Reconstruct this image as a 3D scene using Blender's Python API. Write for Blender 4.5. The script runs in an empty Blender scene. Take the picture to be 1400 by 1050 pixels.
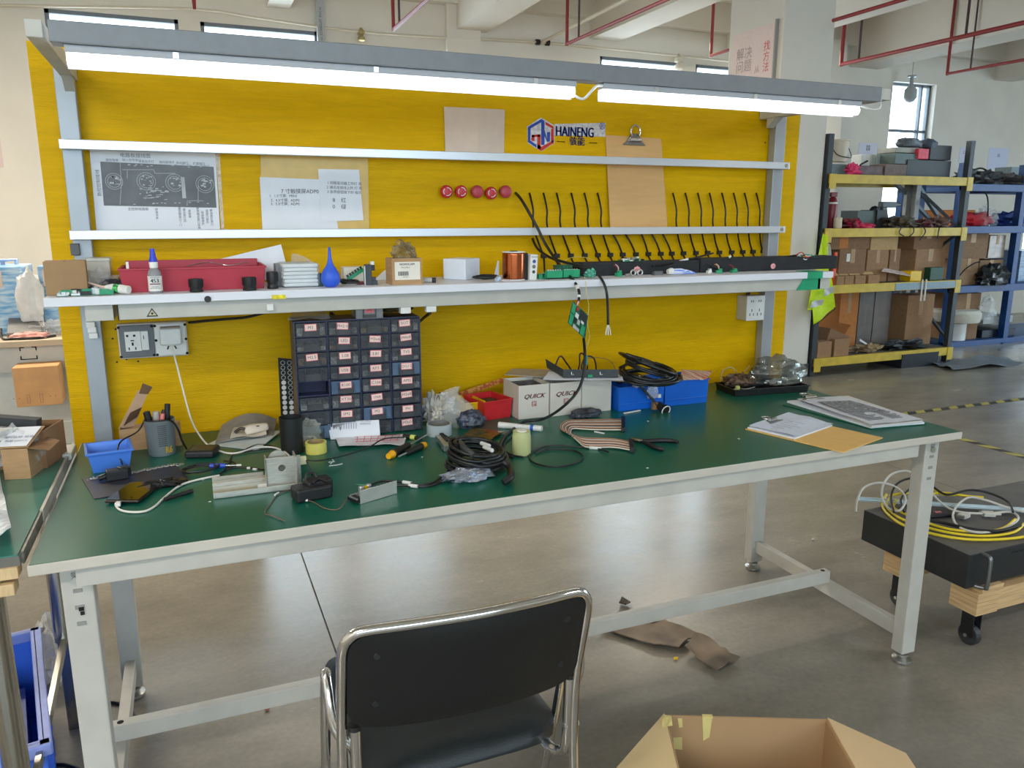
import bpy, math, random
from mathutils import Vector, Matrix, noise
random.seed(11)
S = bpy.context.scene
COL = S.collection
# ---------------------------------------------------------------- camera
CL = Vector((0.31901552692651314, -1.5916427788055045, 1.4168158773400608))
CR = (1.358677662990342, -0.000529281356656377, -0.39012238388744763)
CF = 1071.964614777328
cd = bpy.data.cameras.new('camera'); cam = bpy.data.objects.new('camera', cd); COL.objects.link(cam)
cam.location = CL; cam.rotation_euler = CR
cd.sensor_width = 36; cd.lens = CF/1400*36; cd.clip_end = 100; cd.clip_start = 0.02
S.camera = cam
# ---------------------------------------------------------------- world, light, exposure
S.view_settings.view_transform = 'Standard'; S.view_settings.look = 'None'
S.view_settings.gamma = 1; S.view_settings.use_curve_mapping = False
S.view_settings.exposure = 0.0
w = bpy.data.worlds.new('sky'); S.world = w; w.use_nodes = True
bg = w.node_tree.nodes['Background']; bg.inputs[0].default_value = (0.68, 0.86, 1.0, 1); bg.inputs[1].default_value = 7.0
def area(name, loc, size, rot, power, col, sy=None):
    l = bpy.data.lights.new(name, 'AREA'); l.energy = power; l.color = col; l.size = size
    if sy: l.shape = 'RECTANGLE'; l.size_y = sy
    o = bpy.data.objects.new(name, l); o.location = loc; o.rotation_euler = rot; COL.objects.link(o); return o
# unseen area lights added below the ceiling as fill
for i, (x, y, p, c) in enumerate([(-2.2, -2.2, 90, (1, .93, .84)), (5.5, -2.8, 60, (.96, .98, 1)), (-1.5, 3.4, 100, (1, .9, .76)), (5.7, 5.4, 36, (1, .88, .7)), (2.4, 3.0, 34, (1, .9, .76)), (9.5, 2.0, 50, (.5, .78, 1))]):
    area('ceiling_fill_light', (x, y, 3.05), 2.4, (0, 0, 0), p*1.3, c, 0.25)
# portals only guide the daylight sampling through the window and wall openings
for (c, sz, r) in (((.51, 6.6, 2.3), (2.3, 1.6), (-math.pi/2, 0, 0)), ((2.31, 6.6, 2.3), (1.1, 1.6), (-math.pi/2, 0, 0)), ((5.7, 6.6, 2.3), (2.4, 1.6), (-math.pi/2, 0, 0)), ((9.17, 6.6, 2.1), (.9, 2.1), (-math.pi/2, 0, 0)), ((12.15, 6.6, 1.45), (1.2, 1.2), (-math.pi/2, 0, 0)), ((-.4, -6.3, 2.1), (6.9, 1.8), (math.pi/2, 0, 0)), ((14.8, -1.0, 1.6), (3.3, 5.2), (0, math.pi/2, 0))):
    p_ = area('window_portal', c, sz[0], r, 1, (1, 1, 1), sz[1]); p_.data.cycles.is_portal = True
# ---------------------------------------------------------------- pixel -> world on a real plane
import mathutils
_M = mathutils.Euler(CR, 'XYZ').to_matrix()
def ray(px, py): return _M @ Vector(((px-700)/CF, (525-py)/CF, -1.0))
def at(px, py, a, val):
    d = ray(px, py); return CL + d*((val-CL[a])/d[a])
def Z(px, py, z=0.78): return at(px, py, 2, z)
def Y(px, py, y): return at(px, py, 1, y)
def X(px, py, x): return at(px, py, 0, x)
def proj(P):
    d = _M.transposed() @ (Vector(P)-CL); return (700+CF*d.x/-d.z, 525-CF*d.y/-d.z)
def zat(P, py):
    lo, hi = P[2]-1.0, P[2]+3.0
    for _ in range(40):
        m = (lo+hi)/2
        if proj((P[0], P[1], m))[1] > py: lo = m
        else: hi = m
    return lo
# ---------------------------------------------------------------- materials
def lin(c):
    return tuple(((v/255)/12.92 if v/255 <= .04045 else ((v/255+.055)/1.055)**2.4) for v in c)
MATS = {}
def mat(name, rgb, rough=.5, metal=0, var=.06, scale=30, bump=0, bscale=80, alpha=1, trans=0, emit=0, stretch=None, rgb2=None, coat=0, spec=.5, detail=3, contrast=(0.35, .65)):
    if name in MATS: return MATS[name]
    m = bpy.data.materials.new(name); m.use_nodes = True; nt = m.node_tree; N = nt.nodes; L = nt.links
    b = N['Principled BSDF']
    c = lin(rgb)
    b.inputs['Roughness'].default_value = rough; b.inputs['Metallic'].default_value = metal
    b.inputs['Specular IOR Level'].default_value = spec
    if coat: b.inputs['Coat Weight'].default_value = coat; b.inputs['Coat Roughness'].default_value = .15
    tc = N.new('ShaderNodeTexCoord'); mp = N.new('ShaderNodeMapping'); L.new(tc.outputs['Object'], mp.inputs[0])
    if stretch: mp.inputs['Scale'].default_value = stretch
    if var or rgb2:
        n = N.new('ShaderNodeTexNoise'); n.inputs['Scale'].default_value = scale; n.inputs['Detail'].default_value = detail
        L.new(mp.outputs[0], n.inputs['Vector'])
        r = N.new('ShaderNodeValToRGB'); L.new(n.outputs[0], r.inputs[0])
        c2 = lin(rgb2) if rgb2 else tuple(min(1, v*(1+var)) for v in c); c1 = c if rgb2 else tuple(v*(1-var) for v in c)
        r.color_ramp.elements[0].position = contrast[0]; r.color_ramp.elements[1].position = contrast[1]
        r.color_ramp.elements[0].color = (*c1, 1); r.color_ramp.elements[1].color = (*c2, 1)
        L.new(r.outputs[0], b.inputs['Base Color'])
    else: b.inputs['Base Color'].default_value = (*c, 1)
    if bump:
        n2 = N.new('ShaderNodeTexNoise'); n2.inputs['Scale'].default_value = bscale; n2.inputs['Detail'].default_value = 4
        L.new(mp.outputs[0], n2.inputs['Vector'])
        bn = N.new('ShaderNodeBump'); bn.inputs['Strength'].default_value = bump; bn.inputs['Distance'].default_value = .01
        L.new(n2.outputs[0], bn.inputs['Height']); L.new(bn.outputs[0], b.inputs['Normal'])
    if alpha < 1: b.inputs['Alpha'].default_value = alpha
    if trans: b.inputs['Transmission Weight'].default_value = trans
    if emit: b.inputs['Emission Color'].default_value = (*c, 1); b.inputs['Emission Strength'].default_value = emit
    m.diffuse_color = (*c, 1)
    MATS[name] = m; return m
# ---------------------------------------------------------------- mesh builder
def cat_rom(P, k=6, closed=False):
    P = [Vector(p) for p in P]; n = len(P); out = []
    if n < 3: return P
    rng = n if closed else n-1
    for i in range(rng):
        if closed: a, b, c, d = P[(i-1) % n], P[i], P[(i+1) % n], P[(i+2) % n]
        else: a, b, c, d = P[max(i-1, 0)], P[i], P[i+1], P[min(i+2, n-1)]
        for j in range(k):
            t = j/k; out.append(.5*((2*b)+(c-a)*t+(2*a-5*b+4*c-d)*t*t+(3*b-a-3*c+d)*t**3))
    if not closed: out.append(P[-1])
    return out
class MB:
    def __init__(s): s.v = []; s.f = []
    def add(s, vs, fs, M=None):
        o = len(s.v); s.v += [(M @ Vector(p)) if M else Vector(p) for p in vs]; s.f += [tuple(i+o for i in f) for f in fs]; return s
    def box(s, x0, x1, y0, y1, z0, z1, M=None):
        return s.add([(x0,y0,z0),(x1,y0,z0),(x1,y1,z0),(x0,y1,z0),(x0,y0,z1),(x1,y0,z1),(x1,y1,z1),(x0,y1,z1)],
            [(0,3,2,1),(4,5,6,7),(0,1,5,4),(1,2,6,5),(2,3,7,6),(3,0,4,7)], M)
    def bar(s, a, b, w, h, up=(0, 0, 1)):
        a, b = Vector(a), Vector(b); d = (b-a); L = d.length; d.normalize(); u = Vector(up)
        if abs(d.dot(u)) > .98: u = Vector((0, 1, 0))
        sd = d.cross(u).normalized(); u = sd.cross(d)
        M = Matrix(((d.x, sd.x, u.x, a.x), (d.y, sd.y, u.y, a.y), (d.z, sd.z, u.z, a.z), (0, 0, 0, 1)))
        return s.box(0, L, -w/2, w/2, -h/2, h/2, M)
    def tube(s, P, r, n=7, smooth=0, closed=False, cap=True, rs=None, flat=1):
        P = cat_rom(P, smooth, closed) if smooth else [Vector(p) for p in P]
        m = len(P); o = len(s.v); t0 = (P[1]-P[0]).normalized(); u = t0.orthogonal().normalized(); prev = t0
        for i in range(m):
            if closed: t = (P[(i+1) % m]-P[i-1])
            else: t = P[min(i+1, m-1)]-P[max(i-1, 0)]
            t = t.normalized() if t.length > 1e-9 else prev
            u = (u-t*u.dot(t)); u = u.normalized() if u.length > 1e-6 else t.orthogonal().normalized(); w_ = t.cross(u); prev = t
            R = rs[min(i, len(rs)-1)] if rs else r
            for j in range(n):
                a = 2*math.pi*j/n; s.v.append(P[i]+(u*math.cos(a)+w_*math.sin(a)*flat)*R)
        for i in range(m if closed else m-1):
            for j in range(n):
                a = o+i*n+j; b = o+i*n+(j+1) % n; k = ((i+1) % m)*n+o; s.f.append((a, b, k+(j+1) % n, k+j))
        if cap and not closed: s.f.append(tuple(o+j for j in range(n))[::-1]); s.f.append(tuple(o+(m-1)*n+j for j in range(n)))
        return s
    def lathe(s, prof, n=24, M=None, cap=True):
        vs = []; fs = []
        for r, z in prof:
            for j in range(n): a = 2*math.pi*j/n; vs.append((r*math.cos(a), r*math.sin(a), z))
        m = len(prof)
        for i in range(m-1):
            for j in range(n): fs.append((i*n+j, i*n+(j+1) % n, (i+1)*n+(j+1) % n, (i+1)*n+j))
        if cap: fs.append(tuple(range(n))[::-1]); fs.append(tuple((m-1)*n+j for j in range(n)))
        return s.add(vs, fs, M)
    def cyl(s, a, b, r, n=16, r2=None):
        return s.tube([a, b], r, n, rs=[r, r2 if r2 is not None else r])
    def prism(s, poly, z0, z1, M=None):
        n = len(poly); vs = [(x, y, z0) for x, y in poly]+[(x, y, z1) for x, y in poly]
        return s.add(vs, [tuple(range(n))[::-1], tuple(range(n, 2*n))]+[(i, (i+1) % n, n+(i+1) % n, n+i) for i in range(n)], M)
    def tray(s, w, d, h, t=.003, fl=0, M=None, lip=0):
        # open bin: bottom at z 0 (w x d), walls flaring outward by fl
        W, D = w+2*fl, d+2*fl; x0, x1, y0, y1 = -fl, w+fl, -fl, d+fl
        o = [(0,0,0),(w,0,0),(w,d,0),(0,d,0),(x0,y0,h),(x1,y0,h),(x1,y1,h),(x0,y1,h)]
        i = [(t,t,t),(w-t,t,t),(w-t,d-t,t),(t,d-t,t),(x0+t,y0+t,h),(x1-t,y0+t,h),(x1-t,y1-t,h),(x0+t,y1-t,h)]
        f = [(0,3,2,1),(0,1,5,4),(1,2,6,5),(2,3,7,6),(3,0,4,7),(8,9,10,11),(9,8,12,13),(10,9,13,14),(11,10,14,15),(8,11,15,12),(4,5,13,12),(5,6,14,13),(6,7,15,14),(7,4,12,15)]
        s.add(o+i, f, M)
        if lip:
            for a, b in (((x0-lip,x1+lip,y0-lip,y0+t),0), ((x0-lip,x1+lip,y1-t,y1+lip),0), ((x0-lip,x0+t,y0,y1),0), ((x1-t,x1+lip,y0,y1),0)):
                s.box(a[0], a[1], a[2], a[3], h-lip*1.2, h+.0006, M)
        return s
    def sheet(s, a, b, c, d, t=.001, n=8, amp=0, seed=0, fn=None):
        # a,b = near edge; d,c = far edge
        a, b, c, d = map(Vector, (a, b, c, d)); nm = (b-a).cross(d-a).normalized(); o = len(s.v)
        for k in (0, 1):
            for i in range(n+1):
                for j in range(n+1):
                    u, v_ = j/n, i/n; p = a.lerp(b, u).lerp(d.lerp(c, u), v_)
                    h = 0
                    if amp: h += (noise.noise(Vector((u*3+seed, v_*3, seed*1.7)))+.5)*amp
                    if fn: h += fn(u, v_)
                    s.v.append(p+nm*(h+(t if k else 0)))
        q = (n+1)**2
        for i in range(n):
            for j in range(n):
                e = o+i*(n+1)+j; s.f.append((e, e+n+1, e+n+2, e+1)); e += q; s.f.append((e, e+1, e+n+2, e+n+1))
        rim = [j for j in range(n+1)]+[(i)*(n+1)+n for i in range(1, n+1)]+[n*(n+1)+j for j in range(n-1, -1, -1)]+[i*(n+1) for i in range(n-1, 0, -1)]
        for i in range(len(rim)): a_, b_ = rim[i], rim[(i+1) % len(rim)]; s.f.append((o+a_, o+b_, o+q+b_, o+q+a_))
        return s
    def blob(s, c, r, amp=.25, freq=2.5, seed=0, nu=20, nv=12, M=None, flatb=True):
        vs = []; fs = []
        for i in range(nv+1):
            th = math.pi*i/nv
            for j in range(nu):
                ph = 2*math.pi*j/nu; d = Vector((math.sin(th)*math.cos(ph), math.sin(th)*math.sin(ph), -math.cos(th)))
                k = 1+amp*noise.noise(d*freq+Vector((seed*3.1, seed, 0)))*1.9+amp*.55*(.35-abs(noise.noise(d*freq*1.9+Vector((seed, 7, 0))))*2)
                p = Vector((d.x*r[0]*k, d.y*r[1]*k, d.z*r[2]*k))
                if flatb: p.z = max(p.z, -r[2]*.62)
                vs.append(p+Vector(c))
        for i in range(nv):
            for j in range(nu): fs.append((i*nu+j, i*nu+(j+1) % nu, (i+1)*nu+(j+1) % nu, (i+1)*nu+j))
        return s.add(vs, fs, M)
    def build(s, name, m, parent=None, world=False, bevel=0, smooth=None, seg=2):
        vs = s.v; loc = None
        if parent is not None and world:
            I = PM[parent].inverted(); vs = [I @ p for p in vs]
        if parent is None:
            lo = [min(p[i] for p in vs) for i in range(3)]; hi = [max(p[i] for p in vs) for i in range(3)]
            loc = Vector(((lo[0]+hi[0])/2, (lo[1]+hi[1])/2, lo[2])); vs = [p-loc for p in vs]
        me = bpy.data.meshes.new(name); me.from_pydata([tuple(p) for p in vs], [], s.f); me.validate(); me.update()
        me.materials.append(m)
        o = bpy.data.objects.new(name, me); COL.objects.link(o)
        if parent is not None:
            o.parent = parent; PM[o] = PM[parent].copy()
        else:
            o.location = loc; PM[o] = Matrix.Translation(loc)
        if smooth is not None:
            for p in me.polygons: p.use_smooth = True
            try: me.set_sharp_from_angle(angle=math.radians(smooth))
            except Exception: pass
        if bevel:
            b = o.modifiers.new('bevel', 'BEVEL'); b.width = bevel; b.segments = seg; b.limit_method = 'ANGLE'; b.angle_limit = math.radians(40)
        return o
PM = {}
LBL = {}
def tag(o, label, cat, group=None, kind=None):
    o['label'] = label; o['category'] = cat
    if group: o['group'] = group
    if kind: o['kind'] = kind
    LBL.setdefault(label, []).append(o.name)
    return o
def thing(name, label, cat, loc=(0, 0, 0), rz=0, group=None):
    o = bpy.data.objects.new(name, None); COL.objects.link(o); o.empty_display_size = .05
    o.location = loc; o.rotation_euler = (0, 0, rz); PM[o] = Matrix.Translation(Vector(loc)) @ Matrix.Rotation(rz, 4, 'Z')
    return tag(o, label, cat, group)
def struct(o): o['kind'] = 'structure'; return o
def copy_tree(root, loc, rz, label):
    r = root.copy(); COL.objects.link(r); r.location = loc; r.rotation_euler = (0, 0, rz)
    r['label'] = label; LBL.setdefault(label, []).append(r.name)
    for ch in [c for c in bpy.data.objects if c.parent == root]:
        c = ch.copy(); COL.objects.link(c); c.parent = r
        for g in [g for g in bpy.data.objects if g.parent == ch]:
            d = g.copy(); COL.objects.link(d); d.parent = c
    return r
def base(pl, pr, z=.78):
    A = Z(*pl, z); B = Z(*pr, z); d = B-A; return A, math.atan2(d.y, d.x), d.length
def T(txt, size, M, mb=None, align='CENTER', shear=0, thick=0, sx=1):
    cu = bpy.data.curves.new('t', 'FONT'); cu.body = txt; cu.size = size; cu.align_x = align; cu.align_y = 'CENTER'; cu.shear = shear; cu.resolution_u = 2; cu.space_line = 1.0
    o = bpy.data.objects.new('t', cu); COL.objects.link(o)
    me = bpy.data.meshes.new_from_object(o)
    mb = mb or MB()
    for k in ((-1, 0, 1) if thick else (0,)): mb.add([Vector((v.co.x*sx+k*thick*1.3, v.co.y, v.co.z)) for v in me.vertices], [tuple(p.vertices) for p in me.polygons], M)
    bpy.data.objects.remove(o); bpy.data.curves.remove(cu); bpy.data.meshes.remove(me)
    return mb
def plane_M(O, xdir, ydir):
    x = Vector(xdir).normalized(); z = x.cross(Vector(ydir)).normalized(); y = z.cross(x)
    return Matrix(((x.x, y.x, z.x, O[0]), (x.y, y.y, z.y, O[1]), (x.z, y.z, z.z, O[2]), (0, 0, 0, 1)))
def wall_M(x, y, z, roll=0): return Matrix.Translation((x, y, z)) @ Matrix.Rotation(math.pi/2, 4, 'X') @ Matrix.Rotation(roll, 4, 'Z')   # text faces -y
TZ = lambda z: Matrix.Translation((0, 0, z))
def TR(x=0, y=0, z=0, rz=0, rx=0, ry=0):
    return Matrix.Translation((x, y, z)) @ Matrix.Rotation(rz, 4, 'Z') @ Matrix.Rotation(ry, 4, 'Y') @ Matrix.Rotation(rx, 4, 'X')
def pxpts(L, z=.783):
    out = []
    for p in L:
        if len(p) == 2: out.append(Z(p[0], p[1], z))
        elif len(p) == 3: out.append(Z(p[0], p[1], p[2]))
        else: out.append(Y(p[0], p[1], p[3]))
    return out
def coil(c, R, r, turns, wob=.01, rise=.002, tilt=(0, 0), seed=0, ax=1.0, rz=0, k=18):
    P = []; rn = random.Random(seed)
    M = Matrix.Translation(c) @ Matrix.Rotation(rz, 4, 'Z') @ Matrix.Rotation(tilt[0], 4, 'X') @ Matrix.Rotation(tilt[1], 4, 'Y')
    ph = 0; off = 0; zo = 0
    for i in range(int(turns*k)+1):
        a = 2*math.pi*i/k
        if i % 6 == 0: off = rn.uniform(-wob, wob); zo = rn.uniform(0, wob)
        P.append(M @ Vector(((R+off)*math.cos(a)*ax, (R+off)*math.sin(a), rise*i/k+zo*.6)))
    return P
# ---------------------------------------------------------------- shared materials
m_frame = mat('powder_coated_frame_grey', (188, 186, 178), .45, var=.05, scale=14)
m_post = mat('satin_aluminium_grey', (160, 166, 172), .38, metal=.25, var=.04, scale=10)
m_rail = mat('brushed_aluminium_rail', (214, 219, 226), .32, metal=.45, var=.04, stretch=(1, 60, 60), scale=20)
m_black = mat('black_plastic', (24, 25, 27), .45, var=.1)
m_cable = mat('black_cable_rubber', (22, 23, 25), .42, var=.1)
m_white = mat('white_plastic', (226, 226, 222), .4, var=.03)
m_paper = mat('white_paper', (228, 232, 240), .75, var=.03, scale=6)
m_ink = mat('black_ink', (52, 52, 60), .7, var=0)
m_card = mat('kraft_cardboard', (176, 140, 100), .8, var=.08, scale=18, stretch=(1, 1, 6))
m_card_d = mat('brown_cardboard', (150, 112, 78), .8, var=.1, scale=18)
m_card_o = mat('orange_brown_cardboard', (212, 160, 108), .8, var=.08, scale=12)
m_chrome = mat('polished_chrome', (215, 215, 215), .12, metal=1, var=.03)
m_steel = mat('stainless_steel', (176, 172, 162), .25, metal=1, var=.1, stretch=(30, 30, 1), scale=8)
m_zinc = mat('zinc_plated_steel', (200, 200, 196), .3, metal=.9, var=.08)
m_pcb = mat('green_circuit_board', (22, 120, 88), .35, var=.35, scale=120, contrast=(.45, .55))
m_pcbd = mat('dark_green_circuit_board', (30, 92, 68), .35, var=.4, scale=150, contrast=(.45, .55))
m_term = mat('green_terminal_block', (30, 150, 104), .4, var=.1)
m_solder = mat('silver_solder', (190, 192, 190), .3, metal=.8, var=.1)
m_red = mat('red_plastic', (196, 36, 44), .4, var=.05)
m_film = mat('clear_crinkled_film', (226, 228, 228), .1, var=0, alpha=.26, bump=.7, bscale=30, spec=1)
m_filmd = mat('silver_antistatic_film', (110, 118, 122), .14, metal=.55, var=.5, scale=28, alpha=.82, bump=1.0, bscale=50, spec=.9)
m_hole = mat('dark_hole', (14, 14, 15), .8, var=0)
m_yellow = mat('yellow_plastic', (232, 190, 20), .4, var=.05)
mat('packing_tape', (176, 138, 94), .5, var=.05)
H = .78
# ================================================================ SETTING
W = 6.3
XL, XR, YB = -4.2, 14.5, -6.0
def floor_mat():
    m = bpy.data.materials.new('sealed_grey_concrete'); m.use_nodes = True; N = m.node_tree.nodes; L = m.node_tree.links; b = N['Principled BSDF']
    tc = N.new('ShaderNodeTexCoord')
    n1 = N.new('ShaderNodeTexNoise'); n1.inputs['Scale'].default_value = 1.6; n1.inputs['Detail'].default_value = 8; n1.inputs['Roughness'].default_value = .62
    mp = N.new('ShaderNodeMapping'); mp.inputs['Scale'].default_value = (1, 2.2, 1); mp.inputs['Rotation'].default_value = (0, 0, .5)
    L.new(tc.outputs['Object'], mp.inputs[0]); L.new(mp.outputs[0], n1.inputs['Vector'])
    r = N.new('ShaderNodeValToRGB'); L.new(n1.outputs[0], r.inputs[0])
    r.color_ramp.elements[0].position = .32; r.color_ramp.elements[1].position = .72
    r.color_ramp.elements[0].color = (*lin((130, 125, 114)), 1); r.color_ramp.elements[1].color = (*lin((158, 152, 139)), 1)
    n3 = N.new('ShaderNodeTexNoise'); n3.inputs['Scale'].default_value = 60; n3.inputs['Detail'].default_value = 2
    L.new(tc.outputs['Object'], n3.inputs['Vector'])
    mx = N.new('ShaderNodeMix'); mx.data_type = 'RGBA'; mx.blend_type = 'MULTIPLY'; mx.inputs[0].default_value = .25
    L.new(r.outputs[0], mx.inputs[6]); L.new(n3.outputs[0], mx.inputs[7]); L.new(mx.outputs[2], b.inputs['Base Color'])
    r2 = N.new('ShaderNodeMapRange'); r2.inputs[3].default_value = .14; r2.inputs[4].default_value = .34; L.new(n1.outputs[0], r2.inputs[0]); L.new(r2.outputs[0], b.inputs['Roughness'])
    bn = N.new('ShaderNodeBump'); bn.inputs['Strength'].default_value = .12; bn.inputs['Distance'].default_value = .003
    n2 = N.new('ShaderNodeTexNoise'); n2.inputs['Scale'].default_value = 26; n2.inputs['Detail'].default_value = 5; L.new(tc.outputs['Object'], n2.inputs['Vector'])
    L.new(n2.outputs[0], bn.inputs['Height']); L.new(bn.outputs[0], b.inputs['Normal'])
    b.inputs['Specular IOR Level'].default_value = .42
    return m
# the slab is cast in bays; a sawn joint runs away from the bench at x = .675
fl = bpy.data.objects.new('floor', None)
mb = MB()
xs = [XL-2, -2.6, .675, 4.0, 7.4, 10.8, XR]; j = .003
for a, b_ in zip(xs[:-1], xs[1:]): mb.box(a+j, b_-j, YB-4, W+.3, -.12, 0)
mb.box(XL-2, XR, YB-4, W+.3, -.13, -.012)
struct(mb.build('floor', floor_mat()))
m_wall = mat('cream_wall_paint', (226, 220, 208), .8, var=.03, scale=3)
m_ceil = mat('ceiling_paint', (222, 214, 202), .85, var=.03, scale=2)
# back wall with window openings
WT = 3.08
wins = [(-.60, .42), (.60, 1.62), (1.80, 2.82), (4.58, 5.60), (5.80, 6.82), (8.79, 9.55)]
sills = [1.55, 1.55, 1.55, 1.55, 1.55, 1.1]
mb = MB(); x = XL
for (a, b_), zs in zip(wins, sills):
    mb.box(x, a, W, W+.24, 0, 3.9); mb.box(a, b_, W, W+.24, 0, zs); mb.box(a, b_, W, W+.24, 3.0 if a == 1.8 else WT, 3.9); x = b_
mb.box(x, 11.6, W, W+.24, 0, 3.9); mb.box(11.6, 12.7, W, W+.24, 0, .9); mb.box(11.6, 12.7, W, W+.24, 2.0, 3.9); mb.box(12.7, XR, W, W+.24, 0, 3.9)
struct(mb.build('wall_back', m_wall))
wins.append((11.6, 12.7)); sills.append(.9)
mg = mat('window_glass', (235, 245, 250), .05, var=0, alpha=.12, spec=.6)
mfw = mat('window_frame_grey', (112, 120, 128), .5, var=.05)
for i, ((a, b_), zs) in enumerate(zip(wins, sills)):
    zt = 2.0 if i == 6 else (3.0 if i == 2 else WT)
    mb = MB(); f = .032; y0, y1 = (W+.015, W+.06) if i < 5 else (W+.08, W+.13)
    mb.box(a, a+f, y0, y1, zs, zt).box(b_-f, b_, y0, y1, zs, zt).box(a, b_, y0, y1, zt-f, zt).box(a, b_, y0, y1, zs, zs+f)
    xm = b_-.16 if i == 5 else (a+b_)/2
    mb.box(xm-.012, xm+.012, y0, y1, zs, zt if i > 4 else zs+.55); zr = 2.48 if i == 5 else zs+.55
    if i < 6: mb.box(a, b_, y0+.01, y1-.01, zr, zr+.035)
    o = struct(mb.build('window_%d' % (i+1), mfw)); o.name = 'window_%d' % (i+1)
    zr = zr if i < 6 else zs+.02
    for (p, q) in ((a+f, xm-.012), (xm+.012, b_-f)):
        for (r_, t_) in ((zs+f, zr), (zr+.035, zt-f)):
            if t_-r_ > .05: MB().box(p, q, y0+.02, y0+.026, r_, t_).build('pane', mg, o, world=True)
struct(MB().box(XL-.24, XL, YB, W+.24, 0, 3.9).build('wall_left', m_wall))
struct(MB().box(XR, XR+.24, YB, -3.5, 0, 3.9).box(XR, XR+.24, 1.5, W+.24, 0, 3.9).box(XR, XR+.24, -3.5, 1.5, 3.1, 3.9).build('wall_right', m_wall))  # unseen opening added here to let in cool fill from the right
struct(MB().box(XL, XR, YB-.24, YB, 0, 1.25).box(XL, XR, YB-.24, YB, 2.95, 3.9).box(XL, -3.8, YB-.24, YB, 1.25, 2.95).box(3, XR, YB-.24, YB, 1.25, 2.95).build('wall_front', m_wall))  # unseen window band added behind the camera, set left for the light
struct(MB().box(XL-.24, XR+.24, YB, W+.24, 3.71, 3.9).build('ceiling', m_ceil))
# concrete beams under the deck running away from the camera, one spandrel along the wall
k = 1
for (a, b_, z) in ((-3.2, -2.9, 3.22), (-1.3, -1.05, 3.24), (1.17, 1.37, 3.25), (2.95, 3.28, 3.2), (4.45, 4.80, 3.24), (6.2, 6.5, 3.25), (8.05, 8.5, 3.2), (10.6, 10.95, 3.2), (12.6, 12.95, 3.2)):
    o = struct(MB().box(a, b_, YB, W, z, 3.715).build('trim_%d' % k, m_ceil)); k += 1
struct(MB().box(XL, XR, W-.12, W+.02, 3.42, 3.715).build('trim_%d' % k, m_ceil)); k += 1
struct(MB().box(XL, XR, -1.2, -.85, 3.25, 3.715).build('trim_%d' % k, m_ceil)); k += 1
struct(MB().box(2.85, 3.2, W-.07, W+.01, 0, 3.43).build('trim_%d' % k, m_wall)); k += 1
struct(MB().box(7.3, 7.75, W-.25, W+.01, 0, 3.43).build('trim_%d' % k, m_wall)); k += 1
# column with dark kick band
_q = Z(1104, 515, 0); cy = _q.y; xr = _q.x-.03; xl = Y(1073, 20, cy).x; yb = X(999, 20, xl).y
col = struct(MB().box(xl, xr+.02, cy, yb, 0, 3.72).build('trim_%d' % k, mat('column_paint', (218, 214, 206), .75, var=.02, scale=3), bevel=.012)); k += 1
MB().box(xl-.006, xr+.026, cy-.006, yb+.006, 0, .12).build('kick_band', mat('dark_grey_band', (70, 76, 84), .6, var=.1), col, world=True)
# poster on the column's left face
pA = X(1003, 42, xl-.012); pB = X(1062, 30, xl-.012); pC = X(1061, 120, xl-.012)
po = MB().box(xl-.012, xl-.002, pB.y, pA.y, pC.z, pB.z).build('wall_poster', mat('poster_pink_white', (226, 206, 202), .5, var=.03))
tag(po, 'pale pink motivational poster on the column with grey and red characters', 'poster')
yc = (pA.y+pB.y)/2; hh = pA.y-pB.y
Mp = lambda u, z: Matrix.Translation((xl-.0135, pA.y-hh*u, z)) @ Matrix.Rotation(-math.pi/2, 4, 'Z') @ Matrix.Rotation(math.pi/2, 4, 'X')
zt = pB.z
mb = T('解决\n问题', hh*.19, Mp(.30, zt-hh*.42)); T('从', hh*.12, Mp(.62, zt-hh*.60), mb)
mb.build('poster_lettering', mat('poster_grey_ink', (168, 156, 150), .6, var=0), po, world=True)
mb = T('找\n方\n法', hh*.15, Mp(.82, zt-hh*.45)); mb.build('poster_red_lettering', mat('poster_red_ink', (216, 92, 100), .6, var=0), po, world=True)
MB().box(xl-.03, xl-.001, pB.y-.018, pB.y-.002, pC.z, pB.z+.02).build('poster_edge_frame', mat('poster_frame', (150, 150, 146), .4, var=0), po, world=True)
# papers on the back wall
def wallpaper(x0, y0, x1, y1, label, txt, c=(214, 216, 232)):
    A = Y(x0, y0, W-.004); B = Y(x1, y1, W-.004)
    o = MB().box(A.x, B.x, W-.004, W-.001, B.z, A.z).build('wall_notice', mat('notice_%d' % c[0], c, .7, var=.02))
    tag(o, label, 'notice')
    if txt: T(txt, (A.z-B.z)*.2, wall_M((A.x+B.x)/2, W-.0055, A.z-(A.z-B.z)*.35)).build('notice_text', m_ink, o, world=True)
wallpaper(1175, 195, 1198, 216, 'framed notice on the back wall left of the tall bright window', '库存\n管理')
wallpaper(1313, 201, 1324, 222, 'small paper notice on the back wall beside the black rack post', '工具')
wallpaper(1353, 202, 1376, 232, 'white paper notice on the back wall above the blue rack', '5S', (210, 214, 236))
wallpaper(-12, 176, 5, 229, 'pale pink notice on the cream wall at the left picture edge', '', (222, 198, 196))
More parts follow.
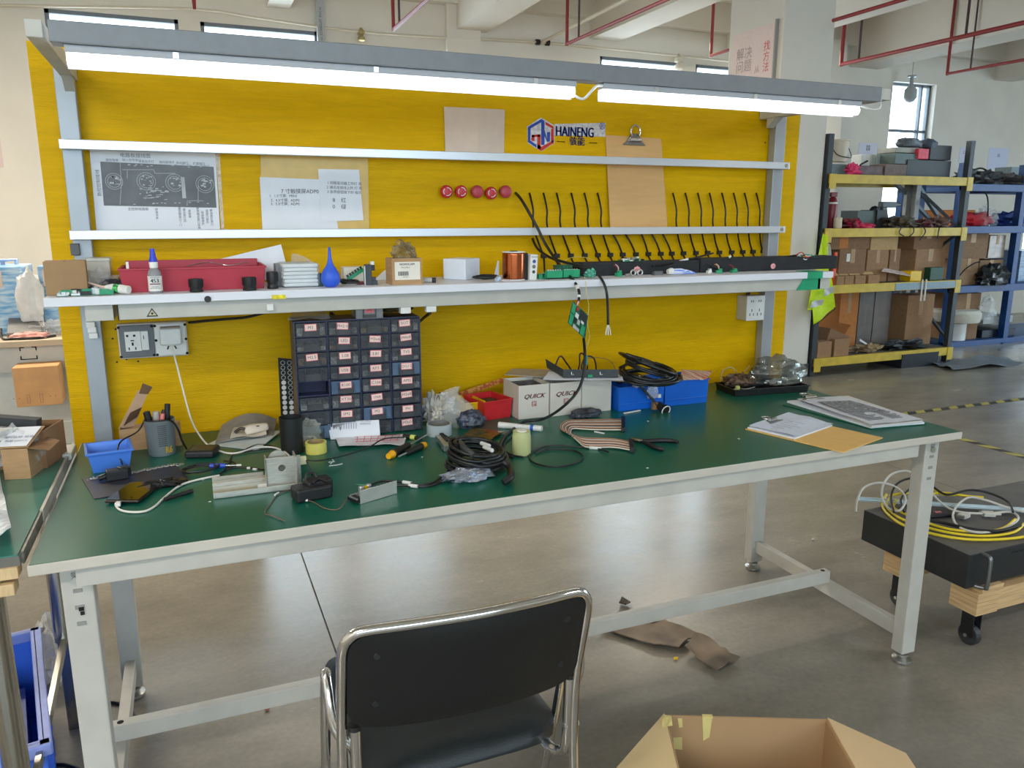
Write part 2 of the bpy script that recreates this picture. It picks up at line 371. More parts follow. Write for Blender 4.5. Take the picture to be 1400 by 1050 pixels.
# cable pipe along the wall and fittings
m_cream = mat('cream_conduit', (214, 204, 184), .5, var=.02)
P0 = [Y(px, py, W-.06) for px, py in ((-140, -2), (0, 7), (260, 12), (350, 24), (480, 42), (600, 51), (740, 58), (925, 76), (1000, 84))]
tag(MB().tube(P0, .011, 6, 3).build('wall_conduit', m_cream), 'thin cream conduit running along the top of the back wall', 'conduit')
J = Y(740, 58, W-.06); K = Z(855, 0, J.z); K2 = J+(K-J)*1.6
o = MB().tube([J, K2], .016, 7).build('ceiling_conduit', m_cream); tag(o, 'white conduit branching toward the camera from the wall conduit', 'conduit')
for u in (-.06, .05): MB().cyl(J+Vector((u, 0, 0)), J+Vector((u+.04, 0, 0)), .028).build('black_coupling', m_black, o, world=True)
for (px, py, r, lab, nm) in ((494, 48, .035, 'small brass insulator knob under the wall conduit', 'wall_insulator'), (928, 86, .05, 'white stacked insulator fixed between the two high windows', 'insulator_stack')):
    c = Y(px, py, W-.05); m_ = mat('brass_knob', (176, 160, 110), .4, metal=.6, var=.1) if px < 600 else m_cream
    prof = [(r*.6, -r*1.6), (r, -r*1.3), (r, -r*.5), (r*.5, -r*.3), (r*.5, 0), (r, r*.2), (r, r), (r*.6, r*1.4), (r*.2, r*1.9)]
    tag(MB().lathe(prof, 14, Matrix.Translation(c)).build(nm, m_, smooth=40), lab, 'insulator')
c = Y(437, 20, W-.05)
o = MB().box(c.x-.032, c.x+.032, W-.09, W-.03, 2.6, 3.7).build('cable_riser', mat('riser_grey', (176, 180, 182), .5, var=.05)); tag(o, 'grey vertical cable riser on the back wall right of the second window', 'riser')
T('PVC-U  CONDUIT  PVC-U', .03, Matrix.Translation((c.x, W-.0915, 3.1)) @ Matrix.Rotation(math.pi/2, 4, 'X') @ Matrix.Rotation(math.pi/2, 4, 'Z')).build('riser_print', m_ink, o, world=True)
c = Y(265, 0, W-.6); o = MB().cyl(c, c+Vector((0, 0, .75)), .014).cyl(c-Vector((0, 0, .07)), c, .012, r2=.016).build('sprinkler_drop', mat('red_pipe_paint', (140, 34, 36), .45, var=.1)); tag(o, 'short red sprinkler drop hanging above the left end of the bench', 'sprinkler')
m_rp = MATS['red_pipe_paint']
zp = 2.9
def redpipe(s, e, rods, label, r=.015, hang=True):
    A = Z(*s, zp); B = Z(*e, zp); B.x = A.x; B = A+(B-A)*1.8 if (A.y-B.y) < 4 else B
    mb = MB().tube([A, B], r, 8)
    if hang: mb.tube([A+Vector((0, 0, -r)), Vector((A.x, A.y, 3.71))], r, 8)
    o = mb.build('sprinkler_pipe', m_rp); tag(o, label, 'pipe')
    for (px, py) in rods:
        q = Z(px, py, zp); MB().tube([(A.x, q.y, zp), (A.x, q.y, 3.71)], r*.62, 6).build('hanger_rod', mat('dark_rod', (72, 48, 48), .5, var=.1), o, world=True)
redpipe((538, 40), (600, -10), [(547, 33)], 'red sprinkler pipe hanging left of the first concrete beam')
redpipe((775, 60), (920, 0), [(793, 53)], 'red sprinkler pipe crossing between the first and second beams')
redpipe((972, 76), (1010, 64), [], 'short red sprinkler pipe disappearing behind the column')
redpipe((1139, 28), (1240, 0), [], 'red sprinkler pipe emerging high at the right side of the column', hang=False)
redpipe((1150, 88), (1400, 35), [(1178, 83), (1328, 50)], 'long red sprinkler pipe over the yellow rack', r=.019)
redpipe((1295, 101), (1400, 84), [(1325, 95)], 'farthest red sprinkler pipe at the upper right')
# hanging lamp in front of the tall window
c = Y(1245, 125, W-.15)
t = thing('hanging_lamp', 'unlit bulb lamp hanging in front of the tall bright window', 'lamp', c)
MB().lathe([(.02, .11), (.03, .07), (.075, .02), (.08, -.07), (.05, -.12), (.012, -.135)], 16).build('bulb', mat('frosted_bulb', (168, 172, 176), .4, var=.05), t, smooth=60)
MB().cyl((0, 0, .1), (0, 0, .17), .022).cyl((0, 0, .17), (0, 0, .19), .05).cyl((0, 0, .19), (0, 0, .745), .005, 6).build('lamp_holder', m_post, t)
# hazard tape on the floor, each stripe a piece
def tape(A, B, label):
    A, B = Vector(A), Vector(B); d = B-A; L = d.length; d.normalize(); s_ = Vector((-d.y, d.x, 0)); n = int(L/.17)
    t = thing('floor_tape', label, 'tape', A, math.atan2(d.y, d.x))
    base_o = MB().box(0, L, -.03, .03, 0, .0012).build('tape_backing', mat('tape_black', (58, 56, 52), .6, var=.1), t)
    for i in range(n):
        u = i*.17; MB().add([(u, -.03, .0011), (u+.085, -.03, .0011), (u+.135, .03, .0011), (u+.05, .03, .0011), (u, -.03, .0018), (u+.085, -.03, .0018), (u+.135, .03, .0018), (u+.05, .03, .0018)], [(4, 5, 6, 7), (0, 1, 5, 4), (1, 2, 6, 5), (2, 3, 7, 6), (3, 0, 4, 7)]).build('yellow_stripe', mat('tape_yellow', (168, 158, 84), .6, var=.15, scale=12), t)
tape((5.0, 2.45, 0), (9.2, 2.45, 0), 'black and yellow hazard tape parallel to the bench on the far floor')
tape((4.88, 2.38, 0), (4.86, .2, 0), 'black and yellow hazard tape running toward the dolly on the right')
# ================================================================ BENCH
BL, BD = 2.443, .868
bench = thing('workbench', 'long light grey workbench with green mat top, rear posts, rails and shelf', 'workbench', (BL/2, BD/2, 0))
B = lambda mb, n, m, **k: mb.build(n, m, bench, world=True, **k)
m_top = mat('green_esd_mat', (13, 90, 74), .3, var=.07, scale=3.5, rgb2=(22, 98, 78), bump=.04, bscale=200, spec=.35)
m_edge = mat('beige_edge_band', (196, 190, 178), .5, var=.04, scale=10)
B(MB().box(.003, BL-.003, .003, BD-.003, .7785, H), 'green_mat', m_top)
B(MB().box(0, BL, 0, BD, .757, .779), 'tabletop_edge', m_edge, bevel=.002)
m_ap = m_frame
B(MB().box(.075, BL-.16, .012, .042, .716, .757), 'front_apron', m_ap, bevel=.002)
B(MB().box(.075, BL-.1, BD-.05, BD-.02, .716, .757), 'rear_apron', m_ap)
B(MB().box(.05, .08, .04, BD-.04, .716, .757), 'side_apron', m_ap)
B(MB().box(BL-.08, BL-.05, .04, BD-.04, .716, .757), 'side_apron', m_ap)
lx = (.072, 2.368); ly = (.058, .795)
for i, x in enumerate(lx):
    for j_, y in enumerate(ly):
        xx = x+(-.006 if (i and j_) else 0)
        lg = B(MB().box(x-.028, x+.028, y-.022, y+.022, .038, .758), 'leg', m_frame, bevel=.003)
        MB().lathe([(.026, 0), (.03, .004), (.03, .012), (.012, .018), (.012, .022), (.02, .024), (.02, .03), (.008, .032), (.008, .042)], 18, Matrix.Translation((x, y, 0))).build('leveling_foot', m_zinc, lg, world=True, smooth=40)
        if j_ == 0:
            mb = MB()
            for zz in (.735, .70, .665, .63): mb.box(x-.008, x+.008, y-.0235, y-.0215, zz-.004, zz+.004)
            mb.build('slot_holes', mat('slot_hole_grey', (140, 140, 135), .6, var=0), lg, world=True)
            MB().cyl((x, y-.028, .722), (x, y-.02, .722), .009, 10).build('bolt_head', m_zinc, lg, world=True)
            if i == 0: MB().box(x-.002, x+.007, y-.0245, y-.02, .657, .665).box(x, x+.007, y-.0245, y-.02, .648, .655).build('open_slot', m_hole, lg, world=True)
    B(MB().box(x-.014, x+.014, ly[0]+.02, ly[1]-.02, .082, .130), 'side_stretcher', m_frame, bevel=.002)
B(MB().box(.055, 2.358, .375, .405, .131, .176), 'long_stretcher', m_frame, bevel=.002)
B(MB().cyl((.075, .39, .174), (.075, .39, .1765), .008, 10).cyl((2.335, .39, .174), (2.335, .39, .1765), .008, 10), 'stretcher_hole', m_hole)
# posts behind the top
for x0, x1, xt0, xt1 in ((.035, .082, .037, .084), (2.403, 2.452, 2.40, 2.448)):
    mb = MB(); mb.add([(x0, .872, .70), (x1, .872, .70), (x1, .908, .70), (x0, .908, .70), (xt0, .872, 1.80), (xt1, .872, 1.80), (xt1, .908, 1.80), (xt0, .908, 1.80)],
        [(0,3,2,1),(4,5,6,7),(0,1,5,4),(1,2,6,5),(2,3,7,6),(3,0,4,7)])
    B(mb, 'rear_post', m_post, bevel=.002)
for z in (1.5995, 1.3635):
    r_ = B(MB().box(.034, 2.455, .845, .872, z-.0125, z+.0125), 'cross_rail', m_rail, bevel=.0015)
    MB().cyl((.058, .8435, z), (.058, .846, z), .007, 12).cyl((2.437, .8435, z), (2.437, .846, z), .007, 12).build('rail_bolt', m_steel, r_, world=True)
# shelf
m_shelf = mat('pale_grey_shelf_board', (222, 224, 232), .45, var=.03, scale=5)
B(MB().box(-.006, 2.452, .578, .870, 1.199, 1.221), 'upper_shelf', m_shelf, bevel=.0015)
B(MB().box(.15, 2.415, .598, .626, 1.158, 1.1985), 'shelf_apron', m_frame, bevel=.0015)
for x in (.112, 2.43):
    B(MB().box(x-.035, x+.028, .598, .868, 1.158, 1.1985), 'shelf_bracket', m_frame, bevel=.0015)
B(MB().box(.150, .152, .5965, .60, 1.158, 1.199), 'bracket_seam', m_hole)
q = Y(284, 409, .5765); B(MB().cyl((q.x, .5755, q.z), (q.x, .579, q.z), .0085, 14), 'round_plug', m_black)
q = Y(381, 406, .577); o = B(MB().box(q.x-.018, q.x+.018, .5768, .578, q.z-.0055, q.z+.0055), 'yellow_sticker', mat('yellow_sticker', (236, 214, 30), .5, var=.3, scale=90))
q = Y(208, 427, .5965)
mb = MB().prism([(-.014, 0), (.014, 0), (0, .022)], 0, .0006, Matrix.Translation((q.x, .5978, q.z-.011)) @ Matrix.Rotation(math.pi/2, 4, 'X'))
o = B(mb, 'esd_warning_triangle', m_black)
MB().prism([(-.0095, .003), (.0095, .003), (0, .0175)], 0, .0006, Matrix.Translation((q.x, .5971, q.z-.011)) @ Matrix.Rotation(math.pi/2, 4, 'X')).build('triangle_face', mat('triangle_face', (190, 180, 150), .6, var=0), o, world=True)
MB().cyl((q.x, .5963, q.z-.003), (q.x, .5965, q.z-.003), .003, 8).build('triangle_mark', m_black, o, world=True)
q = Y(369, 420, .5965); B(MB().box(q.x-.009, q.x+.009, .588, .598, q.z-.009, q.z+.009), 'white_clip', m_white, bevel=.002)
for px, py in ((555, 426), (590, 424)):
    q = Y(px, py, .6); B(MB().box(q.x-.015, q.x+.015, .60, .625, q.z-.006, 1.1585), 'cable_clip', m_white, bevel=.002)
for px, py in ((124, 444), (126, 451), (128, 459)):
    q = Y(px, py, .86); B(MB().box(q.x-.011, q.x+.011, .855, .872, q.z-.008, q.z+.008), 'cable_clip', m_white, bevel=.002)
q = Y(103, 341, .868); B(MB().box(q.x-.011, q.x+.011, .858, .873, q.z-.016, q.z+.016), 'grey_magnet', mat('grey_magnet', (88, 90, 94), .6, var=.05), bevel=.002)
# green tape on the right shelf end
g0 = Y(1094, 394, .577); g1 = Y(1122, 372, .577)
m_gt = mat('green_tape', (22, 158, 112), .35, var=.08, scale=20)
gx0, gx1 = g0.x, g1.x+.01
B(MB().prism([(gx0, 1.157), (gx1, 1.157), (gx1, 1.199), (gx0+.03, 1.199)], 0, .0012, Matrix.Translation((0, .5965, 0)) @ Matrix.Rotation(math.pi/2, 4, 'X')).box(gx0+.03, gx1, .576, .5775, 1.198, 1.2225).box(gx0+.03, gx1, .577, .64, 1.2212, 1.2225), 'green_tape_strip', m_gt)
# top lamp beam and arms
mbm = mat('lamp_beam_grey', (122, 126, 130), .42, metal=.1, var=.04)
B(MB().box(.098, 2.345, .335, .385, 1.760, 1.803), 'lamp_beam', mbm, bevel=.002)
for x0, x1 in ((.056, .088), (2.352, 2.392)):
    B(MB().box(x0, x1, .345, .912, 1.768, 1.803), 'lamp_arm', m_frame, bevel=.002)
    B(MB().add([(x0+.004, .82, 1.768), (x1-.004, .82, 1.768), (x0+.004, .872, 1.768), (x1-.004, .872, 1.768), (x0+.004, .872, 1.735), (x1-.004, .872, 1.735)],
        [(0, 2, 3, 1), (0, 1, 5, 4), (2, 4, 5, 3), (0, 4, 2), (1, 3, 5)]), 'arm_gusset', m_frame)
B(MB().box(2.346, 2.352, .34, .38, 1.762, 1.801), 'beam_end_cap', m_frame)
# ------------------------------------------------ tube lights (they give off the light)
m_tube = mat('lit_tube_diffuser', (245, 250, 255), .4, var=0, emit=8.0)
m_bat = mat('lamp_batten_white', (168, 172, 178), .4, var=.02)
for x0, x1, lab in ((.122, 1.298, 'long lit white tube lamp under the left of the beam'), (1.378, 2.278, 'shorter lit white tube lamp under the right of the beam')):
    t = thing('tube_lamp', lab, 'lamp', (x0, .36, 1.722))
    MB().box(x0, x1, .345, .379, 1.744, 1.7598).build('batten', m_bat, t, world=True, bevel=.002)
    MB().box(x0, x1, .3765, .379, 1.716, 1.745).build('rear_shade_lip', m_bat, t, world=True)  # added lip that holds the tube's light off the upper board
    MB().tube([(x0+.002, .362, 1.733), (x1-.002, .362, 1.733)], .0135, 12).build('lit_tube', m_tube, t, world=True, smooth=60)
    for u in (.18, .55, .9): MB().box(x0+(x1-x0)*u-.006, x0+(x1-x0)*u+.006, .3425, .3455, 1.7455, 1.758).build('mounting_clip', m_zinc, t, world=True)
P = [(1.292, .36, 1.728), (1.32, .352, 1.716), (1.345, .35, 1.738), (1.362, .35, 1.752), (1.385, .352, 1.752)]
tag(MB().tube(P, .0035, 6, 5).build('lamp_lead', m_white), 'white lead looping between the two tube lamps', 'cable')
P = [(2.28, .365, 1.752), (2.33, .36, 1.741), (2.36, .36, 1.742), (2.372, .362, 1.752), (2.372, .365, 1.764)]
tag(MB().tube(P, .0032, 6, 5).build('lamp_lead', m_white), 'white lead curling at the right end of the lamp beam', 'cable')
# ------------------------------------------------ yellow board
YBD = .915
m_y = bpy.data.materials.new('yellow_painted_plywood'); m_y.use_nodes = True
_N = m_y.node_tree.nodes; _L = m_y.node_tree.links; _b = _N['Principled BSDF']
tc = _N.new('ShaderNodeTexCoord'); mp = _N.new('ShaderNodeMapping'); mp.inputs['Scale'].default_value = (1.0, 1, 9); _L.new(tc.outputs['Object'], mp.inputs[0])
n1 = _N.new('ShaderNodeTexNoise'); n1.inputs['Scale'].default_value = 7; n1.inputs['Detail'].default_value = 7; n1.inputs['Distortion'].default_value = .7; _L.new(mp.outputs[0], n1.inputs['Vector'])
rr = _N.new('ShaderNodeValToRGB'); _L.new(n1.outputs[0], rr.inputs[0]); rr.color_ramp.elements[0].position = .3; rr.color_ramp.elements[1].position = .7
rr.color_ramp.elements[0].color = (*lin((212, 166, 0)), 1); rr.color_ramp.elements[1].color = (*lin((226, 178, 0)), 1); _L.new(rr.outputs[0], _b.inputs['Base Color'])
_b.inputs['Roughness'].default_value = .4; _b.inputs['Specular IOR Level'].default_value = .1
n2 = _N.new('ShaderNodeTexNoise'); n2.inputs['Scale'].default_value = 22; n2.inputs['Detail'].default_value = 8; n2.inputs['Distortion'].default_value = 1.2; _L.new(mp.outputs[0], n2.inputs['Vector'])
bn = _N.new('ShaderNodeBump'); bn.inputs['Strength'].default_value = .4; bn.inputs['Distance'].default_value = .004; _L.new(n2.outputs[0], bn.inputs['Height']); _L.new(bn.outputs[0], _b.inputs['Normal'])
board = tag(MB().box(-.022, 2.548, YBD, YBD+.018, .70, 1.862).build('partition_board', m_y), 'large yellow painted plywood board standing behind the bench', 'board')
MB().box(2.548, 2.551, YBD-.001, YBD+.019, .70, 1.862).build('board_edge', mat('raw_board_edge', (214, 200, 150), .7, var=.1), board, world=True)
mb = MB()
for px, py in ((158, 450), (154, 463), (160, 495), (173, 491), (189, 494), (290, 590), (727, 190), (1046, 195), (1013, 345)):
    q = Y(px, py, YBD); mb.cyl((q.x, YBD-.0012, q.z), (q.x, YBD+.001, q.z), .0028, 8)
mb.build('screw_holes', m_hole, board, world=True)
FB = YBD   # board face
def quad_on_board(pts, off, th=.0012, y=FB):
    w_ = [Y(px, py, y-off) for px, py in pts]
    return MB().add([(p.x, y-off, p.z) for p in w_]+[(p.x, y-off+th, p.z) for p in w_], [(0, 1, 2, 3), (7, 6, 5, 4), (0, 4, 5, 1), (1, 5, 6, 2), (2, 6, 7, 3), (3, 7, 4, 0)][:6])
# circuit drawing sheet
sh = quad_on_board([(132, 316), (301, 316), (294, 204), (122, 200)], .004).build('drawing_sheet', m_paper); tag(sh, 'laminated white sheet with a dark printed circuit board photo', 'paper')
quad_on_board([(303, 318), (307, 318), (300, 205), (294, 204)], .0032).build('plastic_sleeve', m_film, sh, world=True)
pic = quad_on_board([(142, 281), (296, 284), (292, 228), (137, 221)], .0052, .0006).build('printed_photo', mat('printed_photo_grey', (92, 96, 100), .45, var=.2, scale=14), sh, world=True)
mp_l = mat('printed_line_grey', (178, 184, 184), .5, var=0)
mb = MB(); yy = FB-.0059
def ring(mb, cx, cz, r, wd, y=yy, n=22, a0=0, a1=2*math.pi, th=.0006):
    for i in range(n):
        p, q = a0+(a1-a0)*i/n, a0+(a1-a0)*(i+.9)/n
        vs = [(cx+rr_*math.cos(a), y, cz+rr_*math.sin(a)) for rr_, a in ((r-wd/2, p), (r+wd/2, p), (r+wd/2, q), (r-wd/2, q))]
        mb.add(vs+[(x, y_+th, z) for x, y_, z in vs], [(0, 1, 2, 3), (0, 4, 5, 1), (1, 5, 6, 2), (2, 6, 7, 3), (3, 7, 4, 0)])
rn = random.Random(5)
for (px, py, R) in ((156, 248, 9), (200, 248, 10), (239, 250, 10), (280, 252, 10)):
    q = Y(px, py, yy)
    for k_ in (1, .75): ring(mb, q.x, q.z, R*.0024*k_, .0012)
    for i in range(10): a = q.x+rn.uniform(-.5, .5)*R*.0026; c_ = q.z+rn.uniform(-.5, .5)*R*.0026; mb.box(a, a+rn.uniform(.002, .01), yy, yy+.0006, c_, c_+rn.uniform(.0015, .005))
def pl(mb, pts, wd=.0012, y=yy):
    w_ = [Y(px, py, y) for px, py in pts]
    for a, b_ in zip(w_[:-1], w_[1:]): mb.bar((a.x, y, a.z), (b_.x, y, b_.z), .0006, wd, up=(0, 1, 0)) if False else mb.bar((a.x, y, a.z), (b_.x, y, b_.z), wd, .0006, up=(0, 1, 0))
pl(mb, [(164, 222), (166, 252), (164, 280)]); pl(mb, [(167, 232), (210, 232), (212, 237), (240, 237)]); pl(mb, [(271, 252), (271, 274), (256, 275), (256, 281)]); pl(mb, [(271, 274), (278, 275)]); pl(mb, [(174, 233), (174, 244)])
for i in range(34):
    px, py = rn.uniform(190, 226), rn.uniform(256, 274); q = Y(px, py, yy); mb.box(q.x, q.x+rn.uniform(.002, .012), yy, yy+.0006, q.z, q.z+rn.uniform(.001, .003))
for i in range(30):
    px, py = rn.choice([(rn.uniform(170, 290), rn.uniform(225, 229)), (rn.uniform(175, 290), rn.uniform(276, 280))]); q = Y(px, py, yy); mb.box(q.x, q.x+.006, yy, yy+.0006, q.z, q.z+.002)
q0, q1 = Y(249, 242, yy), Y(254, 271, yy); mb.box(q0.x-.004, q0.x+.006, yy, yy+.0006, q1.z, q0.z)
mb.build('printed_lines', mp_l, sh, world=True)
mb = MB(); yt = FB-.0048
for px, py, tx, s_, rz in ((185, 213, '电路板接线图', .013, 0), (153, 219, '温控电源', .008, 0), (180, 219, '输入信号接口', .008, 0), (200, 221, '主板指示灯', .008, 0), (228, 222, '编码器通讯', .008, 0), (249, 223, '驱动端口', .008, 0), (272, 224, '扩展端口', .008, 0), (189, 286, '主控制电路板', .009, 0), (135, 250, '数控控制接线', .012, math.pi/2),
    (214, 292, '急停开关', .008, -math.pi/2), (246, 296, '编码器接口一二', .008, -math.pi/2), (252, 294, '通讯接口线', .008, -math.pi/2), (259, 292, '电源端', .008, -math.pi/2), (271, 298, '电机驱动接口线束', .008, -math.pi/2), (277, 298, '继电器输出', .008, -math.pi/2), (283, 296, '照明灯输出', .008, -math.pi/2), (289, 297, '备用输出接口', .008, -math.pi/2)):
    q = Y(px, py, yt); T(tx, s_, wall_M(q.x, yt, q.z, rz), mb)
mb.build('printed_text', mat('grey_print', (110, 112, 122), .7, var=0), sh, world=True)
# kraft backing card with two notes
cd_ = quad_on_board([(358, 316), (505, 316), (503, 215), (356, 212)], .004, .002).build('backing_card', mat('tan_card_film', (212, 176, 88), .35, var=.05)); tag(cd_, 'tan backing card taped to the board behind two white notes', 'card')
n1_ = quad_on_board([(359, 316), (463, 316), (452, 246), (355, 242)], .0062).build('paper_note', m_paper); tag(n1_, 'wide white note with a short three line list, left on the tan card', 'paper')
mb = MB(); yt = FB-.0068
for px, py, tx, s_ in ((412, 262, '7 寸触摸屏ADP01', .0155), (387, 268, '1.  1.5寸屏,  MINI', .011), (390, 274, '2.  4.3寸屏,  ADP0', .011), (390, 279, '3.  5.0寸屏,  ADP0', .011)):
    q = Y(px, py, yt); T(tx, s_, wall_M(q.x, yt, q.z), mb)
mb.build('note_text', m_ink, n1_, world=True)
n2_ = quad_on_board([(439, 303), (497, 301), (491, 232), (435, 231)], .0085).build('paper_note', m_paper); tag(n2_, 'narrower tilted white note, right on the tan card', 'paper')
mb = MB(); yt = FB-.009
for px, py, tx, s_ in ((471, 251, '1 伺服驱动器工作灯 亮', .0105), (471, 257, '2 通讯连接线上的 灯 亮', .0105), (471, 263, '3 急停按钮按下的 指示', .0105), (464, 274, '8    红', .016), (464, 283, '0    绿', .016)):
    q = Y(px, py, yt); T(tx, s_, wall_M(q.x, yt, q.z, -.02), mb)
mb.build('note_text', m_ink, n2_, world=True)
# folded grey card
a0, a1, a2 = Y(609, 216, FB-.006), Y(654, 218, FB-.03), Y(689, 218, FB-.004)
b0, b1, b2 = Y(607, 146, FB-.006), Y(653, 148, FB-.03), Y(690, 150, FB-.004)
def fold(n, m, quads, th=.002, **k):
    mb = MB()
    for a, b_, c_, d_ in quads:
        a, b_, c_, d_ = map(Vector, (a, b_, c_, d_)); nm = (b_-a).cross(d_-a).normalized()*th
        mb.add([a, b_, c_, d_, a-nm, b_-nm, c_-nm, d_-nm], [(0, 1, 2, 3), (7, 6, 5, 4), (0, 4, 5, 1), (1, 5, 6, 2), (2, 6, 7, 3), (3, 7, 4, 0)])
    return mb.build(n, m, **k)
fc = fold('folded_card', mat('pinkish_grey_card', (214, 194, 178), .7, var=.03), [(a0, a1, b1, b0), (a1, a2, b2, b1)]); tag(fc, 'creased pinkish grey cardboard sheet tucked behind the top rail', 'card')
# logo
def poly_board(mb, pts, off, th=.0006, y=FB):
    w_ = [Y(px, py, y-off) for px, py in pts]; n = len(w_)
    mb.add([(p.x, y-off, p.z) for p in w_]+[(p.x, y-off+th, p.z) for p in w_], [tuple(range(n))]+[(i, n+i, n+(i+1) % n, (i+1) % n) for i in range(n)])
    return mb
lg = thing('logo_decal', 'blue and red hexagonal company logo with lettering on the board', 'logo', Y(775, 185, FB-.002))
zx = lambda x, y: (710+x/10, 150+y/10)
hexp = [zx(295, 105), zx(480, 215), zx(480, 455), zx(298, 570), zx(115, 455), zx(105, 230)]
poly_board(MB(), hexp, .0012).build('white_backing', mat('logo_silver', (226, 226, 232), .2, metal=.3, var=.2, scale=90), lg, world=True)
mb = MB(); m_lb = mat('logo_blue', (34, 72, 166), .3, var=.05); m_lr = mat('logo_red', (204, 48, 40), .3, var=.05)
for q_ in ([(118,235),(300,128),(300,170),(155,255)], [(118,235),(155,250),(150,425),(118,440)], [(118,440),(150,420),(235,480),(235,520)], [(300,128),(345,150),(345,480),(302,485)], [(345,270),(385,430),(385,445),(345,360)], [(380,310),(420,300),(420,430),(380,445)]):
    poly_board(mb, [zx(*p) for p in q_][::-1], .0022)
mb.build('blue_strokes', m_lb, lg, world=True)
mb = MB()
for q_ in ([(360,165),(470,230),(470,265),(360,205)], [(435,260),(470,260),(470,460),(435,440)], [(470,455),(470,415),(295,510),(298,565)], [(298,565),(295,500),(248,470),(248,530)], [(248,530),(248,335),(292,345),(292,540)], [(170,345),(285,335),(285,372),(170,375)], [(170,345),(208,345),(208,430),(170,430)]):
    poly_board(mb, [zx(*p) for p in q_][::-1], .0026)
mb.build('red_strokes', m_lr, lg, world=True)
q0, q1 = Y(757, 182, FB), Y(828, 186, FB)
poly_board(MB(), [zx(480, 195), zx(1180, 180), zx(1175, 370), zx(480, 350)][::-1], .001).build('glossy_strip', MATS['logo_silver'], lg, world=True)
q = Y(786, 181, FB-.002); mb = T('HAINENG', .046, wall_M(q.x, FB-.0024, q.z), thick=.001, sx=.72); mb.build('logo_name', m_lb, lg, world=True); mb = MB()
q = Y(823.5, 173, FB-.002); T('®', .032, wall_M(q.x, FB-.0024, q.z), mb); mb.build('registered_mark', m_lb, lg, world=True); mb = MB()
q = Y(789, 194, FB-.002); T('—  骇能  —', .030, wall_M(q.x, FB-.0024, q.z), mb, thick=.0006)
mb.build('logo_lettering', m_lb, lg, world=True)
# clipboard leaning on the rail
cbm = mat('mdf_clipboard_tan', (216, 170, 110), .5, var=.04, stretch=(1, 1, 8), scale=8)
o1 = Y(833, 316, FB-.004); o2 = Y(910, 313, FB-.004); o3 = Y(904, 192, FB-.004); o4 = Y(828, 187, FB-.004)
cb = thing('hanging_clipboard', 'tan hardboard clipboard hung upright behind the rails right of the logo', 'clipboard', (o1.x, FB-.004, o1.z-.11))
dz = .012
mb = MB(); pts = [(o1.x-.002, FB-.018, o1.z-dz), (o2.x+.001, FB-.018, o2.z-dz), (o3.x, FB-.004, o3.z), (o3.x-.004, FB-.004, o3.z+.006), (o4.x+.004, FB-.004, o4.z+.006), (o4.x, FB-.004, o4.z)]
n_ = len(pts); mb.add(pts+[(x, y+.003, z) for x, y, z in pts], [tuple(range(n_)), tuple(range(n_, 2*n_))[::-1]]+[(i, n_+i, n_+(i+1) % n_, (i+1) % n_) for i in range(n_)])
mb.build('board', cbm, cb, world=True)
q = Y(867, 197, FB-.008); sc = .0021
def clip_part(M, parent, s=1.0):
    MB().prism([(-.036*s, 0), (.036*s, 0), (.022*s, .012*s), (.012*s, .03*s), (-.012*s, .03*s), (-.022*s, .012*s)], 0, .002, M).build('metal_clip', mat('dark_clip_metal', (128, 126, 122), .3, metal=.8, var=.1), parent, world=True, bevel=.0008)
    P = [Vector((.013*s*math.cos(a)*(1.1), .036*s+.016*s*math.sin(a), .006)) for a in [math.pi*k_/8*1.0 for k_ in range(-2, 11)]]
    MB().tube([M @ p for p in P], .0026*s, 7).build('clip_loop', m_chrome, parent, world=True, smooth=60)
    MB().cyl(M @ Vector((-.018*s, .014*s, .005)), M @ Vector((.018*s, .014*s, .005)), .005*s, 10).build('clip_spring', m_chrome, parent, world=True)
clip_part(Matrix.Translation((q.x, q.y, q.z-.004)) @ Matrix.Rotation(math.pi/2, 4, 'X'), cb, 1.3)
# red push buttons
rows = [(611, 262, 1), (631, 262, 1), (653, 262, 0), (672, 264, 1), (692, 262, 0)]
ords = ['leftmost red button with white arrow ring, on the board', 'second red button from the left, with white arrow ring', 'middle plain red button of the five on the board', 'fourth red button from the left, with white arrow ring', 'rightmost plain red button beside the hanging cables']
m_btn = mat('button_red', (200, 40, 52), .35, var=.05); m_btp = mat('button_red_faded', (186, 62, 76), .4, var=.05)
for (px, py, ar), lb in zip(rows, ords):
    q = Y(px, py, FB-.03)
    t = thing('emergency_button', lb, 'button', (q.x, FB, q.z), 0, 'red emergency buttons on the board')
    Mq = Matrix.Translation((q.x, FB, q.z)) @ Matrix.Rotation(math.pi/2, 4, 'X')
    MB().lathe([(.014, 0), (.014, .018)], 16, Mq).build('button_neck', m_black, t, world=True)
    MB().lathe([(.012, .014), (.0185, .017), (.0205, .022), (.0205, .028), (.018, .033), (.010, .035)], 24, Mq).build('button_cap', m_btn if ar else m_btp, t, world=True, smooth=50)
    if ar:
        mb = MB()
        for k_ in range(3): ring(mb, q.x, q.z, .0125, .0022, FB-.0356, 7, k_*2.094+.25, k_*2.094+1.75, th=.001)
        mb.build('arrow_ring', m_white, t, world=True)
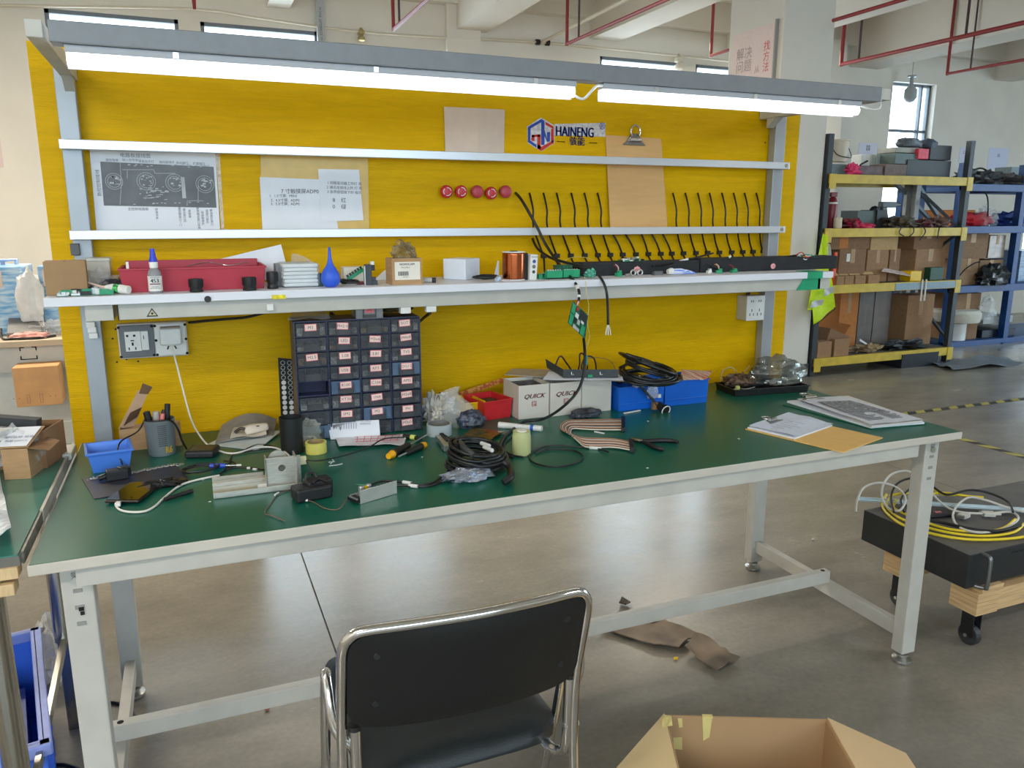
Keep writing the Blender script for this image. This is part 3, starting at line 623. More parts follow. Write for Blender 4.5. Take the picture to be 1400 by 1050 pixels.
# ------------------------------------------------ hanging cables with clips
m_tie = mat('black_cable_clip', (20, 20, 21), .5, var=0)
tops = [(724, 264), (743, 264), (761, 264), (781, 264), (799, 264), (817, 264), None, None, None, None, None, (920, 265), (937, 265), (954, 265), (970, 265), (987, 265), (1003, 265), (1018, 265), (1034, 265), (1050, 266)]
clips = [743, 761, 780, 799, 817, 834, 851, 869, 886, 903, 918, 934, 951, 967, 983, 1000, 1015, 1029, 1043]
ti = [t_ for t_ in tops]
names = ['first', 'second', 'third', 'fourth', 'fifth', 'sixth', 'seventh', 'eighth', 'ninth', 'tenth', 'eleventh', 'twelfth', 'thirteenth', 'fourteenth', 'fifteenth', 'sixteenth', 'seventeenth', 'eighteenth', 'nineteenth', 'twentieth']
cols = [724, 743, 761, 781, 799, 817, 833, 850, 874, 887, 902, 920, 937, 954, 970, 987, 1003, 1018, 1034]
rn = random.Random(3)
for i, cx in enumerate(cols):
    kx = clips[i]; ky = 350-.35*i
    hid = 6 <= i <= 10
    bow = 5 if i < 6 or i > 10 else 0
    top = (cx, 264 if not hid else 300, 0, FB-.001)
    P = [Y(top[0], top[1], FB-.004)] if not hid else [Y(cx, 312, FB-.003)]
    if not hid: P += [Y(cx+2, 272, FB-.018), Y(cx+bow, 288, FB-.034), Y(cx+bow*.9, 302, FB-.032)]
    xm_ = cx+(kx-cx)*.35
    P += ([] if hid else [Y(cx+bow*.6+(kx-cx)*.2, 316, FB-.028)])+[Y(xm_+(kx-cx)*.3, 332, FB-.02), Y(kx, ky, FB-.006)]
    dx = 12 if i > 1 else 3
    P += [Y(kx+dx*.15, ky+6, FB-.02), Y(kx+dx*.7, ky+16, .85), Y(kx+dx*1.3, ky+20, .83)] if i > 0 else [Y(kx+1, ky+10, FB-.02), Y(kx+2, ky+24, .85), Y(kx+4, ky+32, .84)]
    c_ = MB().tube(P, .0034, 6, 4).build('hanging_cable', m_cable, smooth=60)
    lab = names[i]+' black cable from the left in the row hanging on the board' if i < 10 else names[18-i]+' black cable from the right in the row hanging on the board'
    tag(c_, lab, 'cable', 'black cables hanging down the board')
    q = Y(kx, ky, FB-.004); MB().box(q.x-.009, q.x+.009, FB-.012, FB, q.z-.007, q.z+.007).build('cable_clip', m_tie, c_, world=True)
# last one hides behind the right post
# ------------------------------------------------ sockets
def socket_plate(px0, py0, px1, py1, label, nm, dep=.035, two=True):
    a, b_ = Y(px0, py0, FB-dep), Y(px1, py1, FB-dep)
    return a, b_
sk = thing('socket_box', 'twin wall socket box with grey and white plates, left on the yellow board', 'socket', Y(208, 487, FB-.02))
a = Y(159, 444, FB-.04); b_ = Y(258, 483, FB-.04)
x0, x1, z1, z0 = a.x, b_.x, a.z, b_.z-.006; xm = x0+(x1-x0)*.52
MB().box(x0, x1, FB-.04, FB, z0, z1).build('box_body', mat('socket_cream', (216, 208, 198), .5, var=.03), sk, world=True, bevel=.003)
g_ = MB().box(x0+.004, xm-.001, FB-.046, FB-.039, z0+.004, z1-.003).build('grey_frame', mat('socket_grey_plate', (104, 108, 112), .5, var=.04), sk, world=True, bevel=.002)
cx = (x0+xm)/2; cz = (z0+z1)/2
MB().box(cx-.029, cx+.012, FB-.052, FB-.0455, cz-.027, cz+.03).box(cx+.013, cx+.032, FB-.054, FB-.0455, cz-.025, cz+.03).build('socket_insert', m_white, g_, world=True, bevel=.001)
mb = MB()
for dx_, dz_, w1, h1 in ((-.022, .018, .006, .006), (-.004, .018, .006, .006), (-.010, .004, .009, .003), (-.010, -.006, .005, .009), (-.02, -.019, .003, .008), (-.003, -.019, .003, .008), (.02, .012, .002, .01)):
    mb.box(cx+dx_-w1/2, cx+dx_+w1/2, FB-.0545 if dx_ > .01 else FB-.0525, FB-.0515, cz+dz_-h1/2, cz+dz_+h1/2)
for sx_ in (-1, 1):
    for sz_ in (-1, 1): mb.cyl((cx+sx_*.043, FB-.0468, cz+sz_*.042), (cx+sx_*.043, FB-.045, cz+sz_*.042), .004, 8)
mb.build('socket_slots', m_hole, g_, world=True)
w__ = MB().box(xm+.001, x1-.004, FB-.046, FB-.039, z0+.004, z1-.003).build('white_frame', m_white, sk, world=True, bevel=.002)
cx2 = (xm+x1)/2
mb = MB()
for sx_ in (-1, 1):
    for sz_ in (-1, 0, 1): mb.cyl((cx2+sx_*.04, FB-.0468, cz+sz_*.042), (cx2+sx_*.04, FB-.045, cz+sz_*.042), .004, 8)
for sx_ in (-1, 1): mb.add([(cx2+sx_*.006, FB-.0465, cz-.018), (cx2+sx_*.010, FB-.0465, cz-.018), (cx2+sx_*.014, FB-.0465, cz-.028), (cx2+sx_*.010, FB-.0465, cz-.028)], [(0, 1, 2, 3)])
mb.build('socket_slots', m_hole, w__, world=True)
ad = thing('phone_charger', 'white phone charger plugged into the right half of the twin socket', 'charger', (cx2, FB-.05, cz))
MB().box(cx2-.028, cx2+.028, FB-.078, FB-.0465, cz-.012, cz+.036).build('adapter_body', m_white, ad, world=True, bevel=.005)
MB().box(cx2-.026, cx2+.026, FB-.079, FB-.047, cz+.036, cz+.040).build('adapter_top', mat('brown_grey_label', (150, 136, 126), .5, var=.1), ad, world=True)
cab = [Vector((cx2+.002, FB-.07, cz-.008)), Vector((cx2+.004, FB-.09, cz-.03))]+[Y(242, 500, .83), Y(252, 540, .80), Y(262, 575, .77), Z(275, 598, .80), Z(290, 612, .786), Z(318, 620, .786), Z(350, 612, .786), Z(375, 612, .787), Z(392, 620, .79), Z(396, 628, .80), Z(388, 638, .83)]
MB().tube([p for p in cab], .0026, 7, 5).build('charging_cable', mat('white_cable', (230, 226, 218), .4, var=.02), ad, world=True, smooth=60)
cab2 = pxpts([(300, 650), (270, 656), (246, 664), (225, 680), (212, 692), (198, 699), (178, 700), (164, 697), (158, 690), (161, 686, .789)], .7835)
MB().tube(cab2, .0026, 7, 5).build('charging_cable', MATS['white_cable'], ad, world=True, smooth=60)
a = Y(1007, 405, FB-.04)
s2 = thing('socket_box', 'square white double socket box on the right of the yellow board', 'socket', Y(1028, 438, FB-.02))
b_ = Y(1043, 437, FB-.06); zt_ = Y(1043, 404, FB-.06).z
xa, xb, za, zb = b_.x-.083, b_.x, b_.z, zt_
MB().box(xa, xb, FB-.058, FB, za, zb).build('box_body', mat('socket_side', (206, 202, 196), .5, var=.03), s2, world=True, bevel=.003)
f2 = MB().box(xa-.001, xb+.001, FB-.064, FB-.057, za-.001, zb+.001).build('front_plate', m_white, s2, world=True, bevel=.002)
mb = MB()
for k_ in (-1, 1):
    cx = (xa+xb)/2+k_*.018
    mb.box(cx-.006, cx-.003, FB-.0645, FB-.063, zb-.024, zb-.016).box(cx+.003, cx+.006, FB-.0645, FB-.063, zb-.024, zb-.016)
    mb.box(cx-.0015, cx+.0015, FB-.0645, FB-.063, za+.034, za+.044).box(cx-.010, cx-.007, FB-.0645, FB-.063, za+.018, za+.028).box(cx+.007, cx+.010, FB-.0645, FB-.063, za+.018, za+.028)
mb.build('socket_slots', m_hole, f2, world=True)
q = Y(1022, 402, FB-.03); tag(MB().tube([(q.x, FB-.03, zb-.002), (q.x+.01, FB-.035, zb+.03), (q.x+.005, FB-.03, 1.158)], .007, 7, 4).build('power_cable', m_cable), 'short dark cable from the right socket box up to the shelf', 'cable')
tag(MB().tube([Y(258, 441, FB-.03), Y(300, 437, FB-.08), Y(262, 440, FB-.12), Y(245, 441, FB-.05)][:2]+[Y(335, 434, FB-.12), Y(360, 428, .76)], .004, 6, 5).build('power_cable', m_cable), 'black cable slack under the shelf right of the twin socket', 'cable')
tag(MB().tube([Y(452, 428, .80), Y(462, 436, .83), Y(470, 440, .86), Y(480, 437, FB-.02)], .005, 6, 5).build('power_cable', m_cable), 'black cable drooping under the shelf above the drawer cabinet', 'cable')
tag(MB().tube([Y(588, 428, .62), Y(580, 434, .70), Y(572, 441, .80), Y(566, 446, FB-.01)], .005, 6, 5).build('power_cable', m_cable), 'dark cable slanting from the shelf clip to the board', 'cable')
# strip of round stickers
dt = quad_on_board([(384, 568), (402, 567), (400, 491), (380, 489)], .003, .002).build('sticker_strip', m_black); tag(dt, 'black strip of paired round white stickers left of the drawer cabinet', 'sticker')
mb = MB(); yy2 = FB-.0036
for r_ in range(11):
    for c_ in range(2):
        q = Y(386.5+c_*9+r_*.35, 496+r_*6.8, yy2)
        if r_ < 4 or (c_ == 1 and r_ < 8): ring(mb, q.x, q.z, .0062, .0012, yy2, 14)
        else: mb.cyl((q.x, yy2, q.z), (q.x, yy2+.0006, q.z), .0072, 14)
mb.build('round_stickers', m_white, dt, world=True)
# ================================================================ THINGS ON THE UPPER SHELF
SZ = 1.2213
sx = lambda px, y, py=390: Y(px, py, y).x
# brown box at the left end
def carton(name, label, M0, w_, d, h, m, tape=True, cat='box', group=None, open_=False, print_=None, mtape=None):
    loc = M0.to_translation(); rz = M0.to_euler().z
    t = thing(name, label, cat, loc, rz, group)
    if open_:
        MB().tray(w_, d, h, .004).build('box_walls', m, t)
    else:
        MB().box(0, w_, 0, d, 0, h).build('box_body', m, t, bevel=.0015)
        MB().box(w_*.5-.0008, w_*.5+.0008, -.0003, d+.0003, h-.001, h+.0004).build('lid_seam', mat('carton_seam', (110, 82, 56), .8, var=0), t)
    if tape: MB().box(w_*.5-.02*max(1, w_*2), w_*.5+.02*max(1, w_*2), -.0005, d+.0005, h*.72, h+.0008).build('packing_tape', mtape or mat('packing_tape', (186, 150, 104), .25, var=.05), t)
    return t
x = sx(65, .66)
t = carton('small_carton', 'small brown cardboard box at the left end of the upper shelf', TR(x-.002, .64, SZ, .06), .092, .075, .083, mat('carton_matte_brown', (160, 128, 92), .8, var=.04), tape=False)
# circuit board at the left
def pcb(name, label, x, y, z, w_, d, m, rz=0, n=14, seed=1, tz=.0, cat='circuit board', extra=None, hmax=.012, group=None, th=.0016):
    t = thing(name, label, cat, (x, y, z), rz, group); rn = random.Random(seed)
    MB().box(0, w_, 0, d, tz, tz+th).build('board', m, t)
    ms = [m_black, m_solder, m_term, m_white]
    for k_ in range(4):
        mb = MB()
        for i in range(n//3+1):
            a, b_ = rn.uniform(0, w_*.85), rn.uniform(0, d*.85); u, v_ = rn.uniform(.004, w_*.2), rn.uniform(.004, d*.22)
            mb.box(a, min(w_, a+u), b_, min(d, b_+v_), tz+th, tz+th+rn.uniform(.002, hmax))
        mb.build(['chips', 'solder_parts', 'terminal_blocks', 'white_connectors'][k_], ms[k_], t)
    return t
pcb('circuit_board', 'dark green circuit board lying in front of the small brown box', sx(76, .605), .60, SZ, .125, .06, m_pcbd, .04, 36, 4, hmax=.014)
t = pcb('circuit_board', 'small circuit board with tall chips under the glue tube nozzle', sx(118, .63), .66, SZ, .055, .04, m_pcbd, .3, 12, 9, hmax=.02)
# clear plastic box and bag
x0, x1 = sx(119, .80), sx(154, .80)
t = thing('clear_plastic_box', 'frosted clear plastic box against the rear post on the shelf', 'box', (x0, .77, SZ))
MB().tray(x1-x0, .07, .075, .002).build('box_walls', mat('frosted_clear_plastic', (214, 214, 205), .3, var=.05, alpha=.45), t)
MB().box(-.002, x1-x0+.002, -.002, .072, .075, .083).build('lid', mat('frosted_lid', (220, 222, 215), .35, var=.03, alpha=.6), t, bevel=.002)
MB().box(.01, x1-x0-.01, .01, .06, .003, .05).build('contents', mat('pale_yellow_parts', (206, 190, 120), .6, var=.3, scale=80), t)
o = MB().blob((sx(138, .72), .72, SZ+.022), (.045, .035, .03), .35, 3, 5).build('plastic_bag', m_film, smooth=30); tag(o, 'crumpled clear plastic bag behind the glue tube', 'bag')
# glue tube
A = Vector((sx(176, .605), .605, SZ+.011)); Bp = Vector((sx(126, .66), .66, SZ+.02)); d = (Bp-A)
t = thing('glue_tube', 'white glue tube with green print and long thin nozzle lying on the shelf', 'tube', A)
MB().tube([A+d*.12, A+d*.2, A+d*.45, A+d*.62], .01, 12, rs=[.0105, .0115, .011, .006]).build('tube_body', m_white, t, world=True, smooth=50)
MB().tube([A, A+d*.13], .0105, 14).build('tube_cap', m_white, t, world=True, bevel=.001)
MB().tube([A+d*.62, A+d*.75, A+d*1.35+Vector((0, 0, .012))], .004, 8, rs=[.005, .003, .0012]).build('nozzle', mat('nozzle_pink', (226, 196, 180), .4, var=0), t, world=True, smooth=50)
MB().tube([A+d*.24, A+d*.38], .0116, 14).build('green_print', mat('green_print', (70, 168, 90), .5, var=.6, scale=120, contrast=(.48, .52)), t, world=True)
o = MB().blob((sx(160, .70), .70, SZ+.015), (.04, .02, .016), .3, 3, 8).build('black_parts_bag', mat('dark_bag', (46, 48, 56), .35, var=.2), smooth=30); tag(o, 'small dark bag between the glue tube and the red tray', 'bag')
# long red tray
x0, x1 = sx(168, .655), sx(361, .655)
t = thing('red_parts_tray', 'long dull red open plastic tray on the left of the shelf', 'tray', (x0, .655, SZ))
w_ = x1-x0; m_tr = mat('dull_red_plastic', (176, 48, 66), .45, var=.05, scale=8)
hT = Y(250, 366, .655).z-SZ; MB().tray(w_, .175, hT, .003, .006, lip=.003).box(.0, w_, .172, .178, hT-.01, hT+.012).build('tray_body', m_tr, t, bevel=.0008)
MB().box(.012, .018, -.004, .004, hT-.01, hT+.018).build('white_tab', m_white, t)
MB().box(.01, w_-.01, .01, .15, .004, .03).build('tray_contents', mat('dark_contents', (70, 50, 52), .7, var=.4, scale=60), t)
MB().tube(cat_rom([(w_*.45, .02, hT+.002), (w_*.6, .05, hT+.01), (w_*.75, .03, hT+.002), (w_*.9, .06, hT+.008)], 4), .0012, 5).build('thin_wire', m_chrome, t)
# folded paper behind tray
a, b_, c_, d_ = Y(300, 356, .845), Y(397, 390, .83), Y(384, 334, .845), Y(368, 336, .845)
mb = MB().sheet((a.x+.02, .84, SZ+.012), (b_.x, .82, SZ+.006), (c_.x, .842, c_.z), (a.x, .842, a.z+.004), .001, 10, fn=lambda u, v: .006*math.sin(u*9))
tag(mb.build('folded_paper', m_paper, smooth=50), 'white folded paper sheet standing behind the red tray', 'paper')
# glue bottle
x = sx(212.5, .615)
t = thing('glue_bottle', 'clear adhesive bottle with blue cap and white label 453, before the red tray', 'bottle', (x, .615, SZ))
MB().lathe([(.0155, 0), (.0165, .003), (.0165, .048), (.014, .056), (.009, .062), (.009, .066)], 24).build('bottle_body', mat('smoky_clear_bottle', (150, 156, 160), .15, var=0, alpha=.75), t, smooth=45)
MB().lathe([(.010, .064), (.0105, .078), (.010, .079)], 20).build('white_neck', m_white, t, smooth=30)
MB().lathe([(.0098, .0785), (.0102, .083), (.0075, .092), (.006, .104), (.0055, .112), (.003, .1125)], 18).build('blue_cap', mat('blue_cap', (36, 62, 200), .35, var=.03), t, smooth=40)
MB().lathe([(.0169, .006), (.0169, .044)], 24, cap=False).build('label', m_white, t, smooth=60)
T('453', .0135, Matrix.Translation((0, -.0178, .032)) @ Matrix.Rotation(math.pi/2, 4, 'X'), thick=.0003).build('label_number', m_black, t)
mb = T('ADHESIVE', .005, Matrix.Translation((0, -.0178, .0405)) @ Matrix.Rotation(math.pi/2, 4, 'X'))
T('INSTANT\nBONDER 20g', .004, Matrix.Translation((0, -.0178, .0155)) @ Matrix.Rotation(math.pi/2, 4, 'X'), mb); mb.build('label_text', mat('label_grey_ink', (70, 66, 90), .6, var=0), t)
MB().box(-.012, .012, -.0174, -.0168, .023, .0255).build('label_band', mat('label_red_band', (120, 60, 70), .5, var=0), t)
# black knobs / cylinders
def knob(label, px, y, r, h, top=1.0, grp=None, seed=0):
    x = sx(px, y); t = thing('ribbed_plug', label, 'plug', (x, y, SZ), 0, grp)
    MB().lathe([(r*.92, 0), (r, .002), (r, h*.12), (r*.9, h*.18), (r*.9, h*.3), (r*top, h*.38), (r*top, h*.97), (r*top*.94, h), (r*top*.55, h), (r*top*.5, h*.8)], 26).build('knob_body', m_black, t, smooth=35)
    mb = MB()
    for i in range(24): a = 2*math.pi*i/24; mb.box(-.0008, .0008, -.001, .001, h*.42, h*.94, TR(math.cos(a)*r*top, math.sin(a)*r*top, 0, a))
    mb.build('knurled_grip', m_black, t); return t
knob('black ribbed plug with a narrow collar, right of the glue bottle', 268, .61, .0175, .034)
knob('black plug in front of the right end of the red tray', 341, .605, .0180, .035, .97)
t = knob('taller black plug beside the white bundle on the shelf', 373, .635, .0150, .046, 1.0)
# white wrapped bundle
x0, x1 = sx(386, .65), sx(437, .65)
t = thing('wrapped_bundle', 'white bundle of foam sheets wrapped in clear film on the shelf', 'bundle', (x0, .645, SZ))
w_ = x1-x0
for i in range(6): MB().box(.004+.002*math.sin(i*2.1), w_-.004+.002*math.sin(i*3), .0+.003*math.sin(i), .10, .002+i*.0105, .0115+i*.0105).build('foam_sheet', mat('white_foam', (222, 228, 230), .7, var=.03), t, bevel=.003)
MB().box(-.004, w_+.003, -.006, .105, 0, .067).build('film_wrap', mat('wrap_film', (222, 228, 230), .15, var=.05, alpha=.25, bump=.8, bscale=60), t, bevel=.012, seg=3)
MB().sheet((.03, .03, .067), (w_-.02, .02, .067), (w_-.01, .09, .07), (.04, .09, .085), .001, 6, .008, 2).build('film_flap', m_film, t, smooth=40)
o = MB().box(sx(377, .72), sx(400, .72), .69, .75, SZ, SZ+.062).build('grey_block', mat('mid_grey_plastic', (128, 132, 136), .5, var=.05), bevel=.002); tag(o, 'mid grey plastic block behind the tall black plug', 'block')
# small teal connector + blower bulb
o = MB().box(sx(434, .66), sx(442, .66), .65, .68, SZ, SZ+.028).box(sx(434, .66)+.003, sx(442, .66)-.003, .655, .675, SZ+.028, SZ+.036).build('connector', mat('dark_teal_plastic', (38, 76, 84), .5, var=.1), bevel=.001); tag(o, 'dark teal connector between the white bundle and blue blower bulb', 'connector')
t = thing('blower_bulb', 'blue rubber air blower bulb standing on the shelf with nozzle up', 'blower', (sx(452.5, .625), .625, SZ))
r_ = .0262
MB().lathe([(r_*.45, 0), (r_*.75, .004), (r_*.97, .014), (r_, .024), (r_*.94, .035), (r_*.72, .047), (r_*.45, .057), (r_*.28, .067), (r_*.2, .08), (r_*.13, .104), (r_*.11, .109), (r_*.05, .1095)], 30).build('rubber_bulb', mat('blue_rubber', (44, 92, 214), .45, var=.03), t, smooth=70)
# cables, connectors right of bulb
tag(MB().tube(coil(Vector((sx(478, .66), .66, SZ+.005)), .024, .003, 2.6, .004, .003, seed=2), .0032, 6).build('coiled_cable', m_cable, smooth=60), 'small black cable coil right of the blue blower bulb', 'cable')
x0 = sx(470, .76); o = MB().box(x0, sx(499, .76), .75, .80, SZ, SZ+.045).build('white_tray', mat('off_white_plastic', (224, 220, 208), .5, var=.03), bevel=.002); tag(o, 'off white plastic block behind the green connector strip', 'box')
t = thing('connector_strip', 'slanted green terminal strip leaning on the off white block', 'connector', (sx(477, .70), .70, SZ))
Mx = TR(0, 0, .008, 0) @ Matrix.Rotation(-.55, 4, 'Y')
MB().box(0, .055, 0, .008, 0, .01, Mx).build('strip_body', m_term, t)
for i in range(6): MB().box(.003+i*.009, .009+i*.009, -.001, .007, .010, .017, Mx).build('terminal', mat('dark_terminal', (26, 60, 46), .5, var=0), t)
o = MB().box(sx(488, .68), sx(499, .68), .67, .69, SZ, SZ+.008).build('fuse_holder', mat('maroon_plastic', (120, 26, 48), .4, var=.05), bevel=.002); tag(o, 'small maroon plastic part beside the black relay', 'part')
t = thing('limit_switch', 'upright black limit switch with white lever left of the barcode box', 'switch', (sx(500, .65), .645, SZ))
MB().box(0, .018, 0, .022, 0, .058).box(.018, .034, .002, .02, 0, .012).box(.016, .030, .002, .018, .012, .022).build('switch_body', mat('slate_plastic', (52, 58, 66), .45, var=.08), t, bevel=.001)
MB().box(.019, .028, .004, .016, .040, .056).build('plunger', m_black, t); MB().box(.016, .026, .003, .017, .057, .066).build('white_lever', m_white, t); MB().box(-.003, 0, .003, .018, 0, .054).build('mounting_plate', m_solder, t)
# barcode box with bag and tweezers
x0, x1 = sx(536, .62), sx(577, .62)
w_ = x1-x0
t = thing('barcode_carton', 'open kraft box with white barcode label holding a bag of parts', 'box', (x0, .615, SZ), .02)
MB().tray(w_, .07, .075, .0025).build('box_walls', m_card, t)
MB().box(.008, w_-.006, -.0012, 0, .014, .065).build('label', mat('label_white', (228, 222, 210), .6, var=.02), t)
mb = T('NOVOCAM', .0085, Matrix.Translation((w_*.5, -.0016, .058)) @ Matrix.Rotation(math.pi/2, 4, 'X'), thick=.0002)
T('PN: 0040-2', .0055, Matrix.Translation((w_*.45, -.0016, .049)) @ Matrix.Rotation(math.pi/2, 4, 'X'), mb)
rn = random.Random(2); u = .018
while u < .048: k_ = rn.uniform(.0008, .0026); mb.box(u, u+k_, -.0016, -.0012, .026, .038); u += k_+rn.uniform(.0008, .002)
T('6920040213', .004, Matrix.Translation((w_*.45, -.0016, .022)) @ Matrix.Rotation(math.pi/2, 4, 'X'), mb)
mb.build('label_print', m_black, t)
MB().prism([(0, 0), (w_, 0), (w_-.004, .0)][:0] or [(0, 0), (w_, 0), (w_, .002), (0, .002)], 0, .0, None).build('x', m_card, t) if False else None
o = MB().blob((sx(553, .65), .65, SZ+.088), (.036, .026, .028), .3, 3.2, 11, flatb=False).build('parts_bag', mat('brown_grey_film', (136, 122, 98), .1, var=.6, scale=30, alpha=.5, bump=.6, bscale=40), smooth=30); tag(o, 'crumpled clear bag of brown parts stuffed in the barcode box', 'bag')
t = thing('tweezers', 'metal tweezers leaning out of the barcode box', 'tweezers', (sx(560, .66), .66, SZ+.07))
P1 = [Y(577, 362, .655), Y(562, 345, .66), Y(548, 328, .665), Y(541, 333, .665)]
MB().tube(P1, .0022, 6, 4).build('tweezer_arm', mat('bronze_metal', (150, 116, 92), .3, metal=.7, var=.1), t, world=True)
P2 = [Y(574, 365, .655), Y(560, 347, .66), Y(548, 331, .665), Y(546, 338, .665)]
MB().tube(P2, .0018, 6, 4).build('tweezer_arm', MATS['bronze_metal'], t, world=True)
# small sheet between limit switch and box
tag(MB().sheet((sx(512, .80), .80, SZ+.001), (sx(533, .80), .80, SZ+.001), (sx(533, .83), .84, SZ+.034), (sx(524, .83), .84, SZ+.02), .001, 4).build('paper_scrap', m_paper), 'white paper scrap behind the barcode box', 'paper')
t = thing('marker_pen', 'short grey pen with black cap right of the barcode box', 'pen', (sx(580, .66), .66, SZ+.008))
MB().tube([(0, 0, 0), (.022, -.012, 0)], .0075, 12).build('pen_body', mat('pen_grey', (186, 184, 178), .4, var=.03), t, smooth=40); MB().tube([(.022, -.012, 0), (.030, -.0165, 0)], .008, 12).build('pen_cap', m_black, t, smooth=40)
# white box pair
x0, x1, x2 = sx(609, .74), sx(635, .71), sx(659, .74)
ang = math.atan2(-.045, x1-x0)
t = thing('white_box', 'plain glossy white box turned corner-on in the middle of the shelf', 'box', (x1, .70, SZ))
w1 = Vector((x0-x1, .062, 0)); w2 = Vector((x2-x1, .058, 0)); h_ = .064
pts = [Vector((0, 0, 0)), w2, w1+w2, w1]
MB().prism([(p.x, p.y) for p in pts], 0, h_).build('box_body', mat('glossy_white_card', (226, 232, 242), .4, var=.02), t, bevel=.003)
# black cable + plug
tag(MB().tube(coil(Vector((sx(665, .66), .665, SZ+.005)), .03, .003, 2.4, .006, .003, seed=8, ax=1.25), .0034, 6).build('coiled_cable', m_cable, smooth=60), 'black cable coil lying left of the copper wire spool', 'cable')
t = thing('wire_plug', 'clear crimp plug with blue and red wires beside the copper spool', 'plug', (sx(682, .62), .62, SZ))
MB().box(-.010, .006, -.006, .006, .003, .013, TR(0, 0, .002, .5, 0, -.5)).build('plug_body', mat('clear_blue_plug', (176, 196, 220), .2, var=.1), t, bevel=.001)
for k_, (c0, c1) in enumerate((((60, 80, 190), .006), ((210, 50, 80), 0), ((220, 220, 225), -.006))): MB().tube([(.004, c1*.5, .004), (.02, -.004+c1, .002), (.036, -.008+c1, .0015)], .0012, 5, 4).build('thin_wire', mat('wire_%d' % c0[0], c0, .4, var=0), t)
# copper spool
x = sx(702, .665); r_ = .035
t = thing('copper_wire_spool', 'thick spool wound with shiny copper wire on the shelf', 'spool', (x, .665, SZ))
m_cu = mat('enamelled_copper', (168, 92, 56), .18, metal=1, var=.12, stretch=(1, 1, 120), scale=10)
prof = [(r_*.97, .003)]+[(r_*(.985+.012*(i % 2)), .004+i*.0026) for i in range(30)]+[(r_*.97, .083)]
MB().lathe(prof, 36).build('wire_winding', m_cu, t, smooth=80)
for u in (0, .0837): MB().lathe([(r_, u), (r_, u+.003)], 30).build('spool_flange', m_white, t)
MB().lathe([(.012, .0872), (.012, .0885)], 20).build('spool_hole', m_hole, t)
o = MB().prism([(0, 0), (.018, 0), (.018, .055), (.014, .055)], 0, .002, Matrix.Translation((sx(675, .74), .742, SZ)) @ Matrix.Rotation(math.pi/2, 4, 'X')).build('paper_scrap', m_paper); tag(o, 'white paper corner standing left of the copper spool', 'paper')
# meter
t = thing('power_module', 'slim white module with round dials right of the copper spool', 'module', (sx(723, .645), .64, SZ), .12)
MB().box(0, .026, 0, .07, 0, .078, Matrix.Rotation(.06, 4, 'Y')).build('module_case', m_white, t, bevel=.002)
MB().box(-.014, 0, .01, .07, 0, .082).build('module_back', m_black, t, bevel=.001)
for k_, (zz, cc, rr_) in enumerate(((.057, (70, 96, 160), .0055), (.041, (110, 116, 112), .006), (.025, (60, 64, 66), .005))):
    c0 = Matrix.Rotation(.06, 4, 'Y') @ Vector((.013, -.002, zz)); MB().cyl(c0, c0+Vector((0, .003, 0)), rr_, 16).build('dial', mat('dial_%d' % k_, cc, .3, var=.1), t, bevel=.0006)
T('POWER', .0065, Matrix.Translation((.0175, -.0006, .069)) @ Matrix.Rotation(math.pi/2, 4, 'X')).build('module_print', m_ink, t)
# green terminal boards
o = MB().box(0, .03, 0, .03, 0, .014, TR(sx(737, .66), .66, SZ)).build('terminal_plug', m_term, bevel=.001); tag(o, 'tiny green terminal plug just right of the white module', 'connector')
t = pcb('terminal_board', 'green relay board with rows of screw terminals on the shelf', sx(746, .64), .635, SZ, .135, .075, m_pcb, .05, 12, 21, tz=.004)
for k_ in range(2):
    mb = MB().box(.002+k_*.058, .056+k_*.062, -.003, .016, .004, .026+k_*.002); mb.build('screw_terminal', m_term, t, bevel=.001)
    mb = MB()
    for i in range(6): mb.cyl((.009+k_*.06+i*.0085, .006, .026), (.009+k_*.06+i*.0085, .006, .0295), .0025, 8)
    mb.build('terminal_screws', m_solder, t)
MB().box(.06, .115, .04, .07, .004, .04).build('relay_block', m_pcbd, t, bevel=.001)
tag(MB().blob((sx(807, .63), .63, SZ+.013), (.018, .014, .016), .3, 4, 3).build('clear_terminal', mat('clear_teal_plastic', (90, 176, 150), .2, var=.5, scale=90, alpha=.8), smooth=25), 'clear teal terminal plug at the right end of the relay board', 'connector')
tag(MB().tube([Y(757, 378, .67), Y(765, 362, .72), Y(782, 352, .84), Y(800, 352, .86), Y(812, 356, .86)], .0012, 5, 5).build('thin_wire', mat('yellow_wire', (214, 196, 110), .4, var=0)), 'thin yellow wire arching up behind the relay board', 'wire')
# black foam bars: two long profiles
m_foam = mat('black_foam', (38, 40, 43), .85, var=.12, scale=60)
xa, xb, xc = sx(796, .70), sx(960, .68), sx(1152, .66, 365)
t = MB().box(xa, xb, .70, .78, SZ, SZ+.043).build('foam_bar', m_foam, bevel=.004); tag(t, 'left long black foam bar lying on the shelf', 'foam')
t2 = MB().box(0, xc-xb-.004, 0, .08, 0, .048, TR(xb+.004, .70, SZ, -.02)).build('foam_bar', m_foam, bevel=.004); tag(t2, 'right long black foam bar reaching past the shelf end', 'foam')
def pinktag(px, py, y, label, s_=.011):
    q = Y(px, py, y); o = MB().blob((q.x, q.y, q.z), (s_, .002, s_*.9), .15, 2, 3, 14, 8, flatb=False).build('price_tag', mat('pink_tag', (236, 168, 170), .6, var=.1, scale=200), smooth=50)
    tag(o, label, 'tag'); T('12V', s_*.9, wall_M(q.x, q.y-.003, q.z)).build('tag_text', mat('tag_red_ink', (190, 70, 80), .6, var=0), o, world=True)
pinktag(871, 369, .695, 'pink sticker on the left foam bar under the circuit board', .013)
pinktag(1057, 364, .672, 'pink sticker on the right foam bar')
t = pcb('circuit_board', 'green circuit board resting on top of the left foam bar', sx(852, .70, 355), .70, SZ+.044, .095, .06, m_pcbd, .02, 16, 31, hmax=.012)
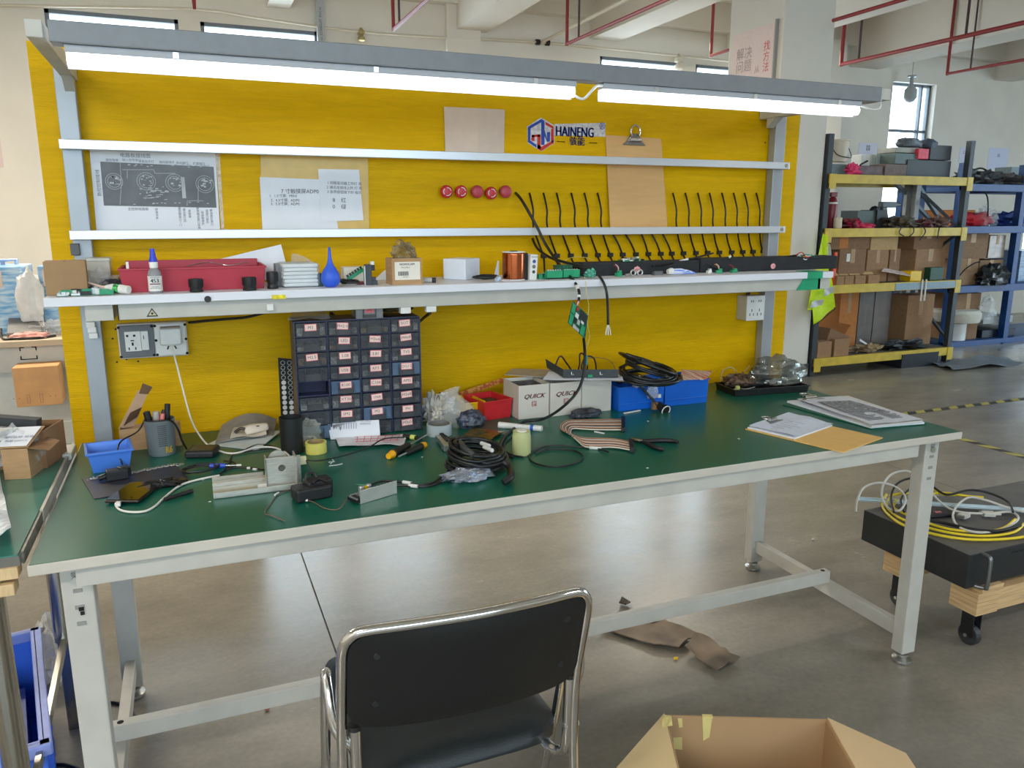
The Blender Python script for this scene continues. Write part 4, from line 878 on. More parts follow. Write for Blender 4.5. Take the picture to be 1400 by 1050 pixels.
# gadgets in front of the foam
def bit(name, label, px, y, s_, m, cat='connector', seed=0, h=.02, wires=None):
    q = Vector((sx(px, y), y, SZ)); t = thing(name, label, cat, q, seed*.3)
    MB().box(-s_, s_*.6, -.006, .006, 0, h*.6).box(-s_*.4, s_*.5, -.005, .005, h*.5, h).build('connector_body', m, t, bevel=.001)
    for k_, c_ in enumerate(wires or ()):
        MB().tube([(-s_*.3, 0, h*.7), (-s_*.6+k_*.004, 0, h*1.5), (-s_*1.4+k_*.006, .004, h*1.9+k_*.002)], .0011, 5, 4).build('thin_wire', c_, t)
m_wr = mat('wire_red', (190, 40, 44), .4, var=0); m_ww = mat('wire_white', (226, 226, 222), .4, var=0); m_wb = mat('wire_black', (30, 30, 32), .4, var=0); m_wo = mat('wire_orange', (214, 130, 50), .4, var=0)
bit('green_connector', 'green connector with red and white wires before the left foam bar', 846, .66, .015, m_term, seed=1, wires=(m_wr, m_ww, m_wb))
t = thing('brass_fitting', 'pair of small round metal rings under the pink sticker', 'fitting', (sx(865, .65), .65, SZ))
for dx_ in (0, .026): MB().tube([(dx_+.009*math.cos(a), 0, .011+.009*math.sin(a)) for a in [i*math.pi/7 for i in range(14)]], .003, 7, closed=True).build('metal_ring', m_solder, t, smooth=60)
MB().tube([(-.012, .002, .006), (-.026, .004, .004)], .004, 8).build('ring_stem', m_solder, t)
o = MB().box(0, .036, 0, .014, 0, .013, TR(sx(893, .66), .655, SZ, .1)).box(.004, .032, -.001, 0, .003, .010, TR(sx(893, .66), .655, SZ, .1)).build('usb_connector', mat('grey_metal_case', (120, 124, 130), .35, metal=.6, var=.15), bevel=.001); tag(o, 'small grey metal connector left of the blue striped bag', 'connector')
t = thing('striped_bag', 'white and blue striped slim film bag lying on the shelf', 'bag', (sx(912, .65), .65, SZ))
MB().tube([(0, 0, .011), (.012, 0, .0125), (.018, 0, .012)], .011, 14, rs=[.008, .0115, .011]).build('bag_head', m_white, t, smooth=60)
MB().tube([(.018, 0, .011), (.05, 0, .011), (.09, 0, .007), (.112, 0, .003)], .011, 12, rs=[.011, .011, .006, .002]).build('bag_body', mat('blue_white_stripes', (96, 140, 232), .2, var=0, rgb2=(226, 230, 240), stretch=(2, 40, 60), scale=6, contrast=(.45, .55)), t, smooth=60)
bit('green_connector', 'green connector with orange wires, right of the striped bag', 983, .66, .014, m_term, seed=-1, h=.016, wires=(m_wo, m_ww))
bit('green_connector', 'small green connector with red wires before the right foam bar', 1003, .67, .016, m_term, seed=.5, h=.014, wires=(m_wr, m_wb))
bit('white_connector', 'white connector with black wire left of the green ones on the shelf', 969, .665, .010, m_white, seed=.2, h=.016, wires=(m_wb,))
# cables running along the foam top
def cab_tag(P, r, label, m=None, n=6, k=5, name='loose_cable', caps=None):
    o = MB().tube(P, r, n, k).build(name, m or m_cable, smooth=60); tag(o, label, 'cable'); return o
c_ = cab_tag([Y(892, 364, .69), Y(915, 361, .70), Y(932, 357, .71), Y(960, 350, .73), Y(975, 346, .74)], .0034, 'black cable with white sleeve lying over the left foam bar')
MB().tube([Y(929, 357.5, .709), Y(940, 354.5, .715)], .0046, 8).build('white_sleeve', m_white, c_, world=True)
cab_tag([Y(952, 352, .74), Y(966, 360, .70), Y(980, 366, .69), Y(990, 364, .70)], .003, 'black cable drooping across the joint of the foam bars')
c_ = cab_tag([Y(975, 363, .72), Y(985, 357, .70), Y(998, 351, .70)], .0034, 'short black cable with white tip standing off the right foam bar'); MB().tube([Y(996, 352, .70), Y(999, 350, .70)], .0042, 8).build('white_tip', m_white, c_, world=True)
cab_tag([Y(1028, 358, .73), Y(1060, 354, .72), Y(1090, 349, .71), Y(1105, 352, .70), Y(1130, 350, .66)], .0036, 'black cable lying along the right foam bar')
t = thing('wire_bundle', 'tangle of pink white and green wires on the right foam bar end', 'wires', Y(1100, 353, .70))
for k_, (c__, d_) in enumerate(((m_wr, 0), (m_ww, 2), (m_term, 4), (m_ww, -3), (m_wo, 1))):
    MB().tube([Y(1088+k_*2, 349+k_, .70), Y(1096+d_, 345+k_*1.5, .70), Y(1104-k_, 352-d_, .69), Y(1110+d_, 348+k_, .70)], .0018, 5, 4).build('thin_wire', c__, t, world=True)
MB().box(-.012, .012, -.006, .006, -.002, .008, TR(0, 0, -.012)).build('green_plug', m_term, t)
# ------------------------------------------------ hanging board and its cables
t = thing('hanging_circuit_board', 'green circuit board hanging by wires below the shelf edge', 'circuit board', Y(790, 438, .52))
yh = .52
q = [Y(786, 412, yh), Y(804, 436, yh), Y(798, 465, yh-.01), Y(776, 443, yh+.01)]
q = [Y(783, 411, yh), Y(804, 431, yh-.012), Y(800, 464, yh), Y(776, 441, yh+.012)]
mb = MB().sheet(q[0], q[3], q[2], q[1], .0018, 4); mb.build('board', m_pcbd, t, world=True)
ex = (q[1]-q[0]); ey = (q[3]-q[0]); nn = ex.cross(ey).normalized(); nn = nn if nn.y < 0 else -nn
def onb(u, v, h=0): return q[0]+ex*u+ey*v+nn*h
def chip(u0, u1, v0, v1, h, nm, m):
    P = [onb(u0, v0), onb(u1, v0), onb(u1, v1), onb(u0, v1)]; R_ = [p+nn*h for p in P]
    MB().add(P+R_, [(0, 1, 2, 3), (7, 6, 5, 4), (0, 4, 5, 1), (1, 5, 6, 2), (2, 6, 7, 3), (3, 7, 4, 0)]).build(nm, m, t, world=True)
chip(.02, .22, .05, .45, .014, 'terminal_block', m_term); chip(.02, .22, .5, .95, .013, 'terminal_block', m_term); chip(.75, .98, .55, .95, .013, 'terminal_block', m_term)
chip(.3, .45, .82, .98, .008, 'silver_connector', m_solder); chip(.45, .7, .84, .97, .008, 'silver_connector', m_solder); chip(.55, .95, .05, .4, .012, 'black_relay', m_black)
chip(.3, .5, .3, .5, .006, 'white_connector', m_white); chip(.7, .85, .4, .52, .008, 'white_connector', m_white); chip(.3, .45, .55, .75, .004, 'chip', m_black); chip(.5, .65, .5, .7, .003, 'chip', m_solder); chip(.28, .4, .06, .2, .01, 'red_socket', m_wr)
P = [Y(705, 264, FB-.005), Y(712, 272, .87), Y(724, 292, .835), Y(735, 312, .82), Y(746, 334, .80), Y(762, 358, .74), Y(776, 374, .66), Y(787, 388, .575), Y(791, 396, .545), Y(792, 403, .53), Y(791, 412, .52)]
c_ = cab_tag(P, .0048, 'long black cable crossing the others down to the hanging circuit board', k=6)
MB().tube([Y(789, 391, .563), Y(790.5, 396, .545)], .0062, 8).build('white_sleeve', m_white, c_, world=True)
MB().tube([Y(791.5, 404, .529), Y(791.5, 407, .525)], .0058, 8).build('white_sleeve', m_white, c_, world=True)
for k_, c__ in enumerate((m_wr, m_ww, m_wo)):
    MB().tube([Y(791, 407, .525), Y(789+k_*2, 412, .518), Y(787+k_*1.5, 418, .512)], .0012, 5, 4).build('thin_wire', c__, c_, world=True)
P = [Y(728, 326, FB-.03), Y(735, 340, .85), Y(752, 352, .80), Y(770, 358, .74), Y(795, 364, .68), Y(812, 371, .64), Y(822, 381, .58), Y(828, 394, .555), Y(830.5, 410, .55), Y(831.5, 444, .55)]
c_ = cab_tag(P, .0045, 'black cable draped over the shelf edge ending in bare wires', k=6)
for k_ in (-1, 0, 1): MB().tube([Y(831.5, 443, .55), Y(831.5+k_*2.5, 451, .55), Y(831.5+k_*3.5, 458, .55)], .0016, 5, 3).build('stripped_wire', m_ww, c_, world=True)
tag(MB().tube([Y(799, 379, .60), Y(801, 388, .57), Y(802, 402, .56), Y(805, 420, .56), Y(803, 440, .55), Y(806, 460, .55), Y(801, 480, .56), Y(803, 500, .60)], .0011, 5, 5).build('thin_wire', MATS['yellow_wire']), 'thin yellow wire hanging beside the hanging circuit board', 'wire')
P = [Y(798, 462, .52), Y(799.5, 480, .53), Y(799, 500, .53), Y(796, 520, .53), Y(786, 540, .535), Y(765, 560, .545), Y(742, 573, .565), Z(716, 577, .7855), Z(700, 588, .785), Z(688, 600, .785), Z(684, 612, .785), Z(692, 622, .785), Z(702, 625, .785)]
cab_tag(P, .0046, 'long black cable falling from the hanging board to the bench top', k=7)
q = Y(801, 492, .55); tag(MB().box(q.x-.004, q.x+.004, q.y-.004, q.y+.004, q.z-.014, q.z+.014).build('cable_marker', mat('teal_sleeve', (40, 150, 150), .4, var=.1)), 'small teal sleeve on the cable falling to the bench', 'sleeve')
# ================================================================ THINGS ON THE BENCH TOP
TZ0 = H+.0004
def P0(px, py, z=TZ0): return Z(px, py, z)
# blue bin
A, rz, w_ = base((128, 648), (177, 641)); zt_ = zat(A, 612)
t = thing('blue_parts_bin', 'small light blue open bin at the left rear of the bench top', 'bin', (A.x, A.y, TZ0), rz)
m_bb = mat('light_blue_plastic', (74, 128, 222), .35, var=.04, scale=8)
MB().tray(w_, .085, .055, .0022, .010, lip=.004).build('bin_body', m_bb, t, bevel=.0008)
# cardboard box + flaps behind the cup
A, rz, w_ = base((166, 616), (247, 610)); h_ = .045
t = thing('torn_carton', 'opened brown carton with raised flap behind the grey cup', 'box', (A.x, A.y-.012, TZ0), 0)
MB().tray(.155, .048, .062, .003).build('box_walls', m_card, t)
k0 = Vector((0, .03, .062))
m_cd2 = mat('inner_cardboard', (198, 162, 132), .8, var=.05)
MB().sheet((-.003, .032, .058), (.035, .046, .058), (.078, .048, .15), (.055, .044, .16), .0025, 3).build('raised_flap', m_cd2, t)
MB().sheet((.01, .030, .065), (.045, .040, .085), (.06, .036, .112), (.03, .032, .10), .002, 3).build('flap_shadow', mat('flap_shade_brown', (86, 60, 42), .85, var=.1), t)  # dark sheet standing in for the shade under the raised flap
MB().sheet((.056, .044, .15), (.079, .046, .146), (.092, .047, .165), (.068, .045, .178), .003, 3).build('flap_tip', mat('flap_tip_brown', (110, 84, 60), .8, var=.1), t)
# grey cup
B0 = P0(222, 620); t = thing('tool_cup', 'grey ribbed metal cup holding tools and marked R6 in yellow', 'cup', (B0.x, B0.y, TZ0))
px_m = (Z(243, 610)-Z(196, 612)).length
m_cup = mat('grey_cup_paint', (124, 132, 136), .4, metal=.2, var=.05, scale=8)
r_ = .0385; h_ = .098
MB().lathe([(r_*.86, 0), (r_*.9, .004), (r_, h_-.006), (r_*1.03, h_-.004), (r_*1.03, h_), (r_*.97, h_), (r_*.95, h_-.004), (r_*.84, .006), (.001, .006)], 32, cap=False).build('cup_body', m_cup, t, smooth=40)
mb = MB()
for k_ in range(3):
    for i in range(11):
        a = math.radians(-92+k_*11); zz = .03+i*.0055; rr_ = r_*(.9+.1*zz/h_)+.0004
        mb.box(-.0035, .0035, -.0008, .0006, zz, zz+.0018, TR(rr_*math.cos(a), rr_*math.sin(a), 0, a+math.pi/2, 0, .25) if False else Matrix.Translation((rr_*math.cos(a), rr_*math.sin(a), 0)) @ Matrix.Rotation(a+math.pi/2, 4, 'Z'))
mb.build('vent_slots', mat('slot_dark', (66, 70, 72), .6, var=0), t)
a = math.radians(-58); T('R6', .026, Matrix.Translation((r_*.935*math.cos(a)*1.0, r_*.935*math.sin(a), .017)) @ Matrix.Rotation(a+math.pi/2, 4, 'Z') @ Matrix.Rotation(math.pi/2, 4, 'X'), thick=.0004, sx=.7).build('painted_mark', m_yellow, t)
for nm, lab, cat, pts, r2, m in (
    ('screwdriver', 'black handled screwdriver standing in the left of the grey cup', 'tool', [(-.022, .006, .01), (-.026, .008, .09), (-.030, .008, .118)], .009, m_black),
    ('screwdriver', 'upright black screwdriver with flat top at the right in the grey cup', 'tool', [(.018, .006, .01), (.02, .008, .09), (.024, .010, .135)], .0075, m_black),
    ('side_cutter', 'dark plier handle behind the others in the grey cup', 'tool', [(.004, .018, .01), (.008, .02, .09), (.016, .022, .115)], .008, mat('dark_rubber_grip', (44, 42, 44), .5, var=.1)),
    ('marker_pen', 'silver capped pen in the middle of the grey cup', 'pen', [(-.004, .002, .01), (-.006, .003, .09), (-.007, .003, .118)], .009, mat('silver_foil', (196, 190, 186), .3, metal=.4, var=.2)),
    ('marker_pen', 'red and white pen leaning in the grey cup', 'pen', [(.006, -.006, .01), (.008, -.004, .09), (.011, -.003, .112)], .006, mat('red_white_pen', (206, 120, 120), .4, var=.5, scale=60))):
    o = MB().tube([Vector(p)+Vector((B0.x, B0.y, TZ0)) for p in pts], r2, 10, 4, rs=[r2*.5]*4+[r2]*20).build(nm, m, smooth=50); tag(o, lab, cat)
cab_tag([Vector((B0.x-.03, B0.y-.02, TZ0+.097)), Vector((B0.x, B0.y-.036, TZ0+.100)), Vector((B0.x+.03, B0.y-.028, TZ0+.096)), Vector((B0.x+.045, B0.y-.022, TZ0+.07)), Vector((B0.x+.052, B0.y-.012, TZ0+.035)), Vector((B0.x+.062, B0.y+.0, TZ0+.006))], .0028, 'black cable looped over the rim of the grey cup')
cab_tag([Vector((B0.x-.035, B0.y-.01, TZ0+.10)), Y(188, 590, B0.y-.03), Y(166, 603, B0.y-.07), Y(161, 617, B0.y-.11), Z(167, 634, .80), Z(168, 645, .795)], .0022, 'thin black cable from the grey cup over the blue bin')
# black mat of chains
P = [Z(129, 683, TZ0), Z(191, 670, TZ0), Z(262, 652, TZ0), Z(241, 636, TZ0), Z(112, 655, TZ0)]
t = thing('black_tray_sheet', 'thin black plastic sheet with silver link pattern under the phone', 'sheet', (P[0].x, P[0].y, TZ0))
MB().prism([(p.x, p.y) for p in (P[0], Z(262, 660, TZ0), P[3], P[4])], TZ0, TZ0+.002).build('sheet_body', mat('matte_black_sheet', (44, 46, 58), .4, var=.1), t, world=True)
mb = MB(); rn = random.Random(4)
for i in range(16):
    u = i/15; px, py = 122+u*122, 656-u*21+rn.uniform(-1, 1)
    if 4 <= i <= 6: continue
    c0 = Z(px, py, TZ0+.003)
    for dx_, dy_ in ((0, 0), (.007, .007)):
        mb.tube([(c0.x+dx_+.006*math.cos(a), c0.y+dy_+.006*math.sin(a), c0.z) for a in [k_*math.pi/4 for k_ in range(8)]], .0012, 4, closed=True)
mb.build('silver_links', m_solder, t, world=True)['kind'] = 'stuff'
q = Z(163, 656, TZ0); o = MB().box(-.028, .022, -.012, .018, 0, .026, TR(q.x, q.y, TZ0+.002, .15)).box(.0, .026, -.014, .01, .004, .03, TR(q.x, q.y, TZ0+.002, .5)).cyl((q.x-.026, q.y, TZ0+.014), (q.x-.045, q.y-.004, TZ0+.010), .007).build('black_adapter', m_black, bevel=.003); tag(o, 'lumpy black adapter lying before the blue bin', 'adapter')
o = MB().blob((Z(222, 664, TZ0).x, Z(222, 664, TZ0).y, TZ0+.006), (.05, .028, .008), .4, 3, 16).build('black_film_bag', mat('glossy_black_film', (30, 31, 34), .2, var=.2, bump=.6, bscale=50), smooth=30); tag(o, 'flat crumpled black bag right of the phone', 'bag')
# phone
a0 = Z(143, 690, TZ0); a1 = Z(192, 688, TZ0); a2 = Z(212, 664, TZ0)
vx = (a1-a0); wv = vx.length
t = thing('smartphone', 'dark glass smartphone charging on a white cable at the left of the bench', 'phone', (a0.x, a0.y, TZ0+.002), math.atan2(vx.y, vx.x))
M_ = Matrix.Identity(4); M_[0][1] = .0
MB().box(0, wv, 0, .125, 0, .0075, TR(0, 0, .001, -.33) if False else TR(0, 0, .001, -.12)).build('phone_case', mat('phone_frame', (60, 52, 50), .3, metal=.5, var=.05), t, bevel=.003)
MB().box(.002, wv-.002, .002, .123, .0075, .0082, TR(0, 0, .001, -.12)).build('screen', mat('phone_glass', (16, 16, 17), .04, var=0, spec=.8), t)
q = Z(162, 689, TZ0+.006); MB().box(q.x-.005, q.x+.005, q.y-.012, q.y+.006, TZ0+.003, TZ0+.011).build('charging_plug', m_white, t, world=True, bevel=.002)
# pen, wire ring, screwdriver etc.
def rod(name, label, cat, a, b_, r, m, parts=(), z=None):
    A = Z(*a, TZ0+r); B_ = Z(*b_, TZ0+r); t = thing(name, label, cat, A); d = B_-A
    for nm, u0, u1, r0, r1, mm in parts or (('body', 0, 1, r, r, m),):
        MB().tube([A+d*u0, A+d*u1], r, 12, rs=[r0, r1]).build(nm, mm, t, world=True, smooth=40)
    return t
rod('marker_pen', 'black marker pen lying on the green mat left of the metal bracket', 'pen', (225, 683), (263, 671), .005, m_black, (('pen_body', 0, .62, .0045, .0045, m_black), ('pen_cap', .62, 1, .0052, .005, mat('pen_cap_black', (34, 34, 36), .35, var=0))))
cab_tag(coil(Z(274, 642, TZ0+.004), .03, .002, 2.3, .004, .002, seed=4, ax=1.35, rz=.1), .0026, 'small oval loop of black cable left of the blue screwdriver')
t = rod('wire_stripper', 'blue handled thin tool with white tip behind the metal bracket', 'tool', (287, 637), (330, 636), .005, m_lb, (('blue_grip', 0, .5, .006, .006, mat('blue_grip', (50, 80, 190), .4, var=.05)), ('tool_shaft', .5, .85, .002, .002, m_solder), ('white_tip', .85, 1, .003, .003, m_white)))
for k_, (pts, r2) in enumerate((([(300, 650), (312, 636), (318, 622), (334, 618), (380, 612)], .0016), ([(303, 646), (318, 640), (345, 640), (358, 642), (370, 640)], .0022), ([(306, 630), (322, 634), (300, 648)], .002), ([(332, 616), (352, 608), (372, 610), (388, 618)], .0018))):
    c_ = cab_tag(pxpts(pts, TZ0+.003), r2, ['thin black cable looping behind the metal bracket toward the black cup', 'black cable with white sleeves behind the metal bracket', 'short black cable crossing the blue handled tool', 'thin black cable arching in front of the grey fabric pad'][k_])
    if k_ == 1:
        for u, v_ in (((338, 640), (342, 640)), ((346, 641.5), (351, 642))): MB().tube([Z(*u, TZ0+.003), Z(*v_, TZ0+.003)], .0034, 8).build('white_sleeve', m_white, c_, world=True)
# black power brick
A, rz, w_ = base((252, 628), (292, 627)); o = thing('power_brick', 'flat black power adapter brick left of the grey pad', 'adapter', (A.x, A.y, TZ0), rz)
MB().box(0, w_, 0, .07, 0, .020).build('brick_body', mat('soft_black_plastic', (30, 30, 32), .5, var=.05), o, bevel=.006, seg=3)
MB().box(.01, w_-.01, .01, .06, .020, .0206).build('brick_label', mat('brick_label_grey', (52, 52, 56), .4, var=.2, scale=80), o)
# grey fabric pad, white sheet and pale roll
cA = [Z(281, 608, TZ0), Z(340, 618, TZ0), Z(388, 604, TZ0), Z(388, 590, TZ0)]
o = MB().sheet(Z(284, 608, TZ0), Z(352, 616, TZ0), Z(385, 592, TZ0), Z(316, 592, TZ0), .002, 10, fn=lambda u, v: .006*abs(math.sin(u*5))*v).build('white_sheet', mat('soft_white_sheet', (206, 214, 212), .6, var=.05), smooth=60); tag(o, 'white padded sheet lying under the grey felt pad', 'sheet')
c0 = Z(345, 603, TZ0)
mb = MB()
dx_ = .085; top = []
mb.sheet((c0.x-.10, c0.y-.004, TZ0+.004), (c0.x+.06, c0.y+.012, TZ0+.004), (c0.x+.085, .86, TZ0+.016), (c0.x-.075, .86, TZ0+.012), .003, 14, fn=lambda u, v: .022*math.sin(u*math.pi)*v+.006*math.sin(u*math.pi))
o = mb.build('felt_pad', mat('grey_felt', (146, 142, 136), .95, var=.08, scale=40), smooth=60); tag(o, 'grey felt pad curled against the yellow board', 'pad')
o = MB().sheet((c0.x-.06, c0.y-.012, TZ0+.016), (c0.x+.04, c0.y-.0, TZ0+.016), (c0.x+.045, c0.y+.05, TZ0+.034), (c0.x-.045, c0.y+.05, TZ0+.034), .002, 8, fn=lambda u, v: .004*math.sin(u*6+v*4)).build('beige_sheet', mat('beige_sheet', (196, 184, 166), .8, var=.06), smooth=60); tag(o, 'beige sheet with a torn hole lying on the grey pad', 'sheet')
t = thing('pale_roll', 'pale oblong cushion with a dark slot lying on the beige sheet', 'roll', (c0.x+.012, c0.y+.01, TZ0+.022))
MB().tube([(-.03, 0, .006), (-.02, 0, .009), (.02, .006, .012), (.036, .009, .012)], .014, 14, 4, rs=[.008, .012, .014, .014, .0145, .0145, .014, .014, .0135, .013, .012, .011, .008], flat=.6).build('cushion', mat('pale_cream', (222, 208, 190), .6, var=.03), t, smooth=70)
MB().blob((.006, -.010, .021), (.005, .002, .0015), .1, 2, 2, 10, 6, flatb=False).build('dark_slot', m_hole, t)
o = MB().tube([(c0.x-.045, c0.y+.002, TZ0+.030), (c0.x-.03, c0.y+.008, TZ0+.038), (c0.x-.018, c0.y+.004, TZ0+.036)], .005, 8, 3).build('dark_plug', mat('dark_brown_plug', (70, 58, 48), .5, var=.2)); tag(o, 'small dark brown plug lying on the beige sheet', 'plug')
# black cylinder cup
c0 = P0(400, 618); t = thing('black_pen_cup', 'tall matte black cylindrical cup left of the drawer cabinet', 'cup', (c0.x, c0.y, TZ0))
r_ = .030; MB().lathe([(r_*.93, 0), (r_, .002), (r_*1.04, .1), (r_*.98, .1), (r_*.92, .006), (.001, .006)], 30, cap=False).build('cup_body', mat('matte_black', (18, 20, 20), .55, var=.05), t, smooth=40)
# yellow tape roll
c0 = P0(433, 619); t = thing('tape_roll', 'roll of pale yellow tape standing before the drawer cabinet', 'tape', (c0.x, c0.y+.006, TZ0), -.1)
def roll(t, r, ri, w_, m, core, M=Matrix.Identity(4), smooth=40):
    MB().lathe([(r, 0), (r, w_), (ri+.003, w_), (ri+.003, 0), (r, 0)], 36, M, cap=False).build('tape_winding', m, t, smooth=40)
    MB().lathe([(ri+.003, -.0004), (ri+.003, w_+.0004), (ri, w_+.0004), (ri, -.0004), (ri+.003, -.0004)], 30, M, cap=False).build('tape_core', core, t, smooth=40)
roll(t, .0285, .020, .030, mat('pale_yellow_tape', (222, 214, 110), .3, var=.04), mat('tape_core_card', (160, 140, 96), .7, var=.1))
c0 = P0(423, 611); t = thing('tape_roll', 'second tape roll half hidden behind the yellow tape', 'tape', (c0.x, c0.y+.03, TZ0)); roll(t, .026, .019, .018, mat('clear_tape', (206, 200, 160), .3, var=.04, alpha=.9), m_white)
# drawer cabinet
A, rz, w_ = base((411, 603), (577, 587))
A = Vector((A.x, A.y, TZ0)); 
NC, NR = 4, 8; zt_ = zat((A.x, A.y, TZ0), 441)-.0; Hc = zt_-TZ0; cw = w_/NC; rh = Hc/NR
t = thing('drawer_cabinet', 'tall dark blue small parts cabinet of four drawer columns with pink labels', 'cabinet', A, rz)
m_cab = mat('dark_navy_plastic', (40, 46, 78), .4, var=.06, alpha=1)
m_dr = mat('smoky_clear_drawer', (90, 96, 104), .14, var=.1, alpha=.36, spec=.8)
m_dr2 = mat('bluish_clear_drawer', (96, 120, 150), .16, var=.1, alpha=.7, spec=.8)
D = .115
mb = MB()
for i in range(NC+1): mb.box(i*cw-.002, i*cw+.002, 0, D, 0, Hc)
for j_ in range(NR+1): mb.box(0, w_, .004, D, j_*rh-.0018 if j_ else 0, j_*rh+.0018)
mb.box(0, w_, D-.003, D, 0, Hc)
mb.build('cabinet_frame', m_cab, t)
m_plab = mat('label_pink', (236, 120, 130), .6, var=.05); m_plw = mat('label_cream', (238, 214, 204), .6, var=.05)
LT = [['M3', 'PH2.0', 'XH', ''], ['', 'LED', 'M3x6', 'M4x8'], ['M2.5', '5.08', '3.81', 'TVS'], ['', 'USB', 'KF3', 'DG12'], ['', 'R100', 'C104', 'AMS'], ['', 'XT30', '1N4', 'M3x8'], ['', 'SM2', 'M2', 'PH'], ['', '', '', 'M3x5']]
kinds = {(0, 4): 'open'}
rn = random.Random(12); cols_ = [mat('screws_mix', (150, 148, 140), .3, metal=.5, var=.6, scale=220, contrast=(.4, .6)), mat('dark_parts', (58, 54, 52), .5, var=.7, scale=160, contrast=(.4, .6)), mat('white_parts', (206, 204, 196), .5, var=.5, scale=200, contrast=(.4, .6)), mat('brass_parts', (150, 120, 80), .4, metal=.3, var=.6, scale=200, contrast=(.4, .6))]
for c_ in range(NC):
    for r__ in range(NR):
        row = r__; z0 = Hc-(row+1)*rh+.002; x0 = c_*cw+.0035; x1 = (c_+1)*cw-.0035; z1 = z0+rh-.005
        if (c_, row) in kinds:
            MB().box(x0, x1, .05, .06, z0, z1).build('empty_bay', mat('bay_dark_blue', (20, 26, 62), .6, var=.05), t); continue
        mm = m_dr2 if (c_, row) in ((1, 4), (3, 3), (2, 6), (0, 7)) else m_dr
        pull = rn.choice([0, 0, .002, .004]); 
        d_ = MB(); yf = -.003-pull
        d_.box(x0, x1, yf, yf+.002, z0, z1).box(x0, x0+.002, yf, D-.02, z0, z1).box(x1-.002, x1, yf, D-.02, z0, z1).box(x0, x1, yf, D-.02, z0, z0+.0015)
        dr = d_.build('drawer', mm, t)
        fill = rn.uniform(.25, .55) if not (c_ == 0 and row == 0) else .6
        cm = cols_[2] if (c_ == 0 and row in (0, 1)) else rn.choice(cols_)
        MB().box(x0+.003, x1-.003, yf+.003, D-.03, z0+.002, z0+.002+(z1-z0)*fill).build('drawer_contents', cm, dr)
        xm_ = (x0+x1)/2; hw = (x1-x0)*.27
        MB().box(xm_-hw, xm_+hw, yf-.006, yf, z0+.0015, z0+.0035).box(xm_-hw, xm_-hw+.0015, yf-.006, yf, z0, z1-.006).box(xm_+hw-.0015, xm_+hw, yf-.006, yf, z0, z1-.006).box(xm_-hw, xm_+hw, yf-.0012, yf-.0002, z0+.003, z0+(z1-z0)*.5).build('drawer_handle', mat('handle_frame_clear', (70, 72, 76), .25, var=.1), dr)
        tx = LT[row][c_] if True else ''
        if tx or (c_ in (1, 2, 3) and row < 7) or (c_ == 3):
            if not (c_ == 2 and row == 0) and not (c_ == 0 and row not in (0, 2)):
                lw, lh = (x1-x0)*.40, (z1-z0)*.52; zz = z1-(z1-z0)*.06; dx0 = rn.uniform(-.002, .002); ro = rn.uniform(-.08, .08)
                ML = Matrix.Translation((xm_+dx0, yf-.0014, zz-lh/2)) @ Matrix.Rotation(math.pi/2, 4, 'X') @ Matrix.Rotation(ro, 4, 'Z')
                lb = MB().box(-lw/2, lw/2, -lh/2, lh/2, -.0003, .0004, ML).build('drawer_label', m_plab, dr)
                mb = MB().box(-lw/2+.0016, lw/2-.0016, -lh/2+.0016, lh/2-.0016, .0003, .0008, ML); mb.build('label_face', m_plw, dr)
                T(tx or rn.choice(['M3', 'KF2', 'R10', 'C10', 'SOT']), lh*.62, ML @ TZ(.0011)).build('label_text', mat('label_dark_red', (120, 50, 56), .6, var=0), dr)
Mc = PM[t]
def cabp(x, y, z): return Mc @ Vector((x, y, z))
q = cabp(cw*2-.006, .0, Hc+.002)
t2 = thing('parts_box', 'single clear drawer box sitting on top of the cabinet under the shelf', 'drawer', q, rz)
MB().tray(.078, .08, .036, .002).build('drawer_body', mat('clear_drawer', (176, 178, 178), .16, var=.1, alpha=.55, spec=.8), t2)
MB().box(.004, .074, .004, .07, .003, .022).build('drawer_contents', cols_[1], t2); MB().box(.026, .052, -.0015, -.0003, .016, .032).build('drawer_label', m_plab, t2)
T('LM7', .009, Matrix.Translation((.039, -.002, .024)) @ Matrix.Rotation(math.pi/2, 4, 'X')).build('label_text', MATS['label_dark_red'], t2)
MB().box(.02, .022, -.004, 0, .002, .03).box(.056, .058, -.004, 0, .002, .03).box(.02, .058, -.004, -.002, .002, .012).build('drawer_handle', MATS['handle_frame_clear'], t2)
q = cabp(-.012, .0, Hc+.004)
o = MB().sheet(cabp(-.016, -.006, Hc+.006), cabp(cw*1.15, .01, Hc+.004), cabp(cw*1.1, .1, Hc+.016), cabp(.01, .1, Hc+.016), .001, 8, .006, 3).build('plastic_sheet', m_film, smooth=40); tag(o, 'clear curled plastic sheet on the top left of the drawer cabinet', 'sheet')
o = MB().blob(cabp(cw*3.35, .07, Hc+.026), (.055, .04, .022), .3, 3, 7).build('dark_film_bag', mat('dark_olive_film', (74, 70, 46), .2, var=.4, alpha=.85, bump=.8, bscale=50), smooth=30); tag(o, 'dark crumpled film bag on the top right of the drawer cabinet', 'bag')
q = Z(420, 606, TZ0)
o = MB().blob((q.x+.01, q.y+.0, TZ0+.034), (.03, .011, .034), .3, 3.2, 9).build('wrinkled_bag', mat('wrinkled_clear_bag', (190, 192, 180), .12, var=.2, scale=30, alpha=.35, bump=.7, bscale=40), smooth=30); tag(o, 'wrinkled clear bag leaning on the lower left drawers', 'bag')
